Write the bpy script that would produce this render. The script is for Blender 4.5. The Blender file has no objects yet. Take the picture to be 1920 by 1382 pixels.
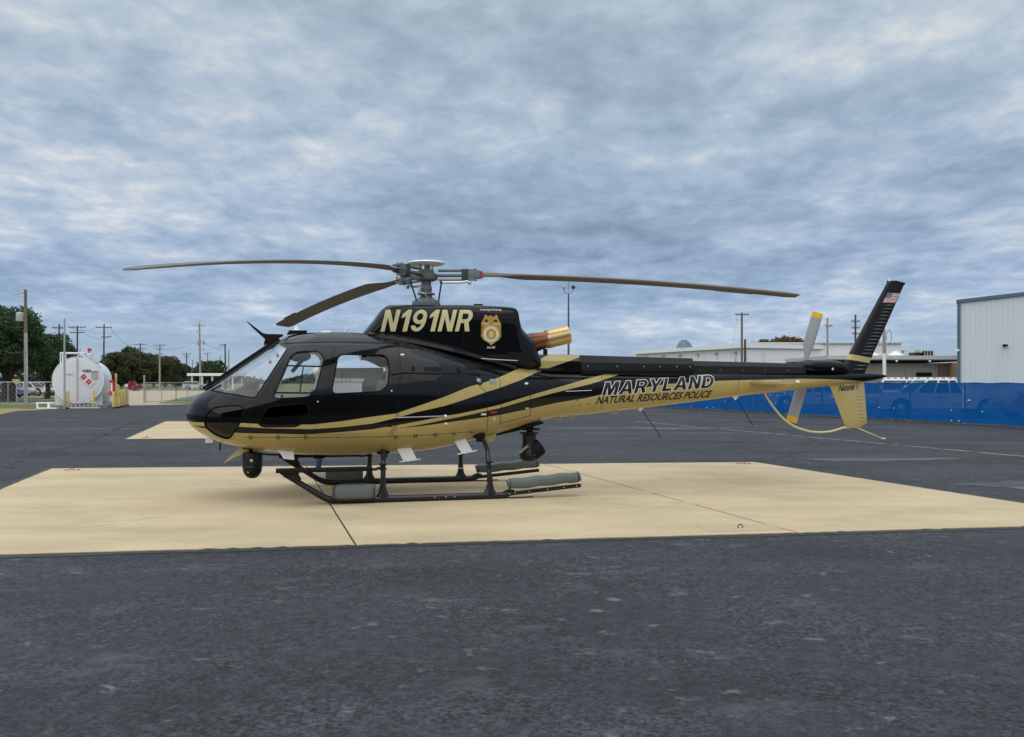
import bpy, bmesh, math, random
import numpy as np
from mathutils import Vector, Matrix

SC = bpy.context.scene
COL = SC.collection
R = math.radians

# ------------------------------------------------------------------ camera
cam_data = bpy.data.cameras.new("camera")
cam = bpy.data.objects.new("camera", cam_data)
COL.objects.link(cam)
SC.camera = cam
cam.location = (0, 0, 1.6)
cam.rotation_euler = (R(90), 0, 0)
cam_data.sensor_width = 36
cam_data.lens = 36 * 1669 / 1920
cam_data.shift_y = 24 / 1920
cam_data.clip_start = 0.1
cam_data.clip_end = 8000

# ------------------------------------------------------------------ sky
SUN_EL, SUN_AZ = 52, 205          # degrees; azimuth clockwise from +Y
world = bpy.data.worlds.new("World")
SC.world = world
world.use_nodes = True
wn, wl = world.node_tree.nodes, world.node_tree.links
for n in list(wn): wn.remove(n)

def wnode(t, **kw):
    n = wn.new(t)
    for k, v in kw.items(): setattr(n, k, v)
    return n
def wmath(op, a, b=None, c=None, clamp=False):
    n = wnode("ShaderNodeMath", operation=op, use_clamp=clamp)
    for i, v in enumerate((a, b, c)):
        if v is None: continue
        if isinstance(v, (int, float)): n.inputs[i].default_value = v
        else: wl.new(v, n.inputs[i])
    return n.outputs[0]
w_out = wnode("ShaderNodeOutputWorld")
w_bg = wnode("ShaderNodeBackground")
w_bg.inputs[1].default_value = 0.082
wl.new(w_bg.outputs[0], w_out.inputs[0])
sky = wnode("ShaderNodeTexSky", sky_type='NISHITA')
sky.sun_disc = False
sky.sun_elevation = R(SUN_EL)
sky.sun_rotation = R(SUN_AZ)
sky.air_density = 1.2
sky.dust_density = 1.5
tc = wnode("ShaderNodeTexCoord")
sep = wnode("ShaderNodeSeparateXYZ")
wl.new(tc.outputs["Generated"], sep.inputs[0])
zpos = wmath('MAXIMUM', sep.outputs[2], 0.0)
den = wmath('ADD', zpos, 0.14)
pu = wmath('DIVIDE', sep.outputs[0], den)
pv = wmath('DIVIDE', sep.outputs[1], den)
comb = wnode("ShaderNodeCombineXYZ")
wl.new(pu, comb.inputs[0]); wl.new(pv, comb.inputs[1])
def wnoise(scale, detail, rough, dist, off, sx=1.0, sy=1.0):
    mp = wnode("ShaderNodeMapping")
    mp.inputs["Location"].default_value = off
    mp.inputs["Scale"].default_value = (sx, sy, 1)
    wl.new(comb.outputs[0], mp.inputs[0])
    n = wnode("ShaderNodeTexNoise")
    n.inputs["Scale"].default_value = scale
    n.inputs["Detail"].default_value = detail
    n.inputs["Roughness"].default_value = rough
    n.inputs["Distortion"].default_value = dist
    wl.new(mp.outputs[0], n.inputs["Vector"])
    return n.outputs[0]
n_big = wnoise(0.75, 3, 0.5, 0.2, (3.1, 1.7, 0), 0.9, 0.9)
n_mid = wnoise(2.9, 7, 0.56, 0.25, (7.7, 2.2, 0), 1.0, 0.85)
n_fine = wnoise(10.0, 6, 0.6, 0.35, (1.3, 9.2, 0), 1.0, 0.8)
mix1 = wmath('ADD', wmath('MULTIPLY', n_mid, 0.50), wmath('MULTIPLY', n_fine, 0.27))
dens = wmath('ADD', mix1, wmath('MULTIPLY', n_big, 0.48))
ramp = wnode("ShaderNodeValToRGB")
cr = ramp.color_ramp
cr.elements[0].position = 0.45; cr.elements[0].color = (2.25, 3.15, 4.5, 1)
cr.elements[1].position = 0.80; cr.elements[1].color = (7.8, 8.1, 8.6, 1)
e = cr.elements.new(0.585); e.color = (3.35, 4.5, 6.15, 1)
e = cr.elements.new(0.65); e.color = (4.15, 5.25, 6.9, 1)
e = cr.elements.new(0.71); e.color = (5.25, 6.15, 7.4, 1)
wl.new(dens, ramp.inputs[0])
# thin blue gaps of clear sky towards the horizon, a solid deck overhead
deck = wmath('MULTIPLY', wmath('SUBTRACT', zpos, 0.005), 12.0, clamp=True)
thin = wmath('MULTIPLY', wmath('SUBTRACT', dens, 0.50), 6.0, clamp=True)
cover = wmath('ADD', wmath('MULTIPLY', deck, 0.86), wmath('MULTIPLY', thin, 0.10), clamp=True)
cover = wmath('ADD', cover, 0.12, clamp=True)
low = wnode("ShaderNodeMixRGB")
low.inputs[1].default_value = (3.1, 4.15, 5.7, 1)
wl.new(wmath('MULTIPLY', sep.outputs[2], 1.0), low.inputs[0])
skymix = wnode("ShaderNodeMixRGB")
wl.new(cover, skymix.inputs[0])
# air light low over the horizon: the clear sky between the clouds
hz = wnode("ShaderNodeMixRGB")
hz.inputs[0].default_value = 0.75
wl.new(sky.outputs[0], hz.inputs[1])
hz.inputs[2].default_value = (4.35, 5.85, 7.6, 1)
wl.new(hz.outputs[0], skymix.inputs[1])
# bluer towards the horizon, greyer higher up
tint = wnode("ShaderNodeMixRGB"); tint.inputs[1].default_value = (0.96, 1.01, 1.08, 1); tint.inputs[2].default_value = (1.08, 1.0, 0.875, 1)
wl.new(wmath('MULTIPLY', zpos, 2.6, clamp=True), tint.inputs[0])
tmul = wnode("ShaderNodeMixRGB"); tmul.blend_type = 'MULTIPLY'; tmul.inputs[0].default_value = 1.0
wl.new(ramp.outputs[0], tmul.inputs[1]); wl.new(tint.outputs[0], tmul.inputs[2])
wl.new(tmul.outputs[0], skymix.inputs[2])
# an overcast sky is brighter towards the zenith
zen = wmath('ADD', 0.94, wmath('MULTIPLY', wmath('POWER', zpos, 2.6), 1.9))
zm = wnode("ShaderNodeVectorMath", operation='SCALE')
wl.new(skymix.outputs[0], zm.inputs[0]); wl.new(zen, zm.inputs["Scale"])
wl.new(zm.outputs[0], w_bg.inputs[0])

# ------------------------------------------------------------------ sun behind the clouds
sun_d = bpy.data.lights.new("sun", 'SUN')
sun_d.energy = 1.5
sun_d.angle = R(100)
sun_d.color = (1.0, 0.92, 0.80)
sun = bpy.data.objects.new("sun", sun_d)
COL.objects.link(sun)
sdir = Vector((math.sin(R(SUN_AZ)) * math.cos(R(SUN_EL)), math.cos(R(SUN_AZ)) * math.cos(R(SUN_EL)), math.sin(R(SUN_EL))))
sun.rotation_euler = sdir.to_track_quat('Z', 'Y').to_euler()
sun.location = (0, 0, 60)

SC.view_settings.view_transform = 'Standard'
SC.view_settings.look = 'None'
SC.view_settings.exposure = 0.3
SC.view_settings.gamma = 1.0
SC.view_settings.use_curve_mapping = False
SC.cycles.max_bounces = 8
SC.cycles.transparent_max_bounces = 24

# ------------------------------------------------------------------ helpers
def tag(o, label=None, cat=None, group=None, kind=None):
    if label: o["label"] = label
    if cat: o["category"] = cat
    if group: o["group"] = group
    if kind: o["kind"] = kind
    return o

def empty(name, loc=(0, 0, 0), rz=0.0, label=None, cat=None, group=None):
    o = bpy.data.objects.new(name, None)
    o.empty_display_size = 0.2
    COL.objects.link(o)
    o.location = loc
    o.rotation_euler = (0, 0, rz)
    return tag(o, label, cat, group)

def link(name, me, mats=None, parent=None):
    o = bpy.data.objects.new(name, me)
    COL.objects.link(o)
    if mats is not None and len(me.materials) == 0:
        for m in (mats if isinstance(mats, (list, tuple)) else [mats]): me.materials.append(m)
    if parent is not None: o.parent = parent
    return o

def copy_tree(o, parent=None):
    c = o.copy()
    COL.objects.link(c)
    c.parent = parent
    for ch in [k for k in bpy.data.objects if k.parent == o]: copy_tree(ch, c)
    return c

class MB:
    """collects shapes in one bmesh and links them as one mesh object"""
    def __init__(s):
        s.bm = bmesh.new(); s.mi = 0
    def _new(s, f):
        f.material_index = s.mi
        return f
    def face(s, vs):
        try: return s._new(s.bm.faces.new(vs))
        except ValueError: return None
    def box(s, c, d, M=None, bev=0.0):
        v = []
        for x in (-.5, .5):
            for y in (-.5, .5):
                for z in (-.5, .5):
                    p = Vector((x * d[0], y * d[1], z * d[2]))
                    if M is not None: p = M @ p
                    v.append(s.bm.verts.new(p + Vector(c)))
        fs = [s.face([v[i] for i in q]) for q in ((0, 1, 3, 2), (4, 6, 7, 5), (0, 4, 5, 1), (2, 3, 7, 6), (0, 2, 6, 4), (1, 5, 7, 3))]
        if bev > 0:
            ed = list({e for f in fs for e in f.edges})
            r = bmesh.ops.bevel(s.bm, geom=ed, offset=bev, segments=2, profile=0.7, affect='EDGES')
            for f in r["faces"]: f.material_index = s.mi
        return s
    def tube(s, pts, r, seg=10, caps=True):
        pts = [Vector(p) for p in pts]
        n = len(pts)
        rr = r if isinstance(r, (list, tuple)) else [r] * n
        t0 = (pts[1] - pts[0]).normalized()
        up = Vector((0, 0, 1)) if abs(t0.z) < 0.9 else Vector((0, 1, 0))
        a = t0.cross(up).normalized()
        rings = []
        for i, p in enumerate(pts):
            t = (pts[min(i + 1, n - 1)] - pts[max(i - 1, 0)]).normalized()
            a = (a - t * a.dot(t)).normalized()
            b = t.cross(a)
            rings.append([s.bm.verts.new(p + (a * math.cos(2 * math.pi * k / seg) + b * math.sin(2 * math.pi * k / seg)) * rr[i]) for k in range(seg)])
        for i in range(n - 1):
            for k in range(seg):
                s.face([rings[i][k], rings[i][(k + 1) % seg], rings[i + 1][(k + 1) % seg], rings[i + 1][k]])
        if caps:
            s.face(rings[0][::-1]); s.face(rings[-1])
        return s
    def rings(s, rs, caps=True, closed=True):
        vr = [[s.bm.verts.new(p) for p in r] for r in rs]
        m = len(vr[0])
        for i in range(len(vr) - 1):
            for k in range(m if closed else m - 1):
                s.face([vr[i][k], vr[i][(k + 1) % m], vr[i + 1][(k + 1) % m], vr[i + 1][k]])
        if caps:
            s.face(vr[0][::-1]); s.face(vr[-1])
        return s
    def lathe(s, prof, seg=24, M=None, caps=True):
        rs = []
        for r, z in prof:
            ring = []
            for k in range(seg):
                p = Vector((r * math.cos(2 * math.pi * k / seg), r * math.sin(2 * math.pi * k / seg), z))
                ring.append(M @ p if M is not None else p)
            rs.append(ring)
        return s.rings(rs, caps)
    def prism(s, poly, a, b, axis='y'):
        def P(u, v, w):
            return Vector((u, w, v)) if axis == 'y' else (Vector((w, u, v)) if axis == 'x' else Vector((u, v, w)))
        A = [s.bm.verts.new(P(u, v, a)) for u, v in poly]
        B = [s.bm.verts.new(P(u, v, b)) for u, v in poly]
        m = len(poly)
        s.face(A[::-1]); s.face(B)
        for k in range(m): s.face([A[k], A[(k + 1) % m], B[(k + 1) % m], B[k]])
        return s
    def sphere(s, c, r, seg=16, rg=10, sc=(1, 1, 1), M=None):
        rs = []
        for i in range(1, rg):
            a = math.pi * i / rg
            ring = []
            for k in range(seg):
                p = Vector((math.sin(a) * math.cos(2 * math.pi * k / seg) * sc[0], math.sin(a) * math.sin(2 * math.pi * k / seg) * sc[1], -math.cos(a) * sc[2])) * r
                if M is not None: p = M @ p
                ring.append(p + Vector(c))
            rs.append(ring)
        return s.rings(rs, True)
    def mesh(s, name, smooth=True, angle=35):
        bmesh.ops.recalc_face_normals(s.bm, faces=s.bm.faces[:])
        me = bpy.data.meshes.new(name)
        s.bm.to_mesh(me); s.bm.free()
        if smooth:
            for p in me.polygons: p.use_smooth = True
            me.set_sharp_from_angle(angle=R(angle))
        return me
    def build(s, name, mats, parent=None, smooth=True, angle=35):
        return link(name, s.mesh(name, smooth, angle), mats, parent)

def boolean(a, b, op):
    oa = bpy.data.objects.new("tmp_a", a); ob = bpy.data.objects.new("tmp_b", b)
    COL.objects.link(oa); COL.objects.link(ob)
    m = oa.modifiers.new("b", 'BOOLEAN'); m.operation = op; m.solver = 'EXACT'; m.object = ob
    dg = bpy.context.evaluated_depsgraph_get()
    me = bpy.data.meshes.new_from_object(oa.evaluated_get(dg))
    bpy.data.objects.remove(oa); bpy.data.objects.remove(ob)
    return me

# ------------------------------------------------------------------ materials
def new_mat(name):
    m = bpy.data.materials.new(name); m.use_nodes = True
    return m, m.node_tree.nodes, m.node_tree.links, m.node_tree.nodes["Principled BSDF"]

def mat(name, col, rough=0.5, metal=0.0, coat=0.0, var=0.12, vscale=4.0, bump=0.0, bscale=60.0, spec=0.5, dirt=None, stretch=(1, 1, 1)):
    """plain procedural surface: a base colour broken up by noise, optional fine relief and stains"""
    m, n, l, b = new_mat(name)
    tcn = n.new("ShaderNodeTexCoord")
    mp = n.new("ShaderNodeMapping"); mp.inputs["Scale"].default_value = stretch
    l.new(tcn.outputs["Object"], mp.inputs[0])
    nz = n.new("ShaderNodeTexNoise"); nz.inputs["Scale"].default_value = vscale; nz.inputs["Detail"].default_value = 6
    l.new(mp.outputs[0], nz.inputs["Vector"])
    mx = n.new("ShaderNodeMixRGB")
    mx.inputs[1].default_value = tuple(c * (1 - var) for c in col) + (1,)
    mx.inputs[2].default_value = tuple(min(1, c * (1 + var)) for c in col) + (1,)
    l.new(nz.outputs[0], mx.inputs[0])
    out = mx.outputs[0]
    if dirt:
        n2 = n.new("ShaderNodeTexNoise"); n2.inputs["Scale"].default_value = dirt[1]; n2.inputs["Detail"].default_value = 8
        l.new(mp.outputs[0], n2.inputs["Vector"])
        rp = n.new("ShaderNodeValToRGB"); rp.color_ramp.elements[0].position = dirt[2]; rp.color_ramp.elements[1].position = dirt[2] + 0.15
        l.new(n2.outputs[0], rp.inputs[0])
        m2 = n.new("ShaderNodeMixRGB"); m2.inputs[2].default_value = tuple(dirt[0]) + (1,)
        l.new(rp.outputs[0], m2.inputs[0]); l.new(out, m2.inputs[1]); out = m2.outputs[0]
    l.new(out, b.inputs["Base Color"])
    b.inputs["Roughness"].default_value = rough
    b.inputs["Metallic"].default_value = metal
    b.inputs["Coat Weight"].default_value = coat
    b.inputs["Coat Roughness"].default_value = 0.04
    b.inputs["Specular IOR Level"].default_value = spec
    if bump > 0:
        nb = n.new("ShaderNodeTexNoise"); nb.inputs["Scale"].default_value = bscale; nb.inputs["Detail"].default_value = 5
        l.new(tcn.outputs["Object"], nb.inputs["Vector"])
        bp_ = n.new("ShaderNodeBump"); bp_.inputs["Strength"].default_value = bump; bp_.inputs["Distance"].default_value = 0.01
        l.new(nb.outputs[0], bp_.inputs["Height"]); l.new(bp_.outputs[0], b.inputs["Normal"])
    return m

def glass_mat(name, tint, ior=1.45, rough=0.02, body=0.0, bodycol=(0.02, 0.02, 0.02)):
    m = bpy.data.materials.new(name); m.use_nodes = True
    n, l = m.node_tree.nodes, m.node_tree.links
    for k in list(n): n.remove(k)
    o = n.new("ShaderNodeOutputMaterial")
    tr = n.new("ShaderNodeBsdfTransparent"); tr.inputs[0].default_value = tuple(tint) + (1,)
    gl = n.new("ShaderNodeBsdfGlossy"); gl.inputs["Roughness"].default_value = rough
    lw = n.new("ShaderNodeLayerWeight"); lw.inputs[0].default_value = 0.5       # facing: 0 square on, 1 at grazing
    p5 = n.new("ShaderNodeMath"); p5.operation = 'POWER'; p5.inputs[1].default_value = 4.0
    l.new(lw.outputs["Facing"], p5.inputs[0])
    f0 = ((ior - 1) / (ior + 1)) ** 2
    fr = n.new("ShaderNodeMath"); fr.operation = 'MULTIPLY_ADD'; fr.inputs[1].default_value = 1 - f0; fr.inputs[2].default_value = f0
    l.new(p5.outputs[0], fr.inputs[0])
    nz = n.new("ShaderNodeTexNoise"); nz.inputs["Scale"].default_value = 3.0
    bu = n.new("ShaderNodeBump"); bu.inputs["Strength"].default_value = 0.03; bu.inputs["Distance"].default_value = 0.02
    l.new(nz.outputs[0], bu.inputs["Height"]); l.new(bu.outputs[0], gl.inputs["Normal"])
    df = n.new("ShaderNodeBsdfDiffuse"); df.inputs[0].default_value = tuple(bodycol) + (1,)
    m0 = n.new("ShaderNodeMixShader"); m0.inputs[0].default_value = body
    l.new(tr.outputs[0], m0.inputs[1]); l.new(df.outputs[0], m0.inputs[2])
    mx = n.new("ShaderNodeMixShader")
    l.new(fr.outputs[0], mx.inputs[0]); l.new(m0.outputs[0], mx.inputs[1]); l.new(gl.outputs[0], mx.inputs[2])
    l.new(mx.outputs[0], o.inputs[0])
    return m

M = {}
M['black'] = mat('gloss_black_paint', (0.0025, 0.0027, 0.0035), 0.3, coat=0.5, var=0.2, bump=0.012, bscale=2.5, spec=0.08)
M['satin_black'] = mat('satin_black_paint', (0.010, 0.0105, 0.012), 0.42, var=0.2, spec=0.35)
M['matte_black'] = mat('matte_black', (0.006, 0.006, 0.0065), 0.6, var=0.3, vscale=12, spec=0.2)
M['skid'] = mat('skid_black_tube', (0.010, 0.0105, 0.013), 0.3, coat=0.15, var=0.25, vscale=9, spec=0.4)
M['rubber'] = mat('rubber', (0.007, 0.007, 0.0075), 0.7, var=0.2, vscale=20, spec=0.1)
M['gold'] = mat('gold_paint', (0.46, 0.365, 0.145), 0.26, coat=0.7, var=0.05, vscale=3)
M['white'] = mat('white_paint', (0.85, 0.86, 0.86), 0.4, coat=0.2, var=0.05)
M['offwhite'] = mat('off_white_trim', (0.66, 0.66, 0.63), 0.6, var=0.06, vscale=8, bump=0.1, bscale=30)
M['steel'] = mat('dull_steel', (0.33, 0.34, 0.35), 0.38, metal=0.85, var=0.25, vscale=14)
M['alu'] = mat('bare_aluminium', (0.62, 0.62, 0.62), 0.3, metal=0.9, var=0.12, vscale=9)
M['hubgrey'] = mat('hub_grey', (0.13, 0.145, 0.145), 0.5, var=0.3, vscale=16)
M['teal'] = mat('elastomer_dark_teal', (0.018, 0.032, 0.04), 0.55, var=0.3, vscale=18)
M['blade'] = mat('blade_grey', (0.125, 0.122, 0.108), 0.5, var=0.18, vscale=5, dirt=((0.15, 0.14, 0.12), 3.0, 0.6))
M['blade_edge'] = mat('blade_leading_edge_worn', (0.19, 0.165, 0.14), 0.5, var=0.2, vscale=6)
M['tr_blade'] = mat('tail_blade_grey', (0.30, 0.32, 0.34), 0.5, var=0.07, vscale=5)
M['tr_tip'] = mat('tail_blade_yellow', (0.75, 0.42, 0.02), 0.5, var=0.06)
M['bag'] = mat('grey_float_cover', (0.115, 0.132, 0.125), 0.72, var=0.16, vscale=7, bump=0.35, bscale=16)
M['red'] = mat('red_paint', (0.5, 0.02, 0.025), 0.5, var=0.1)
M['decal_white'] = mat('white_decal', (0.75, 0.75, 0.73), 0.5, var=0.05)
M['decal_black'] = mat('black_decal', (0.008, 0.008, 0.009), 0.3, var=0.1)
M['decal_gold'] = mat('gold_decal', (0.62, 0.56, 0.30), 0.4, var=0.05)
M['flag_red'] = mat('flag_red', (0.55, 0.06, 0.06), 0.5, var=0.05)
M['flag_blue'] = mat('flag_blue', (0.03, 0.05, 0.17), 0.5, var=0.05)
M['glass'] = glass_mat('clear_cabin_glass', (0.97, 0.985, 0.985))
M['screen_glass'] = glass_mat('windshield_glass', (0.95, 0.965, 0.97), ior=1.85)
M['dark_glass'] = glass_mat('smoked_glass', (0.10, 0.11, 0.12), ior=1.5)
M['roof_glass'] = glass_mat('smoked_roof_glass', (0.16, 0.18, 0.2), ior=1.6)
M['interior_dark'] = mat('dark_trim', (0.03, 0.031, 0.034), 0.7, var=0.2)
M['liner'] = mat('cabin_liner', (0.72, 0.71, 0.68), 0.8, var=0.08, vscale=6)
M['seat_white'] = mat('white_seat_cover', (0.84, 0.84, 0.84), 0.65, var=0.06, vscale=5, bump=0.2, bscale=14)
M['seat_dark'] = mat('dark_seat', (0.06, 0.05, 0.05), 0.8, var=0.2)

# ------------------------------------------------------------------ ground
def asphalt_mat():
    m, n, l, b = new_mat('worn_asphalt')
    t = n.new("ShaderNodeTexCoord")
    def nz(scale, det, rough=0.6, dist=0.0, st=(1, 1, 1)):
        mp = n.new("ShaderNodeMapping"); mp.inputs["Scale"].default_value = st
        mp.inputs["Rotation"].default_value = (0, 0, R(9))
        l.new(t.outputs["Object"], mp.inputs[0])
        k = n.new("ShaderNodeTexNoise"); k.inputs["Scale"].default_value = scale; k.inputs["Detail"].default_value = det
        k.inputs["Roughness"].default_value = rough; k.inputs["Distortion"].default_value = dist
        l.new(mp.outputs[0], k.inputs["Vector"]); return k.outputs[0]
    def ramp(src, stops):
        r = n.new("ShaderNodeValToRGB")
        for i, (p, c) in enumerate(stops):
            e = r.color_ramp.elements[i] if i < 2 else r.color_ramp.elements.new(p)
            e.position = p; e.color = (c[0], c[1], c[2], 1)
        l.new(src, r.inputs[0]); return r.outputs[0]
    def mix(f, a, c2, mode='MIX'):
        k = n.new("ShaderNodeMixRGB"); k.blend_type = mode
        for i, v in enumerate((f, a, c2)):
            if isinstance(v, (int, float)): k.inputs[i].default_value = v
            elif isinstance(v, tuple): k.inputs[i].default_value = v + (1,)
            else: l.new(v, k.inputs[i])
        return k.outputs[0]
    base = ramp(nz(0.35, 6, 0.6, 0.4, (0.6, 1.4, 1)), [(0.30, (0.022, 0.0222, 0.0255)), (0.70, (0.050, 0.0498, 0.0555))])
    grain = nz(34, 5, 0.8)
    coarse = ramp(nz(0.9, 4, 0.6), [(0.38, (0.35, 0.35, 0.35)), (0.62, (1, 1, 1))])      # worn smooth here, open grained there
    base = mix(coarse, base, mix(1.0, base, ramp(grain, [(0.38, (0.12, 0.12, 0.13)), (0.62, (2.0, 2.0, 2.0))]), 'MULTIPLY'))
    g2 = nz(9, 7, 0.78)
    base = mix(0.6, base, ramp(g2, [(0.36, (0.40, 0.40, 0.41)), (0.64, (1.5, 1.5, 1.53))]), 'MULTIPLY')
    # pale scuffs and dried puddle marks
    sc1 = nz(1.6, 9, 0.68, 0.2, (0.8, 1.1, 1))
    base = mix(ramp(sc1, [(0.57, (0, 0, 0)), (0.73, (0.6, 0.6, 0.6))]), base, (0.105, 0.118, 0.122))
    sc2 = nz(4.2, 7, 0.66, 0.2, (0.8, 1.1, 1))
    base = mix(ramp(sc2, [(0.605, (0, 0, 0)), (0.70, (0.75, 0.75, 0.75))]), base, (0.16, 0.175, 0.175))
    # fine cracks
    vo = n.new("ShaderNodeTexVoronoi"); vo.feature = 'DISTANCE_TO_EDGE'; vo.inputs["Scale"].default_value = 0.16
    wv = n.new("ShaderNodeTexNoise"); wv.inputs["Scale"].default_value = 0.8; wv.inputs["Detail"].default_value = 5
    l.new(t.outputs["Object"], wv.inputs["Vector"])
    add = n.new("ShaderNodeVectorMath"); add.operation = 'MULTIPLY_ADD'
    l.new(wv.outputs["Color"], add.inputs[0]); add.inputs[1].default_value = (2.2, 2.2, 0); l.new(t.outputs["Object"], add.inputs[2])
    l.new(add.outputs[0], vo.inputs["Vector"])
    crack = ramp(vo.outputs["Distance"], [(0.0, (1, 1, 1)), (0.011, (0, 0, 0))])
    gate = ramp(nz(0.11, 3), [(0.46, (0, 0, 0)), (0.54, (0.8, 0.8, 0.8))])
    base = mix(mix(1.0, crack, gate, 'MULTIPLY'), base, (0.022, 0.022, 0.024))
    l.new(base, b.inputs["Base Color"])
    rr = n.new("ShaderNodeMapRange"); rr.inputs[3].default_value = 0.62; rr.inputs[4].default_value = 0.92
    l.new(g2, rr.inputs[0]); l.new(rr.outputs[0], b.inputs["Roughness"])
    b.inputs["Specular IOR Level"].default_value = 0.25
    bu = n.new("ShaderNodeBump"); bu.inputs["Strength"].default_value = 0.7; bu.inputs["Distance"].default_value = 0.006
    l.new(grain, bu.inputs["Height"]); l.new(bu.outputs[0], b.inputs["Normal"])
    return m

def concrete_mat():
    m, n, l, b = new_mat('tan_concrete')
    t = n.new("ShaderNodeTexCoord")
    def nz(scale, det, rough=0.6, st=(1, 1, 1)):
        mp = n.new("ShaderNodeMapping"); mp.inputs["Scale"].default_value = st
        l.new(t.outputs["Object"], mp.inputs[0])
        k = n.new("ShaderNodeTexNoise"); k.inputs["Scale"].default_value = scale; k.inputs["Detail"].default_value = det
        k.inputs["Roughness"].default_value = rough; l.new(mp.outputs[0], k.inputs["Vector"]); return k.outputs[0]
    r = n.new("ShaderNodeValToRGB")
    r.color_ramp.elements[0].position = 0.3; r.color_ramp.elements[0].color = (0.45, 0.352, 0.215, 1)
    r.color_ramp.elements[1].position = 0.7; r.color_ramp.elements[1].color = (0.60, 0.478, 0.30, 1)
    l.new(nz(0.6, 6, 0.6, (0.7, 1.6, 1)), r.inputs[0])
    r2 = n.new("ShaderNodeValToRGB")
    r2.color_ramp.elements[0].position = 0.3; r2.color_ramp.elements[0].color = (0.82, 0.82, 0.82, 1)
    r2.color_ramp.elements[1].position = 0.7; r2.color_ramp.elements[1].color = (1.08, 1.08, 1.08, 1)
    l.new(nz(30, 6, 0.75), r2.inputs[0])
    mx = n.new("ShaderNodeMixRGB"); mx.blend_type = 'MULTIPLY'; mx.inputs[0].default_value = 0.9
    l.new(r.outputs[0], mx.inputs[1]); l.new(r2.outputs[0], mx.inputs[2])
    # scuffs, oil marks
    r3 = n.new("ShaderNodeValToRGB")
    r3.color_ramp.elements[0].position = 0.52; r3.color_ramp.elements[0].color = (0, 0, 0, 1)
    r3.color_ramp.elements[1].position = 0.70; r3.color_ramp.elements[1].color = (0.55, 0.55, 0.55, 1)
    l.new(nz(0.9, 9, 0.68, (0.7, 1.3, 1)), r3.inputs[0])
    m2 = n.new("ShaderNodeMixRGB"); m2.inputs[2].default_value = (0.34, 0.27, 0.175, 1)
    l.new(r3.outputs[0], m2.inputs[0]); l.new(mx.outputs[0], m2.inputs[1])
    l.new(m2.outputs[0], b.inputs["Base Color"])
    b.inputs["Roughness"].default_value = 0.85
    b.inputs["Specular IOR Level"].default_value = 0.3
    bu = n.new("ShaderNodeBump"); bu.inputs["Strength"].default_value = 0.35; bu.inputs["Distance"].default_value = 0.004
    l.new(nz(45, 5, 0.7), bu.inputs["Height"]); l.new(bu.outputs[0], b.inputs["Normal"])
    return m

M['asphalt'] = asphalt_mat()
M['concrete'] = concrete_mat()
M['sealant'] = mat('black_joint_sealant', (0.018, 0.018, 0.02), 0.6, var=0.4, vscale=5, bump=0.4, bscale=40)
M['grass'] = mat('lawn', (0.085, 0.10, 0.032), 0.95, var=0.45, vscale=0.7, dirt=((0.22, 0.18, 0.07), 0.25, 0.52), bump=0.6, bscale=8)
M['dry_grass'] = mat('dry_grass', (0.27, 0.21, 0.075), 0.95, var=0.35, vscale=1.2, bump=0.6, bscale=9)
M['road_tan'] = mat('tan_road', (0.40, 0.31, 0.21), 0.9, var=0.12, vscale=0.6, bump=0.2, bscale=20)
M['faded_paint'] = mat('faded_line_paint', (0.22, 0.205, 0.165), 0.85, var=0.35, vscale=4, dirt=((0.05, 0.05, 0.054), 2.2, 0.46))
M['pale_stain'] = mat('pale_dried_stain', (0.105, 0.115, 0.122), 0.85, var=0.3, vscale=3, dirt=((0.05, 0.05, 0.054), 1.4, 0.40), stretch=(0.5, 2, 1))

def sheet(name, pts, z, m, parent=None, kind="structure", sub=0):
    bm = bmesh.new()
    f = bm.faces.new([bm.verts.new((x, y, z)) for x, y in pts])
    me = bpy.data.meshes.new(name); bm.normal_update()
    if f.normal.z < 0: f.normal_flip()
    bm.to_mesh(me); bm.free()
    o = link(name, me, m, parent)
    if parent is None: o["kind"] = kind
    return o

sheet('ground', [(-3500, -200), (3500, -200), (3500, 6000), (-3500, 6000)], -0.04, M['grass'])
sheet('apron', [(-80, -12), (80, -12), (80, 20), (18.35, 28.6), (9.4, 55.0), (6.0, 130), (-14.0, 130), (-16.5, 62), (-22.0, 64), (-25.4, 59.2), (-26.2, 52), (-27, 48.5), (-24.2, 41.5), (-80, 36)], -0.012, M['asphalt'])
sheet('lot_pavement', [(18.6, 28.6), (9.65, 55.0), (7, 75), (7, 108), (120, 108), (120, 12), (24, 12)], -0.016, M['asphalt'])
sheet('dry_verge', [(-24.2, 41.5), (-27, 48.5), (-26.2, 52), (-31, 53.5), (-80, 44), (-80, 36)], -0.026, M['dry_grass'])
sheet('road', [(-25.4, 59.2), (-22.0, 64), (-34, 100), (-42, 132), (-50, 150), (-110, 190), (-112, 170), (-62, 138), (-48, 112), (-37, 80), (-30, 62)], -0.028, M['road_tan'])
sheet('lawn', [(-26.0, 65.2), (-22.4, 63.8), (-17, 63), (-15, 80), (-16, 130), (-44, 130), (-37, 104), (-31, 82)], -0.022, M['grass'])
sheet('footpath', [(-200, 88), (-32, 92), (-33, 96), (-200, 93)], -0.03, M['road_tan'])

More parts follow.
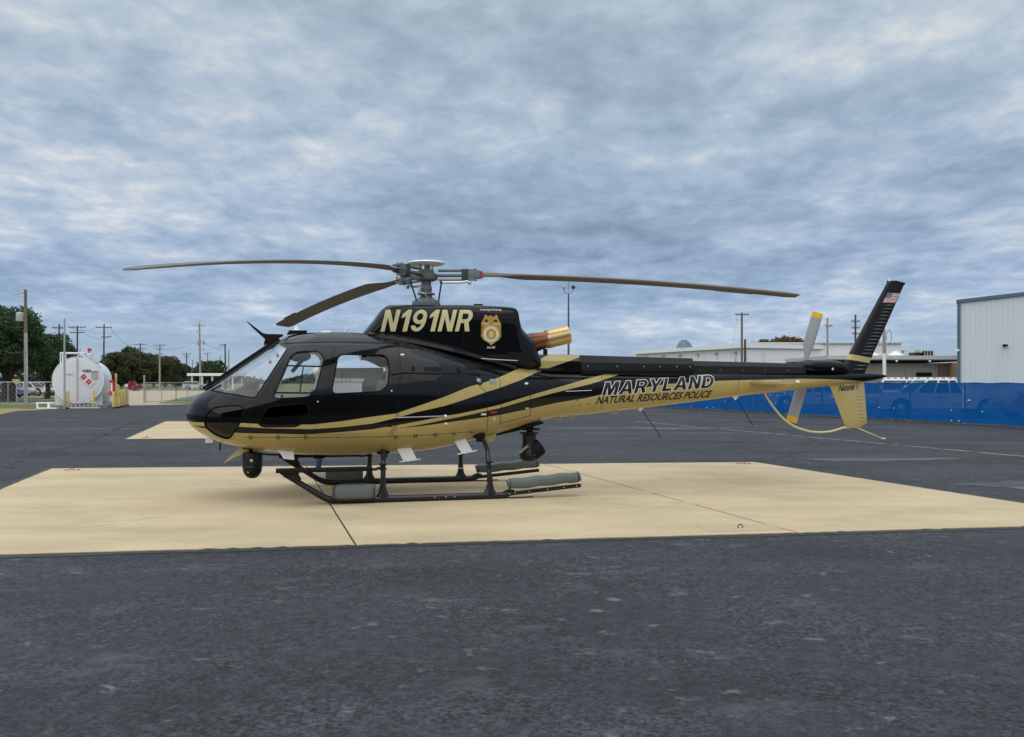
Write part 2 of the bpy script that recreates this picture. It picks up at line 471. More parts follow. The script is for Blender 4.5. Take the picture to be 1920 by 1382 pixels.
def pad(name, NL, NR, FR, FL, us, vs, label=None):
    root = empty(name); root["kind"] = "structure"
    def P(u, v):
        a = Vector(NL).lerp(Vector(NR), u); b = Vector(FL).lerp(Vector(FR), u)
        return a.lerp(b, v)
    # sealed asphalt edge round the slabs, then the slabs themselves
    e0 = 0.11
    c = (Vector(NL) + Vector(NR) + Vector(FR) + Vector(FL)) / 4
    rim = []
    rnd = random.Random(5)
    cs = [Vector(p) for p in (NL, NR, FR, FL)]
    for i in range(4):
        a, b = cs[i], cs[(i + 1) % 4]
        nrm = Vector(((b - a).y, -(b - a).x)).normalized()
        for k in range(30):
            rim.append(a.lerp(b, k / 30) + nrm * (e0 + rnd.uniform(-0.02, 0.03)))
    sheet('edge_sealant', [tuple(p) for p in rim], -0.008, M['sealant'], root)
    g = 0.0007
    for i in range(len(us) - 1):
        for j in range(len(vs) - 1):
            ga, gb = (g if i < 2 else g * 1.9), (g if i < 1 else g * 1.9)
            u0, u1, v0, v1 = us[i] + ga, us[i + 1] - gb, vs[j] + g * 2.2, vs[j + 1] - g * 2.2
            c4 = [(u0, v0), (u1, v0), (u1, v1), (u0, v1)]
            outer = [j == 0, i == len(us) - 2, j == len(vs) - 2, i == 0]
            q = []
            for k in range(4):
                (ua, va), (ub, vb) = c4[k], c4[(k + 1) % 4]
                n_ = 60 if outer[k] else 1
                for t_ in range(n_):
                    p = P(ua + (ub - ua) * t_ / n_, va + (vb - va) * t_ / n_)
                    if t_: p = p + (c - p).normalized() * (rnd.uniform(0, .012) + (rnd.uniform(.01, .035) if rnd.random() < .07 else 0))      # chipped outer edge
                    q.append(p)
            mb = MB(); mb.prism([tuple(p) for p in q], -0.10, 0.0, 'z')
            bmesh.ops.bevel(mb.bm, geom=[e for e in mb.bm.edges if all(v.co.z > -0.01 for v in e.verts)], offset=0.006, segments=1, affect='EDGES')
            mb.build('slab', M['concrete'], root, smooth=False)
    return root
pad('helipad', (-6.15, 8.0), (7.25, 10.07), (4.82, 17.68), (-8.48, 16.38), (0, .345, .685, 1), (0, .52, 1))
pad('second_helipad', (-10.74, 24.73), (-1.0, 25.9), (-3.0, 36.9), (-13.87, 35.61), (0, .5, 1), (0, .5, 1))

def strip(name, a, b, w, m, z=-0.008):
    a, b = Vector(a), Vector(b)
    d = (b - a).normalized(); nrm = Vector((-d.y, d.x)) * w / 2
    return sheet(name, [tuple(a - nrm), tuple(b - nrm), tuple(b + nrm), tuple(a + nrm)], z, m)
strip('painted_line', (5.0, 35.8), (11.0, 19.0), 0.16, M['faded_paint'])
strip('painted_line', (1.2, 29.6), (7.4, 30.3), 0.22, M['pale_stain'])
strip('painted_line', (1.0, 27.4), (6.9, 28.0), 0.30, M['pale_stain'])
strip('painted_line', (-18.2, 29.5), (-12.6, 30.4), 0.2, M['faded_paint'])

def blob(name, cx, cy, rx, ry, seed, m, z=-0.0075):
    rnd = random.Random(seed); ph = [rnd.uniform(0, 6.28) for _ in range(4)]
    pts = []
    for k in range(48):
        a = k * 2 * math.pi / 48; q = 1 + .22 * math.sin(2 * a + ph[0]) + .14 * math.sin(5 * a + ph[1]) + .08 * math.sin(11 * a + ph[2]) + rnd.uniform(-.05, .05)
        pts.append((cx + rx * q * math.cos(a), cy + ry * q * math.sin(a)))
    return sheet(name, pts, z, m)
blob('dried_stain', 8.2, 13.9, 1.0, .55, 1, M['pale_stain'])
blob('dried_stain', 7.6, 18.4, 1.6, .35, 2, M['pale_stain'])
blob('dried_stain', -12.6, 16.3, 1.1, .5, 3, M['pale_stain'])
blob('dried_stain', 4.4, 30.6, 2.8, .5, 4, M['pale_stain'])
M['repair'] = mat('black_repair_patch', (0.024, 0.024, 0.026), 0.8, var=0.3, vscale=5, bump=.4, bscale=30)
def crack(name, pts, w, seed):
    rnd = random.Random(seed); L = []; Rr = []
    for a, b in zip(pts[:-1], pts[1:]):
        a, b = Vector(a), Vector(b); d = (b - a).normalized(); nr = Vector((-d.y, d.x)); n = max(3, int((b - a).length / .35))
        for k in range(n):
            p = a.lerp(b, k / n) + nr * rnd.uniform(-.13, .13); h = w * rnd.uniform(.25, 1)
            L.append(tuple(p + nr * h)); Rr.append(tuple(p - nr * h))
    return sheet(name, L + Rr[::-1], -0.0065, M['repair'])
crack('sealed_crack', [(-9.4, 16.6), (-10.6, 19.4), (-11.0, 23.0), (-12.5, 27.5), (-15.2, 36), (-17, 48)], .05, 1)
crack('sealed_crack', [(-8.6, 19.9), (-4.0, 20.6), (0.4, 20.2)], .03, 2)
crack('sealed_crack', [(-30, 21.5), (-20, 22.6), (-12.4, 22.2)], .035, 3)
crack('sealed_crack', [(2.0, 24.5), (6.5, 23.2), (12.0, 22.5), (20, 21.0)], .03, 4)
crack('sealed_crack', [(5.4, 18.3), (8.0, 22.6), (9.1, 29.5), (9.4, 40)], .035, 5)

M['pad_scuff'] = mat('pad_scuff', (0.45, 0.355, 0.22), 0.9, var=0.12, vscale=6, dirt=((0.525, 0.418, 0.262), 3.0, 0.42), stretch=(1, 1.6, 1))
for k_, (x_, y_, a_, b_) in enumerate(((1.95, 11.6, .55, .22), (2.3, 12.9, .35, .2), (3.3, 14.8, .8, .3), (-4.6, 10.4, .5, .25))):
    blob('pad_scuff', x_, y_, a_, b_, 20 + k_, M['pad_scuff'], 0.0012)

# ================================================================== HELICOPTER
heli = empty('helicopter', (-1.253, 13.0, 0), 0.24,
             'black and gold police helicopter parked on the tan concrete pad', 'helicopter')
# body frame: x aft from the mast, y to starboard (away from the camera), z up from the ground

def pchip(x, y):
    x = np.asarray(x, float); y = np.asarray(y, float)
    h = np.diff(x); d = np.diff(y) / h; m = np.zeros(len(x))
    for i in range(1, len(x) - 1):
        if d[i - 1] * d[i] > 0:
            w1 = 2 * h[i] + h[i - 1]; w2 = h[i] + 2 * h[i - 1]
            m[i] = (w1 + w2) / (w1 / d[i - 1] + w2 / d[i])
    m[0] = d[0]; m[-1] = d[-1]
    def f(t):
        t = np.clip(t, x[0], x[-1]); i = np.clip(np.searchsorted(x, t) - 1, 0, len(x) - 2)
        u = (t - x[i]) / h[i]
        return (2*u**3 - 3*u**2 + 1)*y[i] + (u**3 - 2*u**2 + u)*h[i]*m[i] + (-2*u**3 + 3*u**2)*y[i+1] + (u**3 - u**2)*h[i]*m[i+1]
    return f

class Loft:
    """stations (x, z bottom, z top, half width, z of greatest width, exponent above, exponent below)"""
    def __init__(s, st, root=True, shrink=0.0):
        A = np.array(st, float); s.x0, s.x1 = A[0, 0], A[-1, 0]; s.root = root; s.sh = shrink
        t = np.sqrt(A[:, 0] - s.x0 + 1e-4) if root else A[:, 0]
        s.f = [pchip(t, A[:, k]) for k in range(1, 7)]
    def sec(s, x):
        x = np.asarray(x, float)
        t = np.sqrt(np.maximum(x - s.x0 + 1e-4, 0)) if s.root else x
        zb, zt, w, zc, nu, nl = [f(t) for f in s.f]
        return zb + s.sh, zt - s.sh, np.maximum(w - s.sh, 1e-3), zc, nu, nl
    def side(s, x, z):
        zb, zt, w, zc, nu, nl = s.sec(x)
        up = z >= zc
        h = np.where(up, zt - zc, zc - zb); n = np.where(up, nu, nl)
        q = np.minimum(np.abs(z - zc) / np.maximum(h, 1e-4), 1)
        return w * np.maximum(1 - q ** n, 0) ** (1 / n)
    def g(s, p):
        zb, zt, w, zc, nu, nl = s.sec(p[:, 0])
        up = p[:, 2] >= zc
        h = np.maximum(np.where(up, zt - zc, zc - zb), 1e-4); n = np.where(up, nu, nl)
        return (np.abs(p[:, 1]) / np.maximum(w, 1e-4)) ** n + (np.abs(p[:, 2] - zc) / h) ** n - 1
    def grad(s, p, e=1e-3):
        out = np.zeros_like(p)
        for k in range(3):
            a = p.copy(); a[:, k] += e; b = p.copy(); b[:, k] -= e
            out[:, k] = (s.g(a) - s.g(b)) / (2 * e)
        return out
    def mesh(s, xs, nt=72, name='loft'):
        mb = MB(); rs = []
        for x in xs:
            zb, zt, w, zc, nu, nl = [float(v) for v in s.sec(x)]
            ring = []
            for k in range(nt):
                a = 2 * math.pi * k / nt
                ca, sa = math.cos(a), math.sin(a)
                n = nu if sa >= 0 else nl; h = (zt - zc) if sa >= 0 else (zc - zb)
                ring.append((x, math.copysign(abs(ca) ** (2 / n), ca) * w, zc + math.copysign(abs(sa) ** (2 / n), sa) * h))
            rs.append(ring)
        mb.rings(rs)
        return mb.mesh(name, smooth=True, angle=180)

def fix_normals(me, lf, tol=0.03):
    """exact surface normals on the lofted skin, flat ones on the cut edges"""
    nv = len(me.vertices)
    co = np.empty(nv * 3); me.vertices.foreach_get('co', co); co = co.reshape(-1, 3)
    gv = lf.g(co); gr = lf.grad(co); ln = np.linalg.norm(gr, axis=1) + 1e-9
    ok = (np.abs(gv) / ln < tol) & (co[:, 0] > lf.x0 + 0.01) & np.isfinite(ln)
    nr = gr / ln[:, None]
    out = np.zeros((len(me.loops), 3))
    for p in me.polygons:
        p.use_smooth = True
        pn = np.array(p.normal)
        vi = [me.loops[i].vertex_index for i in p.loop_indices]
        good = all(ok[v] for v in vi)
        if good:
            d = float(np.mean(nr[vi], axis=0) @ pn)
            if abs(d) > 0.6:
                for i, v in zip(p.loop_indices, vi): out[i] = nr[v] * (1 if d > 0 else -1)
                continue
        for i in p.loop_indices: out[i] = pn
    me.normals_split_custom_set([tuple(v) for v in out])
    return me

HULL_ST = [(-3.313,1.155,1.165,0.004,1.16,2.2,2.2),(-3.257,1.02,1.29,.25,1.15,2.2,2.2),(-3.17,.93,1.40,.41,1.14,2.25,2.25),(-3.04,.85,1.485,.56,1.13,2.3,2.3),
(-2.85,.765,1.615,.70,1.12,2.35,2.4),(-2.5,.68,1.865,.83,1.12,2.45,2.5),(-2.2,.628,2.075,.885,1.12,2.55,2.55),(-2.05,.605,2.185,.90,1.13,2.6,2.6),
(-1.94,.59,2.24,.908,1.14,2.6,2.6),(-1.64,.57,2.285,.925,1.15,2.7,2.6),(-1.2,.56,2.295,.93,1.15,2.7,2.6),(-.8,.565,2.28,.93,1.15,2.7,2.6),
(-.4,.58,2.23,.925,1.18,2.7,2.55),(0,.612,2.15,.905,1.22,2.6,2.5),(.4,.682,2.05,.84,1.26,2.5,2.45),(.8,.772,1.955,.73,1.30,2.4,2.4),
(1.2,.868,1.875,.58,1.36,2.3,2.3),(1.6,.985,1.815,.44,1.41,2.2,2.2),(1.9,1.045,1.79,.365,1.44,2.15,2.15),(2.45,1.095,1.78,.315,1.46,2.1,2.1),
(3.36,1.187,1.775,.275,1.50,2.05,2.05),(4.44,1.30,1.77,.23,1.55,2,2),(5.1,1.375,1.765,.195,1.58,2,2),(5.78,1.437,1.76,.16,1.61,2,2),
(6.61,1.522,1.755,.12,1.64,2,2),(7.29,1.595,1.745,.085,1.67,2,2),(7.6,1.645,1.725,.045,1.685,2,2),(7.735,1.683,1.693,.004,1.688,2,2)]
HULL = Loft(HULL_ST)
xs = [-3.313 + 0.0009 + (i / 40) ** 2 * 1.3 for i in range(40)] + list(np.arange(-2.01, 1.6, 0.045)) + list(np.arange(1.6, 7.74, 0.09)) + [7.735]
hull_me = HULL.mesh(xs, 96)

# ---- livery: where the gold lies on the black, as curves of x on the side of the hull
S1U = [(-3.292,1.051),(-2.9,1.062),(-2.56,1.058),(-2.22,1.04),(-1.64,1.031),(-1.27,1.07),(-.845,1.13),(-.554,1.165),(-.301,1.247),(.127,1.389),(.46,1.519),(.75,1.593),(.95,1.656),(1.34,1.80),(1.66,1.93),(1.80,1.99),(2.0,2.08),(2.4,2.2)]
S1L = [(-3.292,1.007),(-2.9,1.012),(-2.56,1.009),(-2.22,.987),(-1.64,.97),(-1.27,.992),(-.845,1.037),(-.554,1.105),(-.301,1.175),(.127,1.265),(.46,1.364),(.74,1.451),(.93,1.502),(1.29,1.615),(1.51,1.701),(1.92,1.84),(2.28,1.96),(2.4,2.0)]
S2U = [(-.62,.9),(-.595,.998),(-.198,1.065),(.128,1.126),(.326,1.152),(.731,1.227),(.946,1.269),(1.431,1.395),(1.914,1.516),(2.372,1.636),(2.98,1.777),(3.35,1.80)]
S2L = [(-.62,.9),(-.522,.967),(-.197,1.014),(.129,1.075),(.328,1.108),(.947,1.223),(1.431,1.338),(1.913,1.448),(2.43,1.562),(2.99,1.727),(3.32,1.80)]
GLD = [(-3.3,1.03),(-3.21,1.002),(-2.91,.961),(-2.56,.923),(-2.22,.916),(-1.64,.903),(-1.26,.927),(-.844,.96),(-.659,.991),(-.522,.967),(-.196,.992),(.33,1.056),(.736,1.099),(.954,1.124),(1.458,1.206),(1.92,1.289),(2.36,1.354),(2.546,1.393),(3.045,1.474),(3.67,1.559),(4.55,1.608),(5.0,1.62),(6.04,1.643),(6.78,1.63),(7.27,1.6),(7.4,1.4)]
def livery_mat():
    m, n, l, b = new_mat('black_and_gold_livery')
    t = n.new("ShaderNodeTexCoord"); sp = n.new("ShaderNodeSeparateXYZ"); l.new(t.outputs["Object"], sp.inputs[0])
    def mth(op, a, c=None, clamp=False):
        k = n.new("ShaderNodeMath"); k.operation = op; k.use_clamp = clamp
        for i, v in enumerate((a, c)):
            if v is None: continue
            if isinstance(v, (int, float)): k.inputs[i].default_value = v
            else: l.new(v, k.inputs[i])
        return k.outputs[0]
    u = mth('DIVIDE', mth('ADD', sp.outputs[0], 3.4), 11.4)
    z = mth('DIVIDE', mth('SUBTRACT', sp.outputs[2], 0.3), 2.2)
    def curve(pts):
        k = n.new("ShaderNodeFloatCurve"); c = k.mapping.curves[0]
        P = [((x + 3.4) / 11.4, (zz - 0.3) / 2.2) for x, zz in pts]
        P = [(0.0, P[0][1])] + P + [(1.0, P[-1][1])]
        c.points[0].location = P[0]; c.points[1].location = P[-1]
        for q in P[1:-1]: c.points.new(*q)
        for q in c.points: q.handle_type = 'VECTOR'
        k.mapping.update(); l.new(u, k.inputs["Value"]); return k.outputs[0]
    def below(c): return mth('MULTIPLY', mth('SUBTRACT', c, z), 1500.0, True)
    s1u, s1l, s2u, s2l, gl = [curve(c) for c in (S1U, S1L, S2U, S2L, GLD)]
    a = mth('SUBTRACT', below(s1u), below(s1l), True)
    c2 = mth('SUBTRACT', below(s2u), below(s2l), True)
    lim = mth('MULTIPLY', mth('SUBTRACT', 3.35, sp.outputs[0]), 100.0, True)
    lim1 = mth('MULTIPLY', mth('SUBTRACT', 2.31, sp.outputs[0]), 100.0, True)
    lim0 = mth('MULTIPLY', mth('ADD', sp.outputs[0], 0.62), 300.0, True)
    gold = mth('MAXIMUM', mth('MAXIMUM', mth('MULTIPLY', a, lim1), mth('MULTIPLY', mth('MULTIPLY', c2, lim), lim0)), below(gl))
    nz = n.new("ShaderNodeTexNoise"); nz.inputs["Scale"].default_value = 3.0; nz.inputs["Detail"].default_value = 5
    l.new(t.outputs["Object"], nz.inputs["Vector"])
    gc = n.new("ShaderNodeMixRGB"); gc.inputs[1].default_value = (0.41, 0.32, 0.12, 1); gc.inputs[2].default_value = (0.48, 0.38, 0.15, 1)
    l.new(nz.outputs[0], gc.inputs[0])
    mx = n.new("ShaderNodeMixRGB"); mx.inputs[1].default_value = (0.0025, 0.0027, 0.0035, 1)
    l.new(gold, mx.inputs[0]); l.new(gc.outputs[0], mx.inputs[2])
    l.new(mx.outputs[0], b.inputs["Base Color"])
    b.inputs["Roughness"].default_value = 0.3
    b.inputs["Specular IOR Level"].default_value = 0.08
    b.inputs["Coat Weight"].default_value = 0.5
    b.inputs["Coat Roughness"].default_value = 0.03
    nb = n.new("ShaderNodeTexNoise"); nb.inputs["Scale"].default_value = 2.2; nb.inputs["Detail"].default_value = 2
    l.new(t.outputs["Object"], nb.inputs["Vector"])
    bu = n.new("ShaderNodeBump"); bu.inputs["Strength"].default_value = 0.10; bu.inputs["Distance"].default_value = 0.02
    l.new(nb.outputs[0], bu.inputs["Height"]); l.new(bu.outputs[0], b.inputs["Normal"]); l.new(bu.outputs[0], b.inputs["Coat Normal"])
    return m
M['livery'] = livery_mat()

def rounded(poly, r, seg=6):
    """round the corners of a polygon"""
    out = []; n = len(poly)
    for i in range(n):
        p0, p, p1 = Vector(poly[i - 1]), Vector(poly[i]), Vector(poly[(i + 1) % n])
        a, b = p0 - p, p1 - p
        k = min(r, a.length * .45, b.length * .45)
        A, B = p + a.normalized() * k, p + b.normalized() * k
        for j in range(seg + 1):
            t = j / seg
            out.append(tuple(A * (1 - t) ** 2 + p * 2 * t * (1 - t) + B * t ** 2))
    return out
def grow(poly, d):
    n = len(poly); c = []
    ar = sum(poly[i][0] * poly[(i + 1) % n][1] - poly[(i + 1) % n][0] * poly[i][1] for i in range(n))
    sg = 1 if ar > 0 else -1
    for i in range(n):
        p0, p, p1 = Vector(poly[i - 1]), Vector(poly[i]), Vector(poly[(i + 1) % n])
        e0, e1 = (p - p0).normalized(), (p1 - p).normalized()
        n0, n1 = Vector((e0.y, -e0.x)) * sg, Vector((e1.y, -e1.x)) * sg
        nn = (n0 + n1)
        nn = nn / max(nn.length_squared, 0.3) * 2
        c.append(tuple(p + nn * d))
    return c
def prism_me(poly, a, b):
    mb = MB(); mb.prism(poly, a, b); return mb.mesh('cut', smooth=False)

WSH = [(-3.25,1.50),(-3.04,1.482),(-2.962,1.478),(-2.70,1.437),(-2.40,1.382),(-2.355,1.40),(-1.965,2.03),(-1.98,2.06),(-2.083,2.128),(-2.12,2.15),(-2.3,2.4),(-3.25,1.95)]
FDOOR = rounded([(-1.898,2.065),(-1.352,2.083),(-1.459,1.466),(-1.637,.896),(-2.473,.93),(-2.383,1.211),(-2.29,1.391)], .05)
RDOOR = rounded([(-1.333,2.083),(-.52,2.077),(-.493,1.708),(-.521,1.133),(-.60,.902),(-1.615,.888),(-1.438,1.466)], .05)
FWIN = rounded([(-2.14,1.40),(-2.09,1.372),(-1.70,1.39),(-1.60,1.47),(-1.485,1.90),(-1.55,2.005),(-1.83,1.995),(-1.92,1.93)], .07)
LWIN = rounded([(-2.33,1.04),(-2.21,1.266),(-1.72,1.312),(-1.68,1.22),(-1.70,1.11),(-1.83,1.004),(-2.26,1.004)], .08)
RWIN = rounded([(-1.40,1.43),(-1.30,1.965),(-.66,1.955),(-.622,1.80),(-.65,1.55),(-.74,1.462)], .09)
CHIN = rounded([(-3.03,1.12),(-2.917,1.255),(-2.70,1.285),(-2.52,1.285),(-2.53,1.10),(-2.706,.825),(-2.884,.885),(-3.01,.99)], .07)
SKYW = rounded([(-2.01,2.14),(-1.94,2.225),(-1.60,2.35),(-1.60,2.20),(-1.80,2.135)], .04)

CAB_ST = []
for st in HULL_ST:
    if -3.1 < st[0] < -0.3: CAB_ST.append((st[0], st[1] + .035, st[2] - .035, max(st[3] - .035, .01), st[4], st[5], st[6]))
CAV = Loft(CAB_ST, root=False)
cav_me = CAV.mesh(list(np.arange(-3.03, -0.415, 0.05)), 64)
shell = boolean(hull_me, cav_me, 'DIFFERENCE')
for poly in (WSH,):
    shell = boolean(shell, prism_me(poly, -2, 2), 'DIFFERENCE')
for poly in (SKYW, CHIN):
    shell = boolean(shell, prism_me(poly, -2, -.22), 'DIFFERENCE')
    shell = boolean(shell, prism_me(poly, .22, 2), 'DIFFERENCE')
fd = boolean(shell, prism_me(grow(FDOOR, -.003), -2, -.3), 'INTERSECT')
rd = boolean(shell, prism_me(grow(RDOOR, -.003), -2, -.3), 'INTERSECT')
body = boolean(shell, prism_me(FDOOR, -2, -.3), 'DIFFERENCE')
body = boolean(body, prism_me(RDOOR, -2, -.3), 'DIFFERENCE')
body = boolean(body, prism_me(grow(RDOOR, -.01), .3, 2), 'DIFFERENCE')      # far side cut open at the sliding door, added to light the cabin
for poly in (FWIN, LWIN):
    body = boolean(body, prism_me(poly, .3, 2), 'DIFFERENCE')
fd = boolean(fd, prism_me(FWIN, -2, -.3), 'DIFFERENCE')
fd = boolean(fd, prism_me(LWIN, -2, -.3), 'DIFFERENCE')
rd = boolean(rd, prism_me(RWIN, -2, -.3), 'DIFFERENCE')

def assign(me):
    """livery outside, liner on the inner faces of the cabin"""
    me.materials.clear(); me.materials.append(M['livery']); me.materials.append(M['liner'])
    nv = len(me.vertices)
    co = np.empty(nv * 3); me.vertices.foreach_get('co', co); co = co.reshape(-1, 3)
    gr = np.linalg.norm(HULL.grad(co), axis=1) + 1e-9
    deep = -HULL.g(co) / gr > 0.018
    for p in me.polygons:
        p.material_index = 1 if (p.center.x < -0.35 and all(deep[v] for v in p.vertices)) else 0
    return me
fus = link('fuselage', fix_normals(assign(body), HULL), None, heli)
front_door = link('door', fix_normals(assign(fd), HULL), None, heli); front_door["label"] = "front cabin door with two windows"
rear_door = link('sliding_door', fix_normals(assign(rd), HULL), None, heli)

# glazing: thin curved panes set a little inside the skin
OUTG, ING = Loft(HULL_ST, shrink=.008), Loft(HULL_ST, shrink=.011)
gxs = [-3.313 + 0.02 + (i / 30) ** 2 * 1.0 for i in range(1, 30)] + list(np.arange(-2.3, -.3, .06))
gshell = boolean(OUTG.mesh(gxs, 80), ING.mesh([gxs[0] + .004] + gxs[1:-1] + [gxs[-1] - .004], 80), 'DIFFERENCE')
def pane(name, poly, a, b, m, parent):
    me = boolean(gshell, prism_me(grow(poly, .004), a, b), 'INTERSECT')
    return link(name, fix_normals(me, OUTG), m, parent)
pane('windshield', WSH, -2, 2, M['screen_glass'], heli)
pane('window', FWIN, -2, -.3, M['glass'], front_door)
pane('lower_window', LWIN, -2, -.3, M['dark_glass'], front_door)
pane('window', RWIN, -2, -.3, M['glass'], rear_door)
for poly, nm, m in ((FWIN, 'cabin_window', M['glass']), (LWIN, 'cabin_window', M['dark_glass']), (CHIN, 'chin_window', M['dark_glass']), (SKYW, 'roof_window', M['roof_glass'])):
    pane(nm, poly, .22, 2, m, fus)
    if nm in ('chin_window', 'roof_window'): pane(nm, poly, -2, -.22, m, fus)

def drape_pts(poly, off=0.0, lf=HULL, sgn=-1, step=0.03):
    out = []; n = len(poly)
    for i in range(n):
        a, b = Vector(poly[i]), Vector(poly[(i + 1) % n])
        k = max(1, int((b - a).length / step))
        for j in range(k):
            p = a.lerp(b, j / k)
            out.append((p.x, sgn * (float(lf.side(p.x, p.y)) + off), p.y))
    return out
def seal(name, poly, r, m, parent, off=0.0, sgn=-1, closed=True):
    pts = drape_pts(poly, off, sgn=sgn)
    if closed: pts = pts + pts[:2]
    else: pts = pts[:-1]
    mb = MB(); mb.tube(pts, r, 6, caps=not closed); return mb.build(name, m, parent)
seal('door_seal', FDOOR, .016, M['rubber'], fus, off=-.030)
seal('door_seal', RDOOR, .016, M['rubber'], fus, off=-.030)
seal('window_seal', FWIN, .008, M['rubber'], front_door)
seal('window_seal', LWIN, .008, M['rubber'], front_door)
seal('window_seal', RWIN, .011, M['rubber'], rear_door)
seal('window_seal', CHIN, .008, M['rubber'], fus)
# horizontal bars of the sliding pane in the front door
def draped_bar(name, a, b, w, th, m, parent, lf=HULL, off=0.0, n=14):
    """flat strip lying on the skin from a to b (x, z)"""
    a, b = Vector(a), Vector(b); d = (b - a).normalized(); nr = Vector((-d.y, d.x)) * w / 2
    rs = []
    for i in range(n + 1):
        p = a.lerp(b, i / n); u, v = p + nr, p - nr
        y0, y1 = float(lf.side(u.x, u.y)) + off, float(lf.side(v.x, v.y)) + off
        rs.append([(u.x, -y0 - th, u.y), (v.x, -y1 - th, v.y), (v.x, -y1 + .004, v.y), (u.x, -y0 + .004, u.y)])
    mb = MB(); mb.rings(rs); return mb.build(name, m, parent)
draped_bar('window_bar', (-1.985, 1.808), (-1.515, 1.795), .02, .004, M['matte_black'], front_door, off=-.006)
draped_bar('window_bar', (-2.13, 1.452), (-1.62, 1.444), .022, .004, M['matte_black'], front_door, off=-.006)
draped_bar('window_bar', (-1.80, 1.46), (-1.755, 1.795), .016, .004, M['matte_black'], front_door, off=-.006)
# windshield centre post with the black wire deflector riding on it, and the dark frit line round the glass
pts = [(x, 0, float(HULL.sec(x)[1])) for x in np.arange(-3.06, -2.05, .05)]
mb = MB(); mb.tube([(p[0], 0, p[2] - .004) for p in pts], .022, 8); mb.build('windshield_post', M['black'], heli)
mb = MB(); mb.prism([(p[0] - .01, p[2] + .012) for p in pts] + [(p[0] - .035, p[2] + .05) for p in pts[::-1]], -.006, .006); mb.build('wire_deflector', M['matte_black'], heli)
pts = drape_pts([(-1.965, 2.03), (-2.355, 1.40), (-2.40, 1.382), (-2.70, 1.437), (-2.96, 1.478)], -.002)
for sg in (1, -1):
    mb = MB(); mb.tube([(p[0], sg * p[1], p[2]) for p in pts[:int(len(pts) * .62)]], .009, 6); mb.build('windshield_seal', M['rubber'], fus)

# rivets and bolt heads along the windshield pillar and sill
rv = MB()
for t in np.linspace(0, 1, 26):
    x, z = -2.335 + t * .375, 1.40 + t * .605
    rv.box((x, -float(HULL.side(x, z)) - .001, z), (.009, .006, .009))
for t in np.linspace(0, 1, 18):
    x, z = -2.93 + t * .55, 1.455 - t * .097
    rv.box((x, -float(HULL.side(x, z)) - .001, z), (.009, .006, .009))
rv.build('rivet_row', M['steel'], fus)["kind"] = "stuff"

# ---- panel seams, drawn as thin dark channels on the skin
def seam(pts2, r=.0035, m='matte_black', parent=None):
    pts = []
    for a, b in zip(pts2[:-1], pts2[1:]):
        a, b = Vector(a), Vector(b); k = max(2, int((b - a).length / .04))
        for j in range(k): pts.append(a.lerp(b, j / k))
    pts.append(Vector(pts2[-1]))
    mb = MB(); mb.tube([(p.x, -float(HULL.side(p.x, p.y)) - .0005, p.y) for p in pts], r, 5)
    return mb.build('panel_seam', M[m], parent or fus)
seam([(-.478, 2.15), (-.468, 1.708), (-.56, .99), (-.64, .859)])
seam([(-.44, 1.70), (-.53, .99), (-.60, .86)])
seam([(.735, 1.45), (.787, .861)])
seam([(.963, 1.64), (.975, .99)])
seam([(1.423, 1.64), (1.47, 1.10)])
seam([(.635, 1.54), (.735, 1.45)])
seam([(.975, .995), (1.47, 1.10)])
seam([(-2.5, .865), (-2.08, .862), (-1.6, .858), (-.64, .855), (0, .868), (.55, .895)], .0025)
for bx_s in (2.62, 3.62, 4.9, 5.9):
    z_lo, z_hi = [float(v) for v in HULL.sec(bx_s)[:2]]
    seam([(bx_s, z_hi - .03), (bx_s, (z_lo + z_hi) / 2), (bx_s, z_lo + .03)], .0025)
seam([(-2.0, 2.11), (-1.3, 2.135), (-.5, 2.125)], .005)
# ledge along the sliding door rail and baggage door
rail = [(-.60, 1.700), (-.45, 1.722), (0, 1.716), (.66, 1.698)]
mb = MB(); mb.tube([(x, -float(HULL.side(x, z)) - .008, z) for x, z in drape_line] if False else [(x, -float(HULL.side(x, z)) - .008, z) for x, z in rail], .02, 8)
mb.build('door_rail', M['black'], fus)
def plate(name, poly, th, m, parent, lf=HULL, off=0.0):
    """panel following the skin: polygon (x, z), th proud of it"""
    bm = bmesh.new(); f = bm.faces.new([bm.verts.new((x, 0, z)) for x, z in poly])
    bmesh.ops.triangulate(bm, faces=[f])
    lo = [min(p[k] for p in poly) for k in (0, 1)]; hi = [max(p[k] for p in poly) for k in (0, 1)]
    slice_bm(bm, lo, hi)
    me = drape_bm(bm, lf, th + off); o = link(name, me, m, parent); return o
def slice_bm(bm, lo, hi, dz=.03, dx=.06):
    for z in np.arange(lo[1] + dz / 2, hi[1], dz):
        bmesh.ops.bisect_plane(bm, geom=bm.verts[:] + bm.edges[:] + bm.faces[:], plane_co=(0, 0, z), plane_no=(0, 0, 1))
    for x in np.arange(lo[0] + dx / 2, hi[0], dx):
        bmesh.ops.bisect_plane(bm, geom=bm.verts[:] + bm.edges[:] + bm.faces[:], plane_co=(x, 0, 0), plane_no=(1, 0, 0))
def drape_bm(bm, lf, off):
    for v in bm.verts: v.co.y = -(float(lf.side(v.co.x, v.co.z)) + off)
    bm.normal_update()
    if sum(f.normal.y * f.calc_area() for f in bm.faces) > 0: bmesh.ops.reverse_faces(bm, faces=bm.faces[:])
    me = bpy.data.meshes.new('drape'); bm.to_mesh(me); bm.free()
    for p in me.polygons: p.use_smooth = True
    return me
plate('side_vent', [(-.152, 1.738), (.111, 1.739), (.118, 1.80), (-.147, 1.80)], .003, M['matte_black'], fus)
plate('side_vent', [(.45, 1.756), (.655, 1.758), (.672, 1.84), (.46, 1.838)], .003, M['matte_black'], fus)
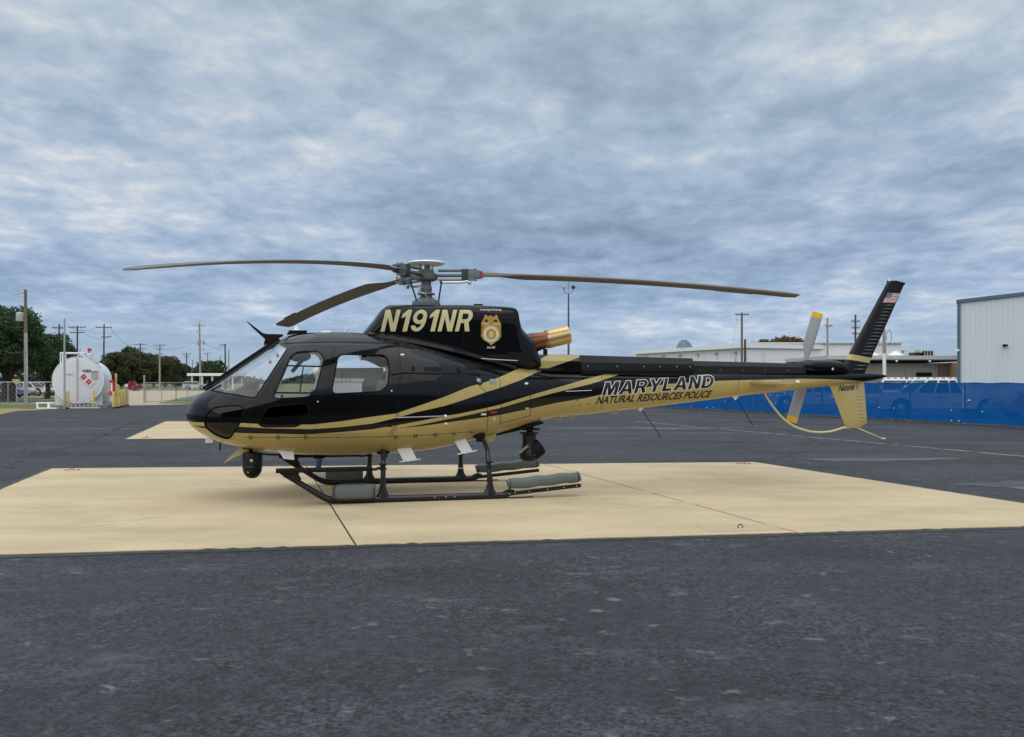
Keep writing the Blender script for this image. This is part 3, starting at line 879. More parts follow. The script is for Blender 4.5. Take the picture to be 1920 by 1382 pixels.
# fuel cap
def disc_on(name, x, z, prof, m, parent, lf=HULL, seg=20):
    y = -float(lf.side(x, z)); p = np.array([[x, y, z]]); g = lf.grad(p)[0]; nrm = Vector(g).normalized()
    Mx = Matrix.Translation((x, y, z)) @ nrm.to_track_quat('Z', 'Y').to_matrix().to_4x4()
    mb = MB(); mb.lathe(prof, seg, Mx); return mb.build(name, m, parent)
cap = disc_on('fuel_cap', .635, 1.607, [(.062, -.01), (.062, .006), (.055, .010), (.045, .010), (.042, .004), (.002, .004)], M['satin_black'], fus)
disc_on('cap_centre', .635, 1.607, [(.034, .0), (.034, .012), (.028, .016), (.002, .016)], M['steel'], cap)
plate('access_plate', [(.80, 1.565), (.90, 1.568), (.90, 1.635), (.80, 1.632)], .006, M['steel'], fus)
plate('placard', [(.80, 1.15), (.905, 1.158), (.905, 1.182), (.80, 1.174)], .003, M['red'], fus)
plate('placard', [(1.36, 1.555), (1.415, 1.558), (1.415, 1.585), (1.36, 1.582)], .003, M['decal_white'], fus)
plate('placard', [(.66, 1.125), (.74, 1.127), (.74, 1.152), (.66, 1.15)], .003, M['decal_white'], fus)
plate('placard', [(1.37, 1.20), (1.42, 1.204), (1.42, 1.222), (1.37, 1.218)], .003, M['decal_white'], fus)
plate('placard', [(-.46, 1.955), (-.41, 1.957), (-.41, 1.978), (-.46, 1.976)], .003, M['decal_white'], fus)
plate('jack_mark', [(.855, 1.055), (.874, 1.02), (.893, 1.055), (.91, 1.07), (.89, 1.085), (.874, 1.11), (.858, 1.085), (.84, 1.07)], .003, M['decal_gold'], fus)
# latches, hinges and drain fittings
for x, z in ((-.30, 1.752), (.35, 1.752)):
    mb = MB(); y = -float(HULL.side(x, z)) - .006
    mb.box((x, y, z), (.045, .03, .03), bev=.004); mb.box((x, y - .004, z + .03), (.028, .022, .05), bev=.004); mb.build('latch', M['satin_black'], fus)
for x, z in ((-2.427, .875), (-2.081, .875), (-1.727, .872), (-.538, .857), (-.269, .866), (.007, .875), (.278, .883), (.549, .904)):
    mb = MB(); y = -float(HULL.side(x, z)); mb.box((x, y, z), (.038, .02, .062), bev=.004); o = mb.build('cleat', M['matte_black'], fus)
    mb = MB(); mb.box((x, y - .008, z), (.016, .012, .046)); mb.build('cleat_slot', M['steel'], o)
for x in np.linspace(-1.5, -.72, 5):
    disc_on('screw', float(x), .845, [(.006, -.002), (.006, .003), (.001, .004)], M['matte_black'], fus, seg=8)
for x, z in ((-1.57, 1.33), (-.60, 1.47)):
    disc_on('lock', x, z, [(.012, -.002), (.012, .006), (.002, .008)], M['alu'], fus, seg=12)
# grey stay rod low on the baggage door, with its white end fittings
mb = MB(); mb.tube([(x, -float(HULL.side(x, z)) - .012, z) for x, z in ((-.55, 1.112), (-.2, 1.118), (.135, 1.126))], .009, 8); st = mb.build('stay_rod', M['steel'], fus)
disc_on('stay_end', .135, 1.126, [(.02, 0), (.02, .02), (.012, .028), (.002, .028)], M['white'], fus, seg=12)
disc_on('stay_end', .145, 1.02, [(.018, 0), (.018, .018), (.01, .024), (.002, .024)], M['white'], fus, seg=12)

# ---- interior
itr = bpy.data.objects.new('cabin_interior', None); COL.objects.link(itr); itr.parent = heli
def cabin_slab(name, z0, z1, x0, x1, m, ymax=.8):
    mb = MB(); rs = []
    for x in np.linspace(x0, x1, 14):
        h = float(min(CAV.side(x, z0), CAV.side(x, z1), ymax)) - .01
        rs.append([(x, -h, z0), (x, h, z0), (x, h, z1), (x, -h, z1)])
    mb.rings(rs); return mb.build(name, m, itr, smooth=False)
cabin_slab('cabin_floor', .80, .84, -2.75, -.45, M['interior_dark'])
mb = MB(); rs = []
for x in (-.50, -.46):
    rs.append([(x, sg * (float(CAV.side(x, z)) - .006), z) for sg, zs_ in ((-1, np.linspace(.86, 2.12, 14)), (1, np.linspace(2.12, .86, 14))) for z in map(float, zs_)])
mb.rings(rs); mb.build('rear_bulkhead', M['liner'], itr, smooth=False)
# instrument console
mb = MB(); mb.prism(rounded([(-2.78, .86), (-2.35, .86), (-2.40, 1.28), (-2.36, 1.56), (-2.46, 1.60), (-2.72, 1.44)], .04), -.10, .52); mb.build('instrument_console', M['interior_dark'], itr)
mb = MB(); mb.prism(rounded([(-2.56, 1.56), (-2.34, 1.60), (-2.33, 1.57), (-2.5, 1.50)], .01), -.14, .56); mb.build('glare_shield', M['matte_black'], itr)
def cabin_seat(x, y, m, w=.46, top=1.66, head=True, base=1.12):
    e = bpy.data.objects.new('cabin_seat', None); COL.objects.link(e); e.parent = heli
    mb = MB(); mb.box((x, y, base - .06), (.46, w, .12), bev=.04); mb.box((x, y, base - .2), (.34, w * .8, .2), bev=.02); mb.build('seat_cushion', m, e)
    mb = MB(); Mx = Matrix.Rotation(R(12), 3, 'Y'); mb.box((x + .25, y, (base + top) / 2), (.11, w, top - base + .04), Mx, bev=.045); mb.build('seat_back', m, e)
    if head:
        mb = MB(); mb.box((x + .34, y, top + .14), (.09, w * .55, .2), Mx, bev=.04); mb.build('headrest', m, e)
    return e
cabin_seat(-1.86, -.36, M['seat_dark'], top=1.46, head=False)
cabin_seat(-1.86, .38, M['seat_dark'], top=1.46, head=False)
# rear bench under white covers and a white covered box of equipment
cabin_seat(-.95, .36, M['seat_white'], .62, 1.62, False)
mb = MB(); mb.box((-1.18, -.12, 1.38), (.46, .62, .44), bev=.05); mb.box((-1.18, -.12, 1.615), (.50, .66, .05), bev=.02); mb.build('covered_case', M['seat_white'], itr)
for k in (-.05, 0, .05):
    mb = MB(); mb.box((-1.18 + k, -.454, 1.615), (.014, .006, .012)); mb.build('case_stud', M['matte_black'], itr)
mb = MB(); mb.prism([(-1.42, .9), (-.60, .9), (-.60, 1.80), (-1.42, 1.79)], .22, .24); mb.build('side_liner', M['liner'], itr, smooth=False)
mb = MB(); mb.tube([(-1.2, .216, 1.3), (-1.2, .216, 1.78)], .004, 6); mb.build('liner_seam', M['interior_dark'], itr)
# flight controls and overhead panel seen against the far windows
mb = MB(); mb.tube([(-2.02, -.36, .86), (-2.08, -.36, 1.15), (-2.03, -.36, 1.42)], .015, 8); mb.build('cyclic_stick', M['matte_black'], itr)
mb = MB(); mb.sphere((-1.80, .02, 1.96), .16, 16, 10, (1.0, .9, .55)); mb.build('headset_helmet', M['interior_dark'], itr)
mb = MB(); mb.tube([(-1.72, .2, 1.95), (-1.90, .3, 1.74)], .03, 8); mb.build('overhead_arm', M['matte_black'], itr)
mb = MB(); mb.box((-1.62, .1, 2.07), (.5, .3, .07), bev=.02); mb.build('overhead_panel', M['interior_dark'], itr)
for x, z in ((-2.22, 1.86), (-2.12, 1.95)):
    mb = MB(); mb.lathe([(.001, 0), (.03, .004), (.035, .03), (.02, .045), (.001, .046)], 14, Matrix.Translation((x, -.25, z)) @ Matrix.Rotation(R(60), 4, 'Y')); mb.build('vent_nozzle', M['steel'], itr)

# ---- cowling over gearbox and engine
COWL = Loft([(-.95,1.9,2.262,.30,2.1,3.6,2.5),(-.90,1.9,2.315,.33,2.15,4.2,2.5),(-.76,1.85,2.485,.36,2.2,5.5,2.5),(-.64,1.8,2.64,.375,2.2,7,2.5),(-.55,1.8,2.684,.385,2.2,8,2.5),
 (0,1.75,2.695,.405,2.2,8,2.5),(.6,1.7,2.705,.42,2.2,8,2.5),(1.0,1.7,2.70,.42,2.2,7,2.5),(1.22,1.7,2.69,.41,2.2,6.5,2.5),(1.30,1.7,2.66,.40,2.15,5.5,2.4),(1.325,1.7,2.56,.395,2.1,4.0,2.4),(1.37,1.7,2.42,.385,2.05,3.6,2.4),
 (1.44,1.7,2.345,.37,2.0,3.2,2.4),(1.52,1.7,2.275,.345,1.95,3,2.4),(1.60,1.7,2.15,.31,1.9,2.6,2.4),(1.68,1.72,1.98,.25,1.85,2.3,2.4)], root=False)
cxs = list(np.arange(-.95, -.5, .03)) + list(np.arange(-.5, 1.2, .08)) + list(np.arange(1.2, 1.69, .02))
cowl = link('engine_cowling', fix_normals(COWL.mesh(cxs, 88), COWL), M['black'], heli)
def cseam(pts2, r=.0035, m='matte_black'):
    mb = MB(); pts = []
    for a, b in zip(pts2[:-1], pts2[1:]):
        a, b = Vector(a), Vector(b)
        for j in range(10): pts.append(a.lerp(b, j / 10))
    pts.append(Vector(pts2[-1]))
    mb.tube([(p.x, -float(COWL.side(p.x, p.y)) - .0005, p.y) for p in pts], r, 5); mb.build('panel_seam', M[m], cowl)
cseam([(.475, 2.68), (.475, 2.2), (.52, 2.0)])
cseam([(1.26, 2.66), (1.29, 2.5), (1.36, 2.36), (1.47, 2.24), (1.52, 2.1)])
cseam([(-.62, 2.6), (.4, 2.645), (1.2, 2.64)], .003)
# the curved fairing that carries the cowling down on to the shoulders of the hull
fl = MB(); rs = []
for i, t in enumerate(np.linspace(0, 1, 30)):
    x = -.86 + t * 2.13
    zl = 2.262 - .44 * t ** 1.35
    yo = .40 + .10 * math.sin(math.pi * min(1, t * 1.1)) - .12 * max(0, t - .6)
    top, hw = zl + .055, yo
    rs.append([(x, -hw - .03, zl - .05), (x, -hw - .015, zl), (x, -hw + .03, zl + .03), (x, -hw + .14, zl + .05), (x, -hw + .14, zl - .15)])
fl.rings(rs); fl.build('shoulder_fairing', M['black'], cowl)
mb = MB(); mb.rings([[(a, -b, c) for a, b, c in r] for r in rs]); mb.build('shoulder_fairing', M['black'], cowl)
mb = MB(); mb.tube([(.70, -.56, 1.925), (.86, -.515, 1.915), (1.12, -.43, 1.905), (1.32, -.39, 1.90)], .008, 8); mb.build('cowl_stay', M['alu'], cowl)
mb = MB(); mb.tube([(.24, -.46, 2.035), (.44, -.47, 2.045), (.52, -.46, 2.02), (.56, -.45, 1.95)], .012, 8); mb.build('drain_hose', M['matte_black'], cowl)
mb = MB(); mb.box((.735, -.2, 2.71), (.13, .05, .035), bev=.008); mb.build('cowl_handle', M['matte_black'], cowl)
mb = MB(); mb.prism(rounded([(1.10, 2.02), (1.34, 2.02), (1.46, 2.06), (1.5, 1.9), (1.36, 1.82)], .03), -.405, -.30); mb.build('cowl_reflection_patch', M['matte_black'], cowl)  # matte black patch painted in for a dark reflection on the cowling side
mb = MB(); mb.tube([(1.32, -.38, 1.88), (1.30, -.385, 1.95), (1.27, -.39, 2.0)], .014, 8); mb.build('cowl_latch', M['satin_black'], cowl)

# ---- exhaust, browned by heat
def exhaust_mat():
    m, n, l, b = new_mat('heat_tinted_steel')
    t = n.new("ShaderNodeTexCoord"); sp = n.new("ShaderNodeSeparateXYZ"); l.new(t.outputs["Object"], sp.inputs[0])
    nz = n.new("ShaderNodeTexNoise"); nz.inputs["Scale"].default_value = 9; nz.inputs["Detail"].default_value = 6; l.new(t.outputs["Object"], nz.inputs["Vector"])
    a = n.new("ShaderNodeMath"); a.operation = 'MULTIPLY_ADD'; l.new(nz.outputs[0], a.inputs[0]); a.inputs[1].default_value = .16; l.new(sp.outputs[0], a.inputs[2])
    mr = n.new("ShaderNodeMapRange"); mr.inputs[1].default_value = 1.58; mr.inputs[2].default_value = 2.32; l.new(a.outputs[0], mr.inputs[0])
    r = n.new("ShaderNodeValToRGB"); cs = [(0, (.03, .035, .06)), (.18, (.20, .085, .05)), (.40, (.27, .10, .055)), (.47, (.5, .4, .25)), (.62, (.62, .44, .17)), (.85, (.60, .43, .2)), (1, (.7, .55, .32))]
    for i, (p, c) in enumerate(cs):
        e = r.color_ramp.elements[i] if i < 2 else r.color_ramp.elements.new(p)
        e.position = p; e.color = c + (1,)
    l.new(mr.outputs[0], r.inputs[0]); l.new(r.outputs[0], b.inputs["Base Color"])
    b.inputs["Metallic"].default_value = .85; b.inputs["Roughness"].default_value = .34
    return m
M['exhaust'] = exhaust_mat()
M['soot'] = mat('soot', (.01, .009, .008), .9)
Mx = Matrix.Translation((1.52, 0, 2.155)) @ Matrix.Rotation(R(90 - 13.5), 4, 'Y')
mb = MB(); mb.lathe([(.155, 0), (.15, .12), (.125, .24), (.122, .30), (.13, .305), (.138, .33), (.138, .34), (.137, .62), (.14, .665), (.133, .665), (.128, .4), (.11, .1)], 32, Mx, caps=False)
mb.build('exhaust_pipe', M['exhaust'], heli)
mb = MB(); mb.lathe([(.126, .42), (.001, .40)], 32, Mx, caps=False); mb.build('exhaust_bore', M['soot'], heli)
mb = MB(); mb.box((1.80, -.02, 2.02), (.05, .08, .14), bev=.01); mb.build('exhaust_bracket', M['matte_black'], heli)

# ---- drive shaft covers on the boom, front fairing with the stripe running over it
def ridge(name, st, m, parent, taper=.65):
    """long cover on the boom: stations (x, z0, z1, half width)"""
    mb = MB(); rs = []
    for x, z0, z1, w in st:
        rs.append([(x, -w, z0), (x, -w * .98, z0 + (z1 - z0) * .62), (x, -w * taper, z1 - .006), (x, -w * .3, z1), (x, w * .3, z1), (x, w * taper, z1 - .006), (x, w * .98, z0 + (z1 - z0) * .62), (x, w, z0)])
    mb.rings(rs); return mb.build(name, m, parent, angle=28)
ridge('boom_fairing', [(1.36, 1.74, 1.84, .26), (1.48, 1.74, 1.93, .27), (1.60, 1.74, 2.0, .265), (1.9, 1.735, 2.005, .25), (2.295, 1.73, 2.0, .225)], M['livery'], heli)
cov = ridge('drive_shaft_cover', [(2.31, 1.70, 1.998, .205), (3.2, 1.70, 1.98, .195), (4.155, 1.70, 1.962, .185)], M['satin_black'], heli)
cov2 = ridge('drive_shaft_cover', [(4.165, 1.71, 1.922, .15), (5.1, 1.72, 1.908, .14), (6.13, 1.725, 1.886, .125)], M['satin_black'], heli)
mb = MB(); mb.box((3.24, -.222, 1.755), (1.85, .05, .018)); mb.build('cover_ledge', M['matte_black'], cov)
for x in (2.42, 2.88, 3.32, 3.58, 3.86, 4.08):
    mb = MB(); mb.sphere((x, -.199, 1.825), .009, 8, 6); mb.build('cover_screw', M['alu'], cov)
for x in (4.28, 4.62, 5.0, 5.4, 5.8):
    mb = MB(); mb.sphere((x, -.143, 1.775), .006, 8, 6); mb.build('cover_screw', M['alu'], cov2)
mb = MB(); mb.box((1.78, -.33, 1.775), (.40, .03, .035), bev=.006); mb.build('boom_hinge', M['matte_black'], heli)
plate('boom_marker', [(2.02, 1.448), (2.44, 1.462), (2.44, 1.470), (2.02, 1.456)], .003, M['decal_white'], fus)
for x, z in ((2.28, 1.41), (2.42, 1.42), (2.21, 1.32), (2.26, 1.25), (2.40, 1.26)):
    disc_on('boom_bolt', x, z, [(.01, -.002), (.01, .004), (.002, .005)], M['matte_black'], fus, seg=8)
# tail gearbox fairing
TG = Loft([(6.05,1.80,1.90,.05,1.85,2,2),(6.10,1.765,1.93,.12,1.85,2.2,2.2),(6.25,1.735,1.945,.16,1.84,2.4,2.4),(6.5,1.725,1.95,.165,1.84,2.5,2.5),(6.75,1.72,1.935,.15,1.83,2.4,2.4),(6.9,1.72,1.89,.12,1.80,2.2,2.2),(6.97,1.72,1.84,.07,1.78,2,2)], root=False)
tgf = link('gearbox_fairing', fix_normals(TG.mesh(list(np.linspace(6.05, 6.97, 36)), 48), TG), M['black'], heli)
disc_on('oil_sight_glass', 6.60, 1.80, [(.02, -.003), (.02, .004), (.011, .004)], M['decal_white'], tgf, TG, 14)

# ---- fins, stabiliser, tail guard
def fin_mat(name, base, band):
    m, n, l, b = new_mat(name)
    t = n.new("ShaderNodeTexCoord"); sp = n.new("ShaderNodeSeparateXYZ"); l.new(t.outputs["Object"], sp.inputs[0])
    def mth(op, a, c=None, clamp=False):
        k = n.new("ShaderNodeMath"); k.operation = op; k.use_clamp = clamp
        for i, v in enumerate((a, c)):
            if v is None: continue
            if isinstance(v, (int, float)): k.inputs[i].default_value = v
            else: l.new(v, k.inputs[i])
        return k.outputs[0]
    zz = mth('ADD', sp.outputs[2], mth('MULTIPLY', mth('SUBTRACT', sp.outputs[0], 6.85), 0.14))
    f = mth('MULTIPLY', mth('MULTIPLY', mth('SUBTRACT', zz, 1.975), 800, True), mth('MULTIPLY', mth('SUBTRACT', 2.07, zz), 800, True))
    mx = n.new("ShaderNodeMixRGB"); mx.inputs[1].default_value = base + (1,); mx.inputs[2].default_value = band + (1,); l.new(f, mx.inputs[0])
    nz = n.new("ShaderNodeTexNoise"); nz.inputs["Scale"].default_value = 3; l.new(t.outputs["Object"], nz.inputs["Vector"])
    m2 = n.new("ShaderNodeMixRGB"); m2.blend_type = 'MULTIPLY'; m2.inputs[0].default_value = .2; l.new(mx.outputs[0], m2.inputs[1]); l.new(nz.outputs[0], m2.inputs[2])
    l.new(m2.outputs[0], b.inputs["Base Color"]); b.inputs["Roughness"].default_value = .35; b.inputs["Specular IOR Level"].default_value = .2; b.inputs["Coat Weight"].default_value = .2
    return m
M['rib'] = mat('rib_highlight_grey', (.10, .098, .09), .45, var=.2)  # paler than the black fin: the ribs' sky highlight put into the colour
M['fin'] = fin_mat('black_fin_with_gold_band', (.010, .0105, .012), (.55, .47, .23))
def airfoil_fin(name, le0, te0, le1, te1, th, m, parent):
    """fin in the xz plane between chords le0-te0 and le1-te1"""
    mb = MB(); rs = []
    prof = [(0, 0), (.02, .45), (.08, .8), (.25, 1), (.45, .95), (.7, .6), (.9, .25), (1, .04)]
    for t in np.linspace(0, 1, 6):
        a = Vector(le0).lerp(Vector(le1), t); b = Vector(te0).lerp(Vector(te1), t)
        ring = [((a.lerp(b, u)).x, -v * th * (1 - .35 * t), (a.lerp(b, u)).y) for u, v in prof] + [((a.lerp(b, u)).x, v * th * (1 - .35 * t), (a.lerp(b, u)).y) for u, v in prof[:0:-1]]
        rs.append(ring)
    mb.rings(rs); return mb.build(name, m, parent, angle=50)
uf = airfoil_fin('upper_fin', (6.80, 1.715), (7.30, 1.735), (7.735, 3.265), (8.06, 3.232), .045, M['fin'], heli)
def fin_y(le0, te0, le1, te1, th, x, z):
    best = 0
    t = (z - le0[1]) / (le1[1] - le0[1]); a = Vector(le0).lerp(Vector(le1), t); b = Vector(te0).lerp(Vector(te1), t)
    u = (x - a.x) / (b.x - a.x)
    P = [(0, 0), (.02, .45), (.08, .8), (.25, 1), (.45, .95), (.7, .6), (.9, .25), (1, .04)]
    return float(np.interp(u, [p[0] for p in P], [p[1] for p in P])) * th * (1 - .35 * t)
UA = ((6.80, 1.715), (7.30, 1.735), (7.735, 3.265), (8.06, 3.232), .045)
def uf_x(z, u):
    t = (z - UA[0][1]) / (UA[2][1] - UA[0][1]); a = Vector(UA[0]).lerp(Vector(UA[2]), t); b = Vector(UA[1]).lerp(Vector(UA[3]), t)
    return a.x + (b.x - a.x) * u
for k, z in enumerate([1.80, 1.86] + list(np.arange(2.06, 2.87, .0575))):
    z = float(z); x0, x1 = uf_x(z, .42), uf_x(z, .94)
    mb = MB(); mb.tube([(x0, -fin_y(*UA, x0, z) + .002, z), ((x0 + x1) / 2, -fin_y(*UA, (x0 + x1) / 2, z) - .004, z), (x1, -fin_y(*UA, x1, z), z)], [.003, .013, .006], 6); mb.build('fin_rib', M['rib'], uf)
mb = MB(); mb.lathe([(.018, 0), (.02, .03), (.016, .06), (.024, .065), (.024, .075), (.005, .08)], 12, Matrix.Translation((7.765, 0, 3.25))); mb.build('tail_light', M['white'], uf)
mb = MB(); mb.tube([(7.73, 0, 3.262), (7.90, 0, 3.268), (8.065, 0, 3.235)], .018, 8); mb.build('fin_cap', M['satin_black'], uf)
LA = ((6.64, 1.545), (7.285, 1.62), (6.93, .862), (7.345, .915), .035)
lf_ = MB(); rs = []
prof = [(0, 0), (.02, .45), (.08, .8), (.25, 1), (.45, .95), (.7, .6), (.9, .25), (1, .04)]
for t in list(np.linspace(0, 1, 6)) + [1.075]:
    tt = min(t, 1)
    a = Vector(LA[0]).lerp(Vector(LA[2]), tt); b = Vector(LA[1]).lerp(Vector(LA[3]), tt)
    if t > 1: a = Vector((6.99, .845)); b = Vector((7.19, .822))
    rs.append([(a.lerp(b, u).x, -v * .035, a.lerp(b, u).y) for u, v in prof] + [(a.lerp(b, u).x, v * .035, a.lerp(b, u).y) for u, v in prof[:0:-1]])
lf_.rings(rs); lfin = lf_.build('lower_fin', M['gold'], heli, angle=50)
for k in range(8):
    z = 1.36 - k * .058; t = (z - LA[0][1]) / (LA[2][1] - LA[0][1])
    a = Vector(LA[0]).lerp(Vector(LA[2]), t); b = Vector(LA[1]).lerp(Vector(LA[3]), t)
    x0, x1 = a.x + (b.x - a.x) * .58, a.x + (b.x - a.x) * .95
    mb = MB(); mb.tube([(x0, -.026, z), ((x0 + x1) / 2, -.022, z), (x1, -.006, z)], [.002, .008, .004], 6); mb.build('fin_rib', M['gold'], lfin)
# horizontal stabiliser: an inverted aerofoil through the boom
def stab_ring(x0, c, y, z):
    P = [(0, .0), (.03, .022), (.12, .03), (.35, .026), (.7, .012), (1, .002), (.7, -.022), (.35, -.046), (.12, -.045), (.03, -.026)]
    return [(x0 + u * c, y, z + v * c / .5) for u, v in P]
mb = MB(); mb.rings([stab_ring(5.10, .50, y, 1.592) for y in (-1.13, -.9, -.3, .3, .9, 1.13)]); stb = mb.build('stabilizer', M['gold'], heli)
for sg in (-1, 1):
    mb = MB(); mb.prism(rounded([(5.08, 1.565), (5.10, 1.615), (5.45, 1.612), (5.66, 1.597), (5.45, 1.575), (5.2, 1.55)], .015), sg * 1.13 - .006, sg * 1.13 + .006); tp = mb.build('stabilizer_tip', M['gold'], stb)
    mb = MB(); mb.sphere((5.36, sg * 1.15, 1.592), .022, 12, 8, (1.6, 1, 1)); mb.build('position_light', M['white'], stb)
gp = [(5.471, 1.42), (5.50, 1.36), (5.661, 1.144), (5.78, 1.02), (5.891, .935), (6.05, .85), (6.181, .811), (6.33, .778), (6.493, .768), (6.65, .778), (6.809, .812), (6.92, .838), (7.04, .842)]
fx = pchip(range(len(gp)), [p[0] for p in gp]); fz = pchip(range(len(gp)), [p[1] for p in gp])
tg_pts = [(float(fx(t)), 0, float(fz(t))) for t in np.linspace(0, len(gp) - 1, 50)]
mb = MB(); mb.tube(tg_pts, .017, 10); mb.build('tail_guard', M['decal_gold'], heli)
mb = MB(); mb.tube([(7.16, 0, .83), (7.62, 0, .655)], [.012, .007], 8); mb.sphere((7.66, 0, .645), .022, 10, 8, (2, 1, .8)); mb.build('tail_skid', M['decal_gold'], heli)

# ---- tail rotor on the far side
tr = bpy.data.objects.new('tail_rotor', None); COL.objects.link(tr); tr.parent = heli
trc = Vector((6.451, .42, 1.842)); ang = math.atan2(2.763 - .939, 6.754 - 6.152)
mb = MB(); mb.tube([(6.451, .1, 1.842), (6.451, .46, 1.842)], .03, 12); mb.box((6.451, .42, 1.842), (.12, .05, .2), Matrix.Rotation(-(ang - math.pi / 2), 3, 'Y'), bev=.01); mb.build('tail_rotor_hub', M['hubgrey'], tr)
for sg in (1, -1):
    d = Vector((math.cos(ang), 0, math.sin(ang))) * sg
    cdir = Vector((-d.z, 0, d.x))
    cdir = (cdir * math.cos(R(14)) + Vector((0, 1, 0)) * math.sin(R(14)) * sg)
    tn = d.cross(cdir)
    def tring(r, c):
        P = [(-.25, 0), (-.22, .035), (-.1, .055), (.2, .045), (.75, .004), (.2, -.045), (-.1, -.055), (-.22, -.035)]
        return [tuple(trc + d * r + cdir * (u * c) + tn * (v * c)) for u, v in P]
    mb = MB(); mb.rings([tring(.10, .07), tring(.2, .09), tring(.36, .185), tring(.86, .185)]); bl = mb.build('tail_blade', M['tr_blade'], tr, angle=50)
    mb = MB(); mb.rings([tring(.8605, .185), tring(.945, .182), tring(.955, .15)]); mb.build('blade_tip', M['tr_tip'], bl, angle=50)

# ---- main rotor
mr = bpy.data.objects.new('main_rotor', None); COL.objects.link(mr); mr.parent = heli
mb = MB(); mb.lathe([(.21, 2.70), (.21, 2.735), (.20, 2.745), (.19, 2.765), (.12, 2.81), (.085, 2.835), (.08, 2.92), (.085, 2.93), (.085, 2.97), (.072, 2.99), (.072, 3.16)], 32); mast = mb.build('mast', M['hubgrey'], mr)
mb = MB(); mb.lathe([(.195, 2.752), (.20, 2.757), (.20, 2.768), (.19, 2.772)], 32, caps=False); mb.lathe([(.118, 2.86), (.13, 2.865), (.13, 2.885), (.118, 2.89)], 24); mb.build('swashplate', M['steel'], mr)
mb = MB(); mb.tube([(-.11, -.07, 2.90), (-.05, -.13, 2.87), (.02, -.12, 2.80)], .015, 8); mb.tube([(-.10, -.06, 2.98), (-.11, -.07, 2.90)], .018, 8); mb.build('scissor_link', M['alu'], mr)
mb = MB(); mb.lathe([(.10, 3.06), (.16, 3.08), (.17, 3.10), (.17, 3.16), (.12, 3.18), (.10, 3.25), (.10, 3.29)], 24); mb.build('hub_body', M['hubgrey'], mr)
mb = MB(); mb.lathe([(.10, 3.285), (.23, 3.30), (.268, 3.315), (.272, 3.325), (.25, 3.34), (.12, 3.356), (.05, 3.36), (.04, 3.372), (.002, 3.375)], 36); dome = mb.build('vibration_damper', M['white'], mr)
for k in range(5):
    a = k * 2 * math.pi / 5 + .3
    mb = MB(); mb.box((.09 * math.cos(a), .09 * math.sin(a), 3.245), (.035, .05, .09), Matrix.Rotation(a, 3, 'Z'), bev=.006); mb.build('damper_spring', M['alu'], mr)

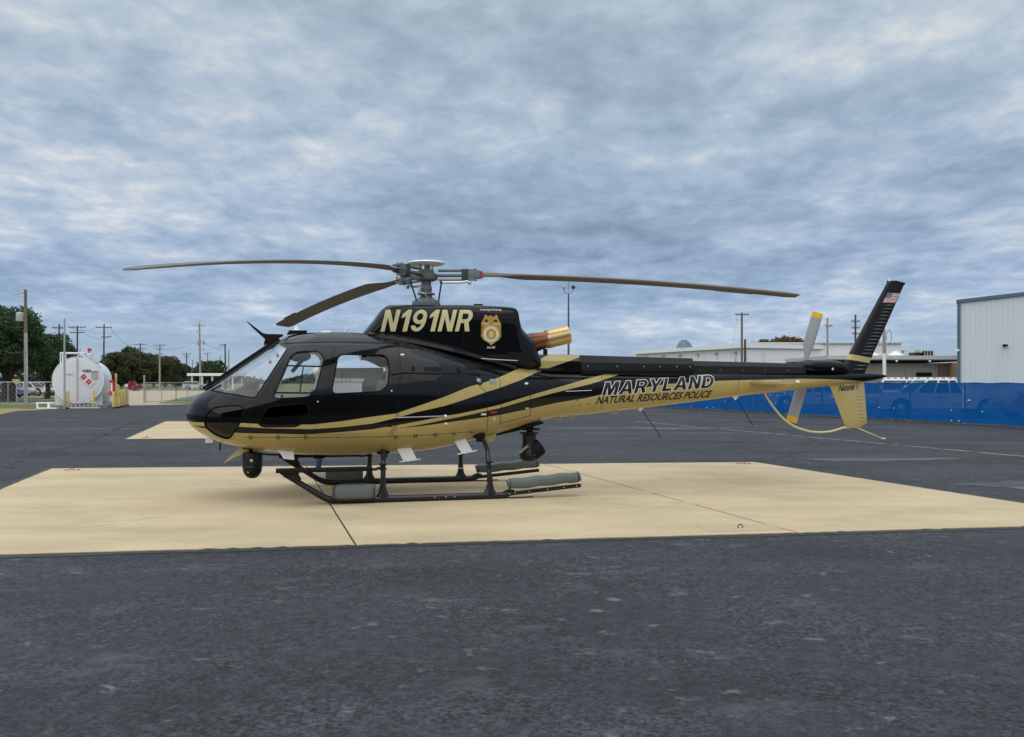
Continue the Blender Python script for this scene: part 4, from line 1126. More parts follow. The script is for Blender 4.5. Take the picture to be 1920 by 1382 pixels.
def blade_section(r):
    # chord, thickness and setting of the blade along its radius
    if r < .95: return .10, .055
    if r < 1.45:
        t = (r - .95) / .5; t = t * t * (3 - 2 * t); return .10 + .25 * t, .055 - .021 * t
    if r > 5.2: return .35 - (r - 5.2) * .6, .034 - (r - 5.2) * .1
    return .35, .034
AF = [(-.188, .42), (-.1, .5), (.1, .47), (.4, .26), (.75, .03), (.75, -.03), (.4, -.12), (.1, -.28), (-.1, -.35), (-.188, -.34)]
PSI = 0.24
def rotor_blade(az, z_root, z_mid, z_tip, pitch):
    th = R(az) - PSI
    d = Vector((math.cos(th), math.sin(th), 0)); e = Vector((math.sin(th), -math.cos(th), 0))      # e: towards the leading edge
    r0, rm, rt = .5, 3.1, 5.345
    s1 = (z_mid - z_root) / (rm - r0); k2 = ((z_tip - z_root) - s1 * (rt - r0)) / ((rt - r0) * (rt - rm))
    def zz(r): return z_root + s1 * (r - r0) + k2 * (r - r0) * (r - rm)
    def ring(r, grow_=0.0, cut=None):
        c, t = blade_section(r); out = []
        p = R(pitch) * (1 - .45 * (r / 5.345))
        for u, v in AF:
            q = e * (-u * c * math.cos(p)) + Vector((0, 0, 1)) * (v * t * 1.4 + -u * c * math.sin(p))
            out.append(tuple(d * r + q + Vector((0, 0, zz(r)))))
        return out
    b = bpy.data.objects.new('rotor_blade', None); COL.objects.link(b); b.parent = mr
    rr = [.62, .75, .95, 1.05, 1.15, 1.25, 1.35, 1.45] + list(np.linspace(1.6, 5.2, 40)) + [5.26, 5.32]
    mb = MB(); mb.rings([ring(float(r)) for r in rr]); mb.build('blade_skin', M['blade'], b, angle=40)
    # steel cap along the leading edge
    mb = MB(); rs = []
    for r in rr:
        c, t = blade_section(float(r)); p = R(pitch) * (1 - .45 * (r / 5.345)); out = []
        for u, v in [(-.25, 0), (-.235, .25), (-.19, .42), (-.19, -.34), (-.235, -.22)]:
            q = e * (-u * c * math.cos(p)) + Vector((0, 0, 1)) * (v * t * 1.4 + -u * c * math.sin(p)); out.append(tuple(d * float(r) + q + Vector((0, 0, zz(float(r))))))
        rs.append(out)
    mb.rings(rs); mb.build('leading_edge_cap', M['blade_edge'], b)
    mb = MB(); mb.rings([ring(5.322), ring(5.345)]); mb.build('blade_tip', M['steel'], b, smooth=False)
    # trim tab near the tip
    p = R(pitch) * .6
    def tp(r, u, dz): c, t = blade_section(r); return tuple(d * r + e * (-u * c) + Vector((0, 0, zz(r) - u * c * math.sin(p) + dz)))
    mb = MB(); mb.rings([[tp(r, .74, .003), tp(r, .86, .002), tp(r, .86, -.002), tp(r, .74, -.003)] for r in (4.2, 4.75)]); mb.build('trim_tab', M['blade'], b, smooth=False)
    # hub arm: flexing star arm between two sleeve plates, elastomer block, pitch horn and link
    a = bpy.data.objects.new('rotor_arm', None); COL.objects.link(a); a.parent = mr
    Rz = Matrix.Rotation(th, 3, 'Z'); dz = Vector((0, 0, 1))
    mb = MB(); mb.box(d * .33 + dz * (z_root - .01), (.50, .11, .035), Rz, bev=.008); mb.build('star_arm', M['hubgrey'], a)
    mb = MB(); mb.box(d * .46 + dz * (z_root + .062), (.56, .085, .03), Rz, bev=.006); mb.build('sleeve_plate', M['hubgrey'], a)
    mb = MB(); mb.box(d * .46 + dz * (z_root - .066), (.56, .085, .03), Rz, bev=.006); mb.build('sleeve_plate', M['steel'], a)
    mb = MB(); mb.box(d * .575 + dz * (z_root - .002), (.10, .12, .165), Rz, bev=.012); mb.build('elastomer_block', M['teal'], a)
    mb = MB(); mb.box(d * .70 + dz * (z_root + .002), (.20, .11, .12), Rz, bev=.014)
    for w in (-1, 1):
        mb.lathe([(.016, -.085), (.016, .085)], 10, Matrix.Translation(d * .72 + e * (w * .035) + dz * z_root))
    mb.build('blade_cuff', M['hubgrey'], a)
    mb = MB(); mb.box(d * .815 + dz * z_root, (.02, .118, .092), Rz); mb.build('colour_band', M['red'] if az < 0 else M['flag_blue'] if az > 200 else M['tr_tip'], a)
    hp = d * .42 + e * .14
    mb = MB(); mb.tube([tuple(d * .62 + e * .06 + dz * (z_root - .10)), tuple(d * .50 + e * .10 + dz * (z_root - .12)), tuple(d * .24 + e * .12 + dz * (z_root - .12))], .018, 8); mb.sphere(tuple(d * .64 + e * .05 + dz * (z_root - .12)), .028, 10, 8); mb.build('pitch_horn', M['alu'], a)
    mb = MB(); mb.tube([tuple(d * .24 + e * .12 + dz * (z_root - .12)), tuple(d * .19 + e * .05 + dz * 2.77)], .012, 8); mb.sphere(tuple(d * .24 + e * .12 + dz * (z_root - .12)), .024, 10, 8); mb.build('pitch_link', M['teal'], a)
rotor_blade(-3.5, 3.15, 3.035, 2.823, 6)
rotor_blade(126, 3.15, 2.957, 2.667, -7)
rotor_blade(244.7, 3.16, 2.97, 2.627, 0)

# ---- landing gear
lg = bpy.data.objects.new('landing_gear', None); COL.objects.link(lg); lg.parent = heli
def smooth_path(pts, n=40):
    f = [pchip(range(len(pts)), [p[k] for p in pts]) for k in range(3)]
    return [tuple(float(g(t)) for g in f) for t in np.linspace(0, len(pts) - 1, n)]
for sg in (-1, 1):
    Y = sg * 1.09
    mb = MB(); mb.tube([(-2.0, Y, .40), (-1.9, Y, .345), (-1.52, Y, .10), (-1.44, Y, .062), (-1.36, Y, .048), (-1.2, Y, .046), (.90, Y, .046), (1.0, Y, .062)], [.03, .036, .042, .045, .046, .046, .046, .03], 12)
    sk = mb.build('skid_tube', M['skid'], lg)
    mb = MB(); mb.box((-.2, Y, .008), (2.1, .05, .012)); mb.tube([(.88, Y, .012), (1.10, Y, .006), (1.32, Y, .012)], .008, 6); mb.build('skid_shoe', M['matte_black'], sk)
    mb = MB(); mb.prism(rounded([(-2.09, .445), (-1.80, .445), (-1.82, .40), (-1.78, .33), (-1.87, .295), (-2.0, .38)], .015), Y - .012 - .05, Y + .012 - .05); mb.prism(rounded([(-2.09, .445), (-1.80, .445), (-1.82, .40), (-1.78, .33), (-1.87, .295), (-2.0, .38)], .015), Y + .038, Y + .062); mb.build('step_bracket', M['satin_black'], lg)
    # boarding step
    mb = MB(); mb.box((-1.49, Y + sg * .06, .455), (1.22, .22, .045), bev=.008); stp = mb.build('boarding_step', M['matte_black'], lg)
    mb = MB(); mb.tube([(-.92, Y, .445), (-.84, Y, .437), (-.78, Y, .455), (-.735, Y * .985, .46)], .02, 8); mb.build('step_arm', M['satin_black'], stp)
    # bolts seen from outside
    for x in (-.05, .10, .22):
        mb = MB(); mb.sphere((x, Y + sg * .046, .05), .009, 8, 6); mb.build('skid_bolt', M['alu'], sk)
    # front float pack
    b = MB(); rs = []
    rnd = random.Random(3 + sg)
    for i, t in enumerate(np.linspace(0, 1, 15)):
        x = -1.395 + t * .56; k = .80 + .2 * min(1, 6 * min(t, 1 - t)) + rnd.uniform(-.012, .012)
        rs.append([(x + rnd.uniform(-.004, .004), Y + sg * .03 + .088 * k * math.copysign(abs(math.cos(a)) ** .62, math.cos(a)), .158 + .102 * k * math.copysign(abs(math.sin(a)) ** .62, math.sin(a))) for a in np.linspace(0, 2 * math.pi, 20, endpoint=False)])
    b.rings(rs); fb = b.build('float_bag', M['bag'], lg, angle=60)
    mb = MB(); mb.box((-1.115, Y + sg * .03, .256), (.30, .05, .018), bev=.005); mb.build('bag_lacing', M['satin_black'], fb)
    for x in (-1.375, -.86):
        mb = MB(); mb.tube([(x, Y + sg * .118, .22), (x, Y + sg * .122, .16), (x, Y + sg * .118, .09)], .006, 6); mb.build('bag_strap', M['satin_black'], fb)
        mb = MB(); mb.sphere((x + .012, Y + sg * .118, .235), .010, 8, 6); mb.build('bag_eyelet', M['matte_black'], fb)
    # rear float pack on its rising carrier bar
    mb = MB(); Mr = Matrix.Rotation(-math.atan2(.085, 1.0), 3, 'Y')
    mb.box((1.49, Y, .105), (1.04, .05, .05), Mr, bev=.006); mb.prism(rounded([(.86, .03), (1.03, .05), (1.06, .115), (.97, .125), (.88, .085)], .02), Y - .028, Y + .028); cb = mb.build('float_carrier', M['satin_black'], lg)
    for x in (.93, .985, 1.06, 1.26, 1.52, 1.76, 1.94):
        mb = MB(); mb.sphere((x, Y + sg * .029, .062 + max(0, x - .97) * .085), .009, 8, 6); mb.build('carrier_bolt', M['alu'], cb)
    b = MB(); rs = []
    for i, t in enumerate(np.linspace(0, 1, 25)):
        x = .965 + t * 1.03; k = .80 + .2 * min(1, 10 * min(t, 1 - t)) + rnd.uniform(-.015, .015)
        zc = .190 + .082 * t + .006 * math.sin(t * 19)
        rs.append([(x - .02 * math.sin(a), Y + .075 * k * math.copysign(abs(math.cos(a)) ** .62, math.cos(a)), zc + .070 * k * math.copysign(abs(math.sin(a)) ** .62, math.sin(a))) for a in np.linspace(0, 2 * math.pi, 20, endpoint=False)])
    b.rings(rs); fb = b.build('float_bag', M['bag'], lg, angle=60)
    for x, zc in ((.99, .19), (1.965, .268)):
        mb = MB(); mb.tube([(x + .035 * math.cos(a) * .2, Y + .078 * math.cos(a), zc + .074 * math.sin(a)) for a in np.linspace(0, 2 * math.pi, 17)], .006, 6); mb.build('bag_seam', M['satin_black'], fb)
# cross tubes, bent down to the skids, with flared feet
def cross_tube(pts, name='cross_tube'):
    left = smooth_path(pts, 26)
    path = left + [(x, -y, z) for x, y, z in left[::-1]]
    mb = MB(); mb.tube(path, .034, 12); c = mb.build(name, M['skid'], lg)
    x0, y0 = pts[0][0], pts[0][1]
    for sg in (-1, 1):
        mb = MB(); mb.rings([[(x0 + a * math.cos(t) * 1.0, sg * 1.09 + b_ * math.sin(t), z) for t in np.linspace(0, 2 * math.pi, 16, endpoint=False)] for a, b_, z in ((.125, .05, .06), (.085, .048, .095), (.058, .044, .14), (.045, .042, .20), (.040, .040, .30))]); mb.build('skid_foot', M['skid'], c)
        for z in (.215, .44, .50):
            mb = MB(); k = 0 if z < .3 else -1; mb.lathe([(.044, z - .012), (.052, z - .008), (.052, z + .008), (.044, z + .012)], 14, Matrix.Translation((x0 + .0, sg * (1.09 - .012), 0))); mb.build('clamp_ring', M['alu'] if z < .3 else M['satin_black'], c)
    return c
c1 = cross_tube([(-.733, -1.09, .08), (-.73, -1.078, .36), (-.722, -1.03, .50), (-.70, -.80, .60), (-.675, -.45, .645), (-.672, 0, .65)])
c2 = cross_tube([(.712, -1.09, .08), (.708, -1.065, .36), (.705, -1.0, .54), (.725, -.82, .68), (.715, -.50, .79), (.70, 0, .80)])
for c, x, z in ((c1, -.675, .63), (c2, .68, .83)):
    for sg in (-1, 1):
        mb = MB(); mb.box((x, sg * .50, z), (.17, .12, .07), bev=.015); mb.box((x + .01, sg * .50, z - .05), (.09, .10, .08), bev=.012); mb.build('cross_tube_clamp', M['matte_black'], c)

# ---- under-nose camera ball
cb = bpy.data.objects.new('nose_camera', None); COL.objects.link(cb); cb.parent = heli; cb["label"] = "black camera ball hanging under the nose"
mb = MB(); mb.lathe([(.08, .70), (.085, .66), (.05, .65), (.05, .615)], 20, Matrix.Translation((-2.44, 0, 0))); mb.box((-2.42, 0, .672), (.30, .12, .02), bev=.004); mb.build('camera_mount', M['matte_black'], cb)
for k, (dx, c) in enumerate(((-.05, 'red'), (.03, 'steel'), (.07, 'red'))):
    mb = MB(); mb.lathe([(.016, .625), (.016, .66)], 10, Matrix.Translation((-2.44 + dx, -.07, 0))); mb.build('shock_mount', M[c], cb)
mb = MB(); mb.lathe([(.10, .612), (.132, .605), (.136, .59), (.136, .44), (.134, .40), (.125, .355), (.108, .31), (.08, .272), (.045, .252), (.003, .246)], 32, Matrix.Translation((-2.44, 0, 0))); bl = mb.build('camera_body', M['satin_black'], cb)
mb = MB(); mb.sphere((-2.44, -.012, .385), .132, 24, 14); mb.build('camera_ball', M['black'], cb)
for x, z, r in ((-2.445, .505, .022), (-2.445, .395, .014), (-2.49, .345, .013), (-2.37, .565, .007), (-2.51, .565, .007), (-2.445, .45, .007)):
    dy = math.sqrt(max(.136 ** 2 - (x + 2.44) ** 2, .01))
    mb = MB(); mb.lathe([(r, 0), (r, .006), (r * .8, .008), (.001, .008)], 16, Matrix.Translation((x, -dy + .006, z)) @ Matrix.Rotation(R(90), 4, 'X')); mb.build('camera_lens', M['alu'] if r > .01 else M['hubgrey'], cb)
mb = MB(); mb.tube([(-2.33, -.03, .59), (-2.2, -.04, .575), (-2.05, -.06, .57), (-1.9, -.05, .58)], .012, 8); mb.build('camera_cable', M['matte_black'], cb)
# cable tray and hook gear under the belly
mb = MB(); mb.box((-1.75, .15, .545), (.42, .25, .03), bev=.006); mb.box((-1.35, .1, .54), (.28, .12, .035), bev=.006); mb.box((-1.53, .0, .53), (.16, .1, .05), bev=.02); mb.build('belly_tray', M['matte_black'], heli)
# ---- searchlight turret under the boom root
sl = bpy.data.objects.new('searchlight', None); COL.objects.link(sl); sl.parent = heli; sl["label"] = "black searchlight turret under the tail boom root"
mb = MB(); mb.tube([(.86, -.12, .79), (1.3, -.12, .875), (1.70, -.12, .975)], .022, 8); mb.tube([(.86, .12, .79), (1.3, .12, .875), (1.70, .12, .975)], .022, 8); mb.box((1.60, 0, .955), (.28, .30, .035), Matrix.Rotation(R(-12), 3, 'Y'), bev=.006); mb.build('searchlight_rail', M['matte_black'], sl)
mb = MB(); mb.lathe([(.06, .955), (.06, .90), (.12, .895), (.12, .87), (.05, .865), (.05, .83)], 20, Matrix.Translation((1.565, 0, 0))); mb.box((1.62, -.02, .882), (.16, .1, .03), bev=.005); mb.build('searchlight_mount', M['matte_black'], sl)
mb = MB(); mb.lathe([(.125, .84), (.15, .835), (.15, .82), (.105, .80), (.10, .70), (.112, .62), (.14, .56), (.15, .50), (.135, .445), (.10, .41), (.05, .40), (.003, .398)], 28, Matrix.Translation((1.555, 0, 0))); mb.build('searchlight_yoke', M['satin_black'], sl)
mb = MB(); Mx = Matrix.Translation((1.60, -.02, .54)) @ Matrix.Rotation(R(55), 4, 'Y'); mb.lathe([(.06, -.10), (.12, -.06), (.135, 0), (.135, .10), (.125, .155), (.10, .165), (.003, .16)], 24, Mx); mb.build('searchlight_drum', M['matte_black'], sl)
mb = MB(); mb.prism(rounded([(1.35, .55), (1.49, .66), (1.51, .63), (1.38, .53)], .008), -.16, -.135); mb.build('searchlight_bracket', M['steel'], sl)
for x, z in ((1.53, .50), (1.60, .505)):
    mb = MB(); mb.sphere((x, -.147, z), .011, 8, 6); mb.build('turret_bolt', M['hubgrey'], sl)
# ---- wire cutters, antennas
mb = MB(); mb.prism([(-2.515, 2.43), (-2.505, 2.435), (-2.44, 2.385), (-2.30, 2.275), (-2.24, 2.262), (-2.03, 2.262), (-2.02, 2.235), (-2.06, 2.215), (-2.16, 2.17), (-2.28, 2.10), (-2.285, 2.13), (-2.27, 2.19), (-2.33, 2.245), (-2.45, 2.36)], -.012, .012); mb.build('wire_cutter', M['matte_black'], heli)
mb = MB(); mb.prism([(-2.825, .465), (-2.81, .468), (-2.70, .535), (-2.60, .575), (-2.40, .60), (-2.38, .68), (-2.62, .695), (-2.62, .65), (-2.70, .59)], -.012, .012); mb.build('lower_wire_cutter', M['decal_gold'], heli)
def blade_antenna(poly, y, name='blade_antenna', foot=None):
    mb = MB(); mb.prism(poly, y - .012, y + .012)
    if foot: mb.box(((foot[0] + foot[2]) / 2, y, (foot[1] + foot[3]) / 2), (abs(foot[2] - foot[0]), .06, .014), Matrix.Rotation(-math.atan2(foot[3] - foot[1], foot[2] - foot[0]), 3, 'Y'))
    return mb.build(name, M['white'], heli)
blade_antenna([(-2.095, .70), (-1.88, .70), (-1.872, .54), (-2.01, .556)], -.55)
blade_antenna([(-.515, .71), (-.315, .715), (-.222, .524), (-.405, .50)], -.6, foot=(-.46, .488, -.17, .52))
blade_antenna([(.295, .80), (.463, .82), (.58, .618), (.425, .583)], -.52, foot=(.368, .57, .645, .618))
mb = MB(); mb.box((-3.0, -.12, .79), (.10, .06, .06), bev=.01); mb.build('nose_light', M['white'], heli)
mb = MB(); mb.tube([(-2.845, -.25, .765), (-2.855, -.25, .665)], .011, 8); mb.build('temperature_probe', M['matte_black'], heli)
mb = MB(); mb.tube([(-1.19, .1, 2.27), (-1.10, .1, 2.40), (-.94, .1, 2.62)], [.012, .007, .003], 8); mb.build('whip_antenna', M['white'], heli)
mb = MB(); mb.prism(rounded([(-1.975, 2.255), (-1.70, 2.29), (-1.69, 2.315), (-1.94, 2.315)], .01), -.10, .10); hm = mb.build('antenna_base', M['matte_black'], heli)
mb = MB(); mb.lathe([(.07, 2.31), (.068, 2.325), (.03, 2.335), (.028, 2.36), (.02, 2.375), (.003, 2.378)], 20, Matrix.Translation((-1.84, 0, 0))); mb.build('satellite_antenna', M['white'], heli)
mb = MB(); mb.lathe([(.09, 2.285), (.085, 2.305), (.05, 2.316), (.003, 2.318)], 20, Matrix.Translation((-1.42, 0, 0))); mb.build('satellite_antenna', M['white'], heli)
for x, z, x1, z1 in ((3.358, 1.178, 3.678, .735), (4.973, 1.345, 5.263, .891)):
    mb = MB(); mb.lathe([(.055, .03), (.05, .0), (.012, -.05), (.003, -.055)], 12, Matrix.Translation((x - .02, 0, z + .01))); o = mb.build('antenna_foot', M['white'], heli)
    mb = MB(); mb.tube([(x, 0, z - .02), (x1, 0, z1)], .006, 6); mb.build('antenna_rod', M['matte_black'], o)
for x, w in ((1.98, .12), (2.2, .09), (2.9, .10)):
    zb = float(HULL.sec(x)[0]); mb = MB(); mb.box((x, 0, zb - .012), (w, .07, .05), bev=.008); mb.build('boom_drain', M['gold'], heli)
mb = MB(); mb.prism(rounded([(.72, .80), (.98, .84), (.94, .74), (.80, .72)], .03), -.34, -.30); mb.build('gear_fairing', M['gold'], heli)
# windshield wiper pivots / hinge beads
mb = MB(); mb.tube([(-3.02, -.05, 1.50), (-2.98, -.06, 1.535), (-2.93, -.05, 1.545)], .014, 8); mb.sphere((-3.03, -.03, 1.50), .028, 10, 8); mb.build('washer_pivot', M['matte_black'], heli)

# ------------------------------------------------------------------ lettering
def arc(cx, cy, rx, ry, a0, a1, n=10):
    return [(cx + rx * math.cos(R(a0 + (a1 - a0) * i / n)), cy + ry * math.sin(R(a0 + (a1 - a0) * i / n))) for i in range(n + 1)]
GLY = {
 'N': (.73, [[(0,0),(0,1),(.23,1),(.53,.36),(.53,1),(.73,1),(.73,0),(.50,0),(.2,.64),(.2,0)]]),
 '1': (.42, [[(.20,0),(.20,.70),(0,.60),(0,.77),(.24,1),(.42,1),(.42,0)]]),
 '9': (.68, [arc(.34,.27,.34,.27,180,270)[:-1] + arc(.34,.5,.34,.5,270,360) + arc(.34,.67,.34,.33,0,295,22) + arc(.33,.37,.15,.2,-5,-90,6) + arc(.33,.27,.13,.10,270,180,6), arc(.34,.675,.155,.165,0,345,20)]),
 'R': (.74, [[(0,0),(0,1)] + arc(.42,.70,.30,.30,90,-40,12) + [(.58,.44),(.74,0),(.51,0),(.37,.385),(.2,.385),(.2,0)], [(.2,.56),(.2,.83)] + arc(.40,.695,.115,.135,90,-90,8)]),
 'M': (.9, [[(0,0),(0,1),(.29,1),(.45,.42),(.61,1),(.9,1),(.9,0),(.70,0),(.70,.66),(.535,0),(.365,0),(.2,.66),(.2,0)]]),
 'A': (.84, [[(0,0),(.30,1),(.54,1),(.84,0),(.62,0),(.565,.2),(.275,.2),(.22,0)], [(.325,.37),(.42,.74),(.515,.37)]]),
 'Y': (.8, [[(.29,0),(.29,.4),(0,1),(.23,1),(.4,.6),(.57,1),(.8,1),(.51,.4),(.51,0)]]),
 'L': (.6, [[(0,0),(0,1),(.21,1),(.21,.18),(.6,.18),(.6,0)]]),
 'D': (.75, [[(0,0),(0,1)] + arc(.35,.5,.40,.5,90,-90,14), [(.21,.17),(.21,.83)] + arc(.33,.5,.21,.33,90,-90,10)]),
}
def curve_mesh(cu):
    o = bpy.data.objects.new('tmp_text', cu); COL.objects.link(o)
    me = bpy.data.meshes.new_from_object(o.evaluated_get(bpy.context.evaluated_depsgraph_get()))
    bpy.data.objects.remove(o); bpy.data.curves.remove(cu)
    return me
def glyph_mesh(text, off=0.0, gap=.14):
    cu = bpy.data.curves.new('t', 'CURVE'); cu.dimensions = '2D'; cu.fill_mode = 'BOTH'; cu.offset = off
    x = 0
    for ch in text:
        if ch == ' ': x += .4; continue
        w, outl = GLY[ch]
        for pl in outl:
            sp = cu.splines.new('POLY'); sp.points.add(len(pl) - 1)
            for i, (u, v) in enumerate(pl): sp.points[i].co = (x + u, v, 0, 1)
            sp.use_cyclic_u = True
        x += w + gap
    return curve_mesh(cu), x - gap
def font_mesh(text, off=0.0, spacing=1.0):
    cu = bpy.data.curves.new('t', 'FONT'); cu.body = text; cu.offset = off; cu.space_character = spacing; cu.resolution_u = 3
    me = curve_mesh(cu)
    xs_ = [v.co.x for v in me.vertices]
    return me, max(xs_)
def place_text(name, me, width, p0, p1, height, shear, lf, off, m, parent, flat_y=None, base_h=1.0, dz=.03):
    """lay text along the line p0-p1 (x, z) on a surface"""
    a, b = Vector(p0), Vector(p1); d = (b - a); L = d.length; d /= L; up = Vector((-d.y, d.x))
    bm = bmesh.new(); bm.from_mesh(me)
    for v in bm.verts:
        u = v.co.x / width * L; h = v.co.y / base_h * height
        p = a + d * (u + h * shear) + up * h
        v.co = (p.x, 0, p.y)
    lo = [min(v.co.x for v in bm.verts), min(v.co.z for v in bm.verts)]; hi = [max(v.co.x for v in bm.verts), max(v.co.z for v in bm.verts)]
    if flat_y is None:
        slice_bm(bm, lo, hi, dz, .08); mm = drape_bm(bm, lf, off)
    else:
        for v in bm.verts: v.co.y = flat_y(v.co.x, v.co.z) - off
        bm.normal_update()
        if sum(f.normal.y for f in bm.faces) > 0: bmesh.ops.reverse_faces(bm, faces=bm.faces[:])
        mm = bpy.data.meshes.new(name); bm.to_mesh(mm); bm.free()
    return link(name, mm, m, parent)
gm, gw = glyph_mesh('N191NR')
place_text('registration_lettering', gm, gw, (-.70, 2.297), (.560, 2.314), .308, .26, COWL, .003, M['decal_gold'], cowl)
gm, gw = glyph_mesh('MARYLAND', 0.0, .13)
p0, p1 = (2.60, 1.385), (4.43, 1.503)
place_text('state_lettering', gm, gw, p0, p1, .195, .40, HULL, .006, M['decal_black'], fus, dz=.02)
gm2, _ = glyph_mesh('MARYLAND', .045, .13)
place_text('lettering_outline', gm2, gw, p0, p1, .195, .40, HULL, .003, M['decal_white'], fus, dz=.02)
gm, gw = font_mesh('NATURAL RESOURCES POLICE', .03, 1.04)
place_text('agency_lettering', gm, gw, (2.51, 1.262), (4.42, 1.352), .108, .38, HULL, .003, M['decal_black'], fus, base_h=.72, dz=.02)
gm, gw = font_mesh('Natural 1', .012, .96)
place_text('name_lettering', gm, gw, (6.775, 1.435), (7.13, 1.475), .105, .42, None, .004, M['decal_black'], lfin, flat_y=lambda x, z: -.036, base_h=.72)
gm, gw = font_mesh('Conserving and Protecting', .012, .95)
place_text('motto_lettering', gm, gw, (.716, 2.618), (1.03, 2.622), .026, .35, COWL, .003, M['decal_white'], cowl, base_h=.72)
gm, gw = font_mesh('Since 1868', .012, .95)
place_text('motto_lettering', gm, gw, (.815, 2.072), (.93, 2.074), .032, .35, COWL, .003, M['decal_white'], cowl, base_h=.72)

# flag on the fin
fl_o = bpy.data.objects.new('flag', None); COL.objects.link(fl_o); fl_o.parent = uf
z0, z1 = 2.905, 3.075
def fxz(u, v):        # u along the stripes, v up
    z = z0 + (z1 - z0) * v; return (uf_x(z, .26) + u * .262, z)
def fy(x, z): return -fin_y(*UA, x, z)
def quadmesh(name, qs, m, off, parent):
    mb = MB()
    for (u0, v0, u1, v1) in qs:
        for i in range(6):
            a, b = u0 + (u1 - u0) * i / 6, u0 + (u1 - u0) * (i + 1) / 6
            P = [fxz(a, v0), fxz(b, v0), fxz(b, v1), fxz(a, v1)]
            mb.face([mb.bm.verts.new((x, fy(x, z) - off, z)) for x, z in P])
    return mb.build(name, m, parent, smooth=False)
quadmesh('red_stripes', [(0, k / 13, 1, (k + 1) / 13) for k in range(0, 13, 2)], M['flag_red'], .004, fl_o)
quadmesh('white_stripes', [(0, k / 13, 1, (k + 1) / 13) for k in range(1, 13, 2)], M['decal_white'], .004, fl_o)
quadmesh('star_field', [(0, 6 / 13, .42, 1)], M['flag_blue'], .0065, fl_o)
mb = MB()
for r_ in range(5):
    for c_ in range(6 if r_ % 2 == 0 else 5):
        u = .035 + (c_ + (.5 if r_ % 2 else 0)) * .07; v = 6 / 13 + .06 + r_ * .105
        x, z = fxz(u, v); y = fy(x, z) - .008
        vs = [mb.bm.verts.new((x + (.007 if k % 2 == 0 else .003) * math.sin(k * math.pi / 5), y, z + (.007 if k % 2 == 0 else .003) * math.cos(k * math.pi / 5))) for k in range(10)]
        mb.face(vs)
mb.build('stars', M['decal_white'], fl_o, smooth=False)

# badge emblem on the cowling: shield with wings and a round seal
M['badge'] = mat('badge_gold', (.50, .30, .075), .35, metal=.35, var=.35, vscale=22)
M['badge_light'] = mat('badge_pale_gold', (.66, .50, .22), .4, metal=.2, var=.2, vscale=30)
def badge(u, v): return (.724 + u * .305, 2.118 + v * .445)
half = [(.5, 0), (.66, .09), (.86, .165), (.99, .30), (.94, .42), (.89, .55), (.89, .66), (.985, .70), (.87, .84), (.79, .985), (.70, .975), (.66, .91), (.58, .925), (.5, .985)]
shield = [badge(u, v) for u, v in half] + [badge(1 - u, v) for u, v in half[-2:0:-1]]
bd = plate('badge', shield, .003, M['badge'], cowl, lf=COWL)
inner = [((x - .876) * .86 + .876, (z - 2.33) * .9 + 2.33) for x, z in shield]
plate('badge_field', [badge(.5 + .40 * math.cos(R(a)), .36 + .285 * math.sin(R(a))) for a in range(0, 360, 15)], .006, M['badge_light'], bd, lf=COWL)
plate('badge_ring', [badge(.5 + .335 * math.cos(R(a)), .36 + .235 * math.sin(R(a))) for a in range(0, 360, 15)], .008, M['decal_white'], bd, lf=COWL)
plate('badge_seal', [badge(.5 + .25 * math.cos(R(a)), .36 + .175 * math.sin(R(a))) for a in range(0, 360, 15)], .010, M['badge'], bd, lf=COWL)
plate('badge_arms', [badge(u, v) for u, v in ((.40, .27), (.5, .22), (.60, .27), (.62, .40), (.55, .47), (.5, .44), (.45, .47), (.38, .40))], .012, M['badge_light'], bd, lf=COWL)
for s_ in (1, -1):
    plate('badge_opening', [badge(.5 + s_ * u, v) for u, v in ((.12, .78), (.20, .845), (.30, .80), (.32, .76), (.2, .76))], .006, M['decal_black'], bd, lf=COWL)
    plate('badge_feather', [badge(.5 + s_ * u, v) for u, v in ((.10, .70), (.30, .72), (.44, .70), (.34, .66), (.12, .65))], .007, M['badge_light'], bd, lf=COWL)
mbk = MB()
for a in list(range(20, 165, 16)) + list(range(200, 345, 16)):
    x, z = badge(.5 + .292 * math.cos(R(a)), .36 + .205 * math.sin(R(a)))
    mbk.box((x, -float(COWL.side(x, z)) - .0085, z), (.007, .002, .009), Matrix.Rotation(-R(a - 90), 3, 'Y'))
mbk.build('badge_lettering', M['decal_black'], bd, smooth=False)

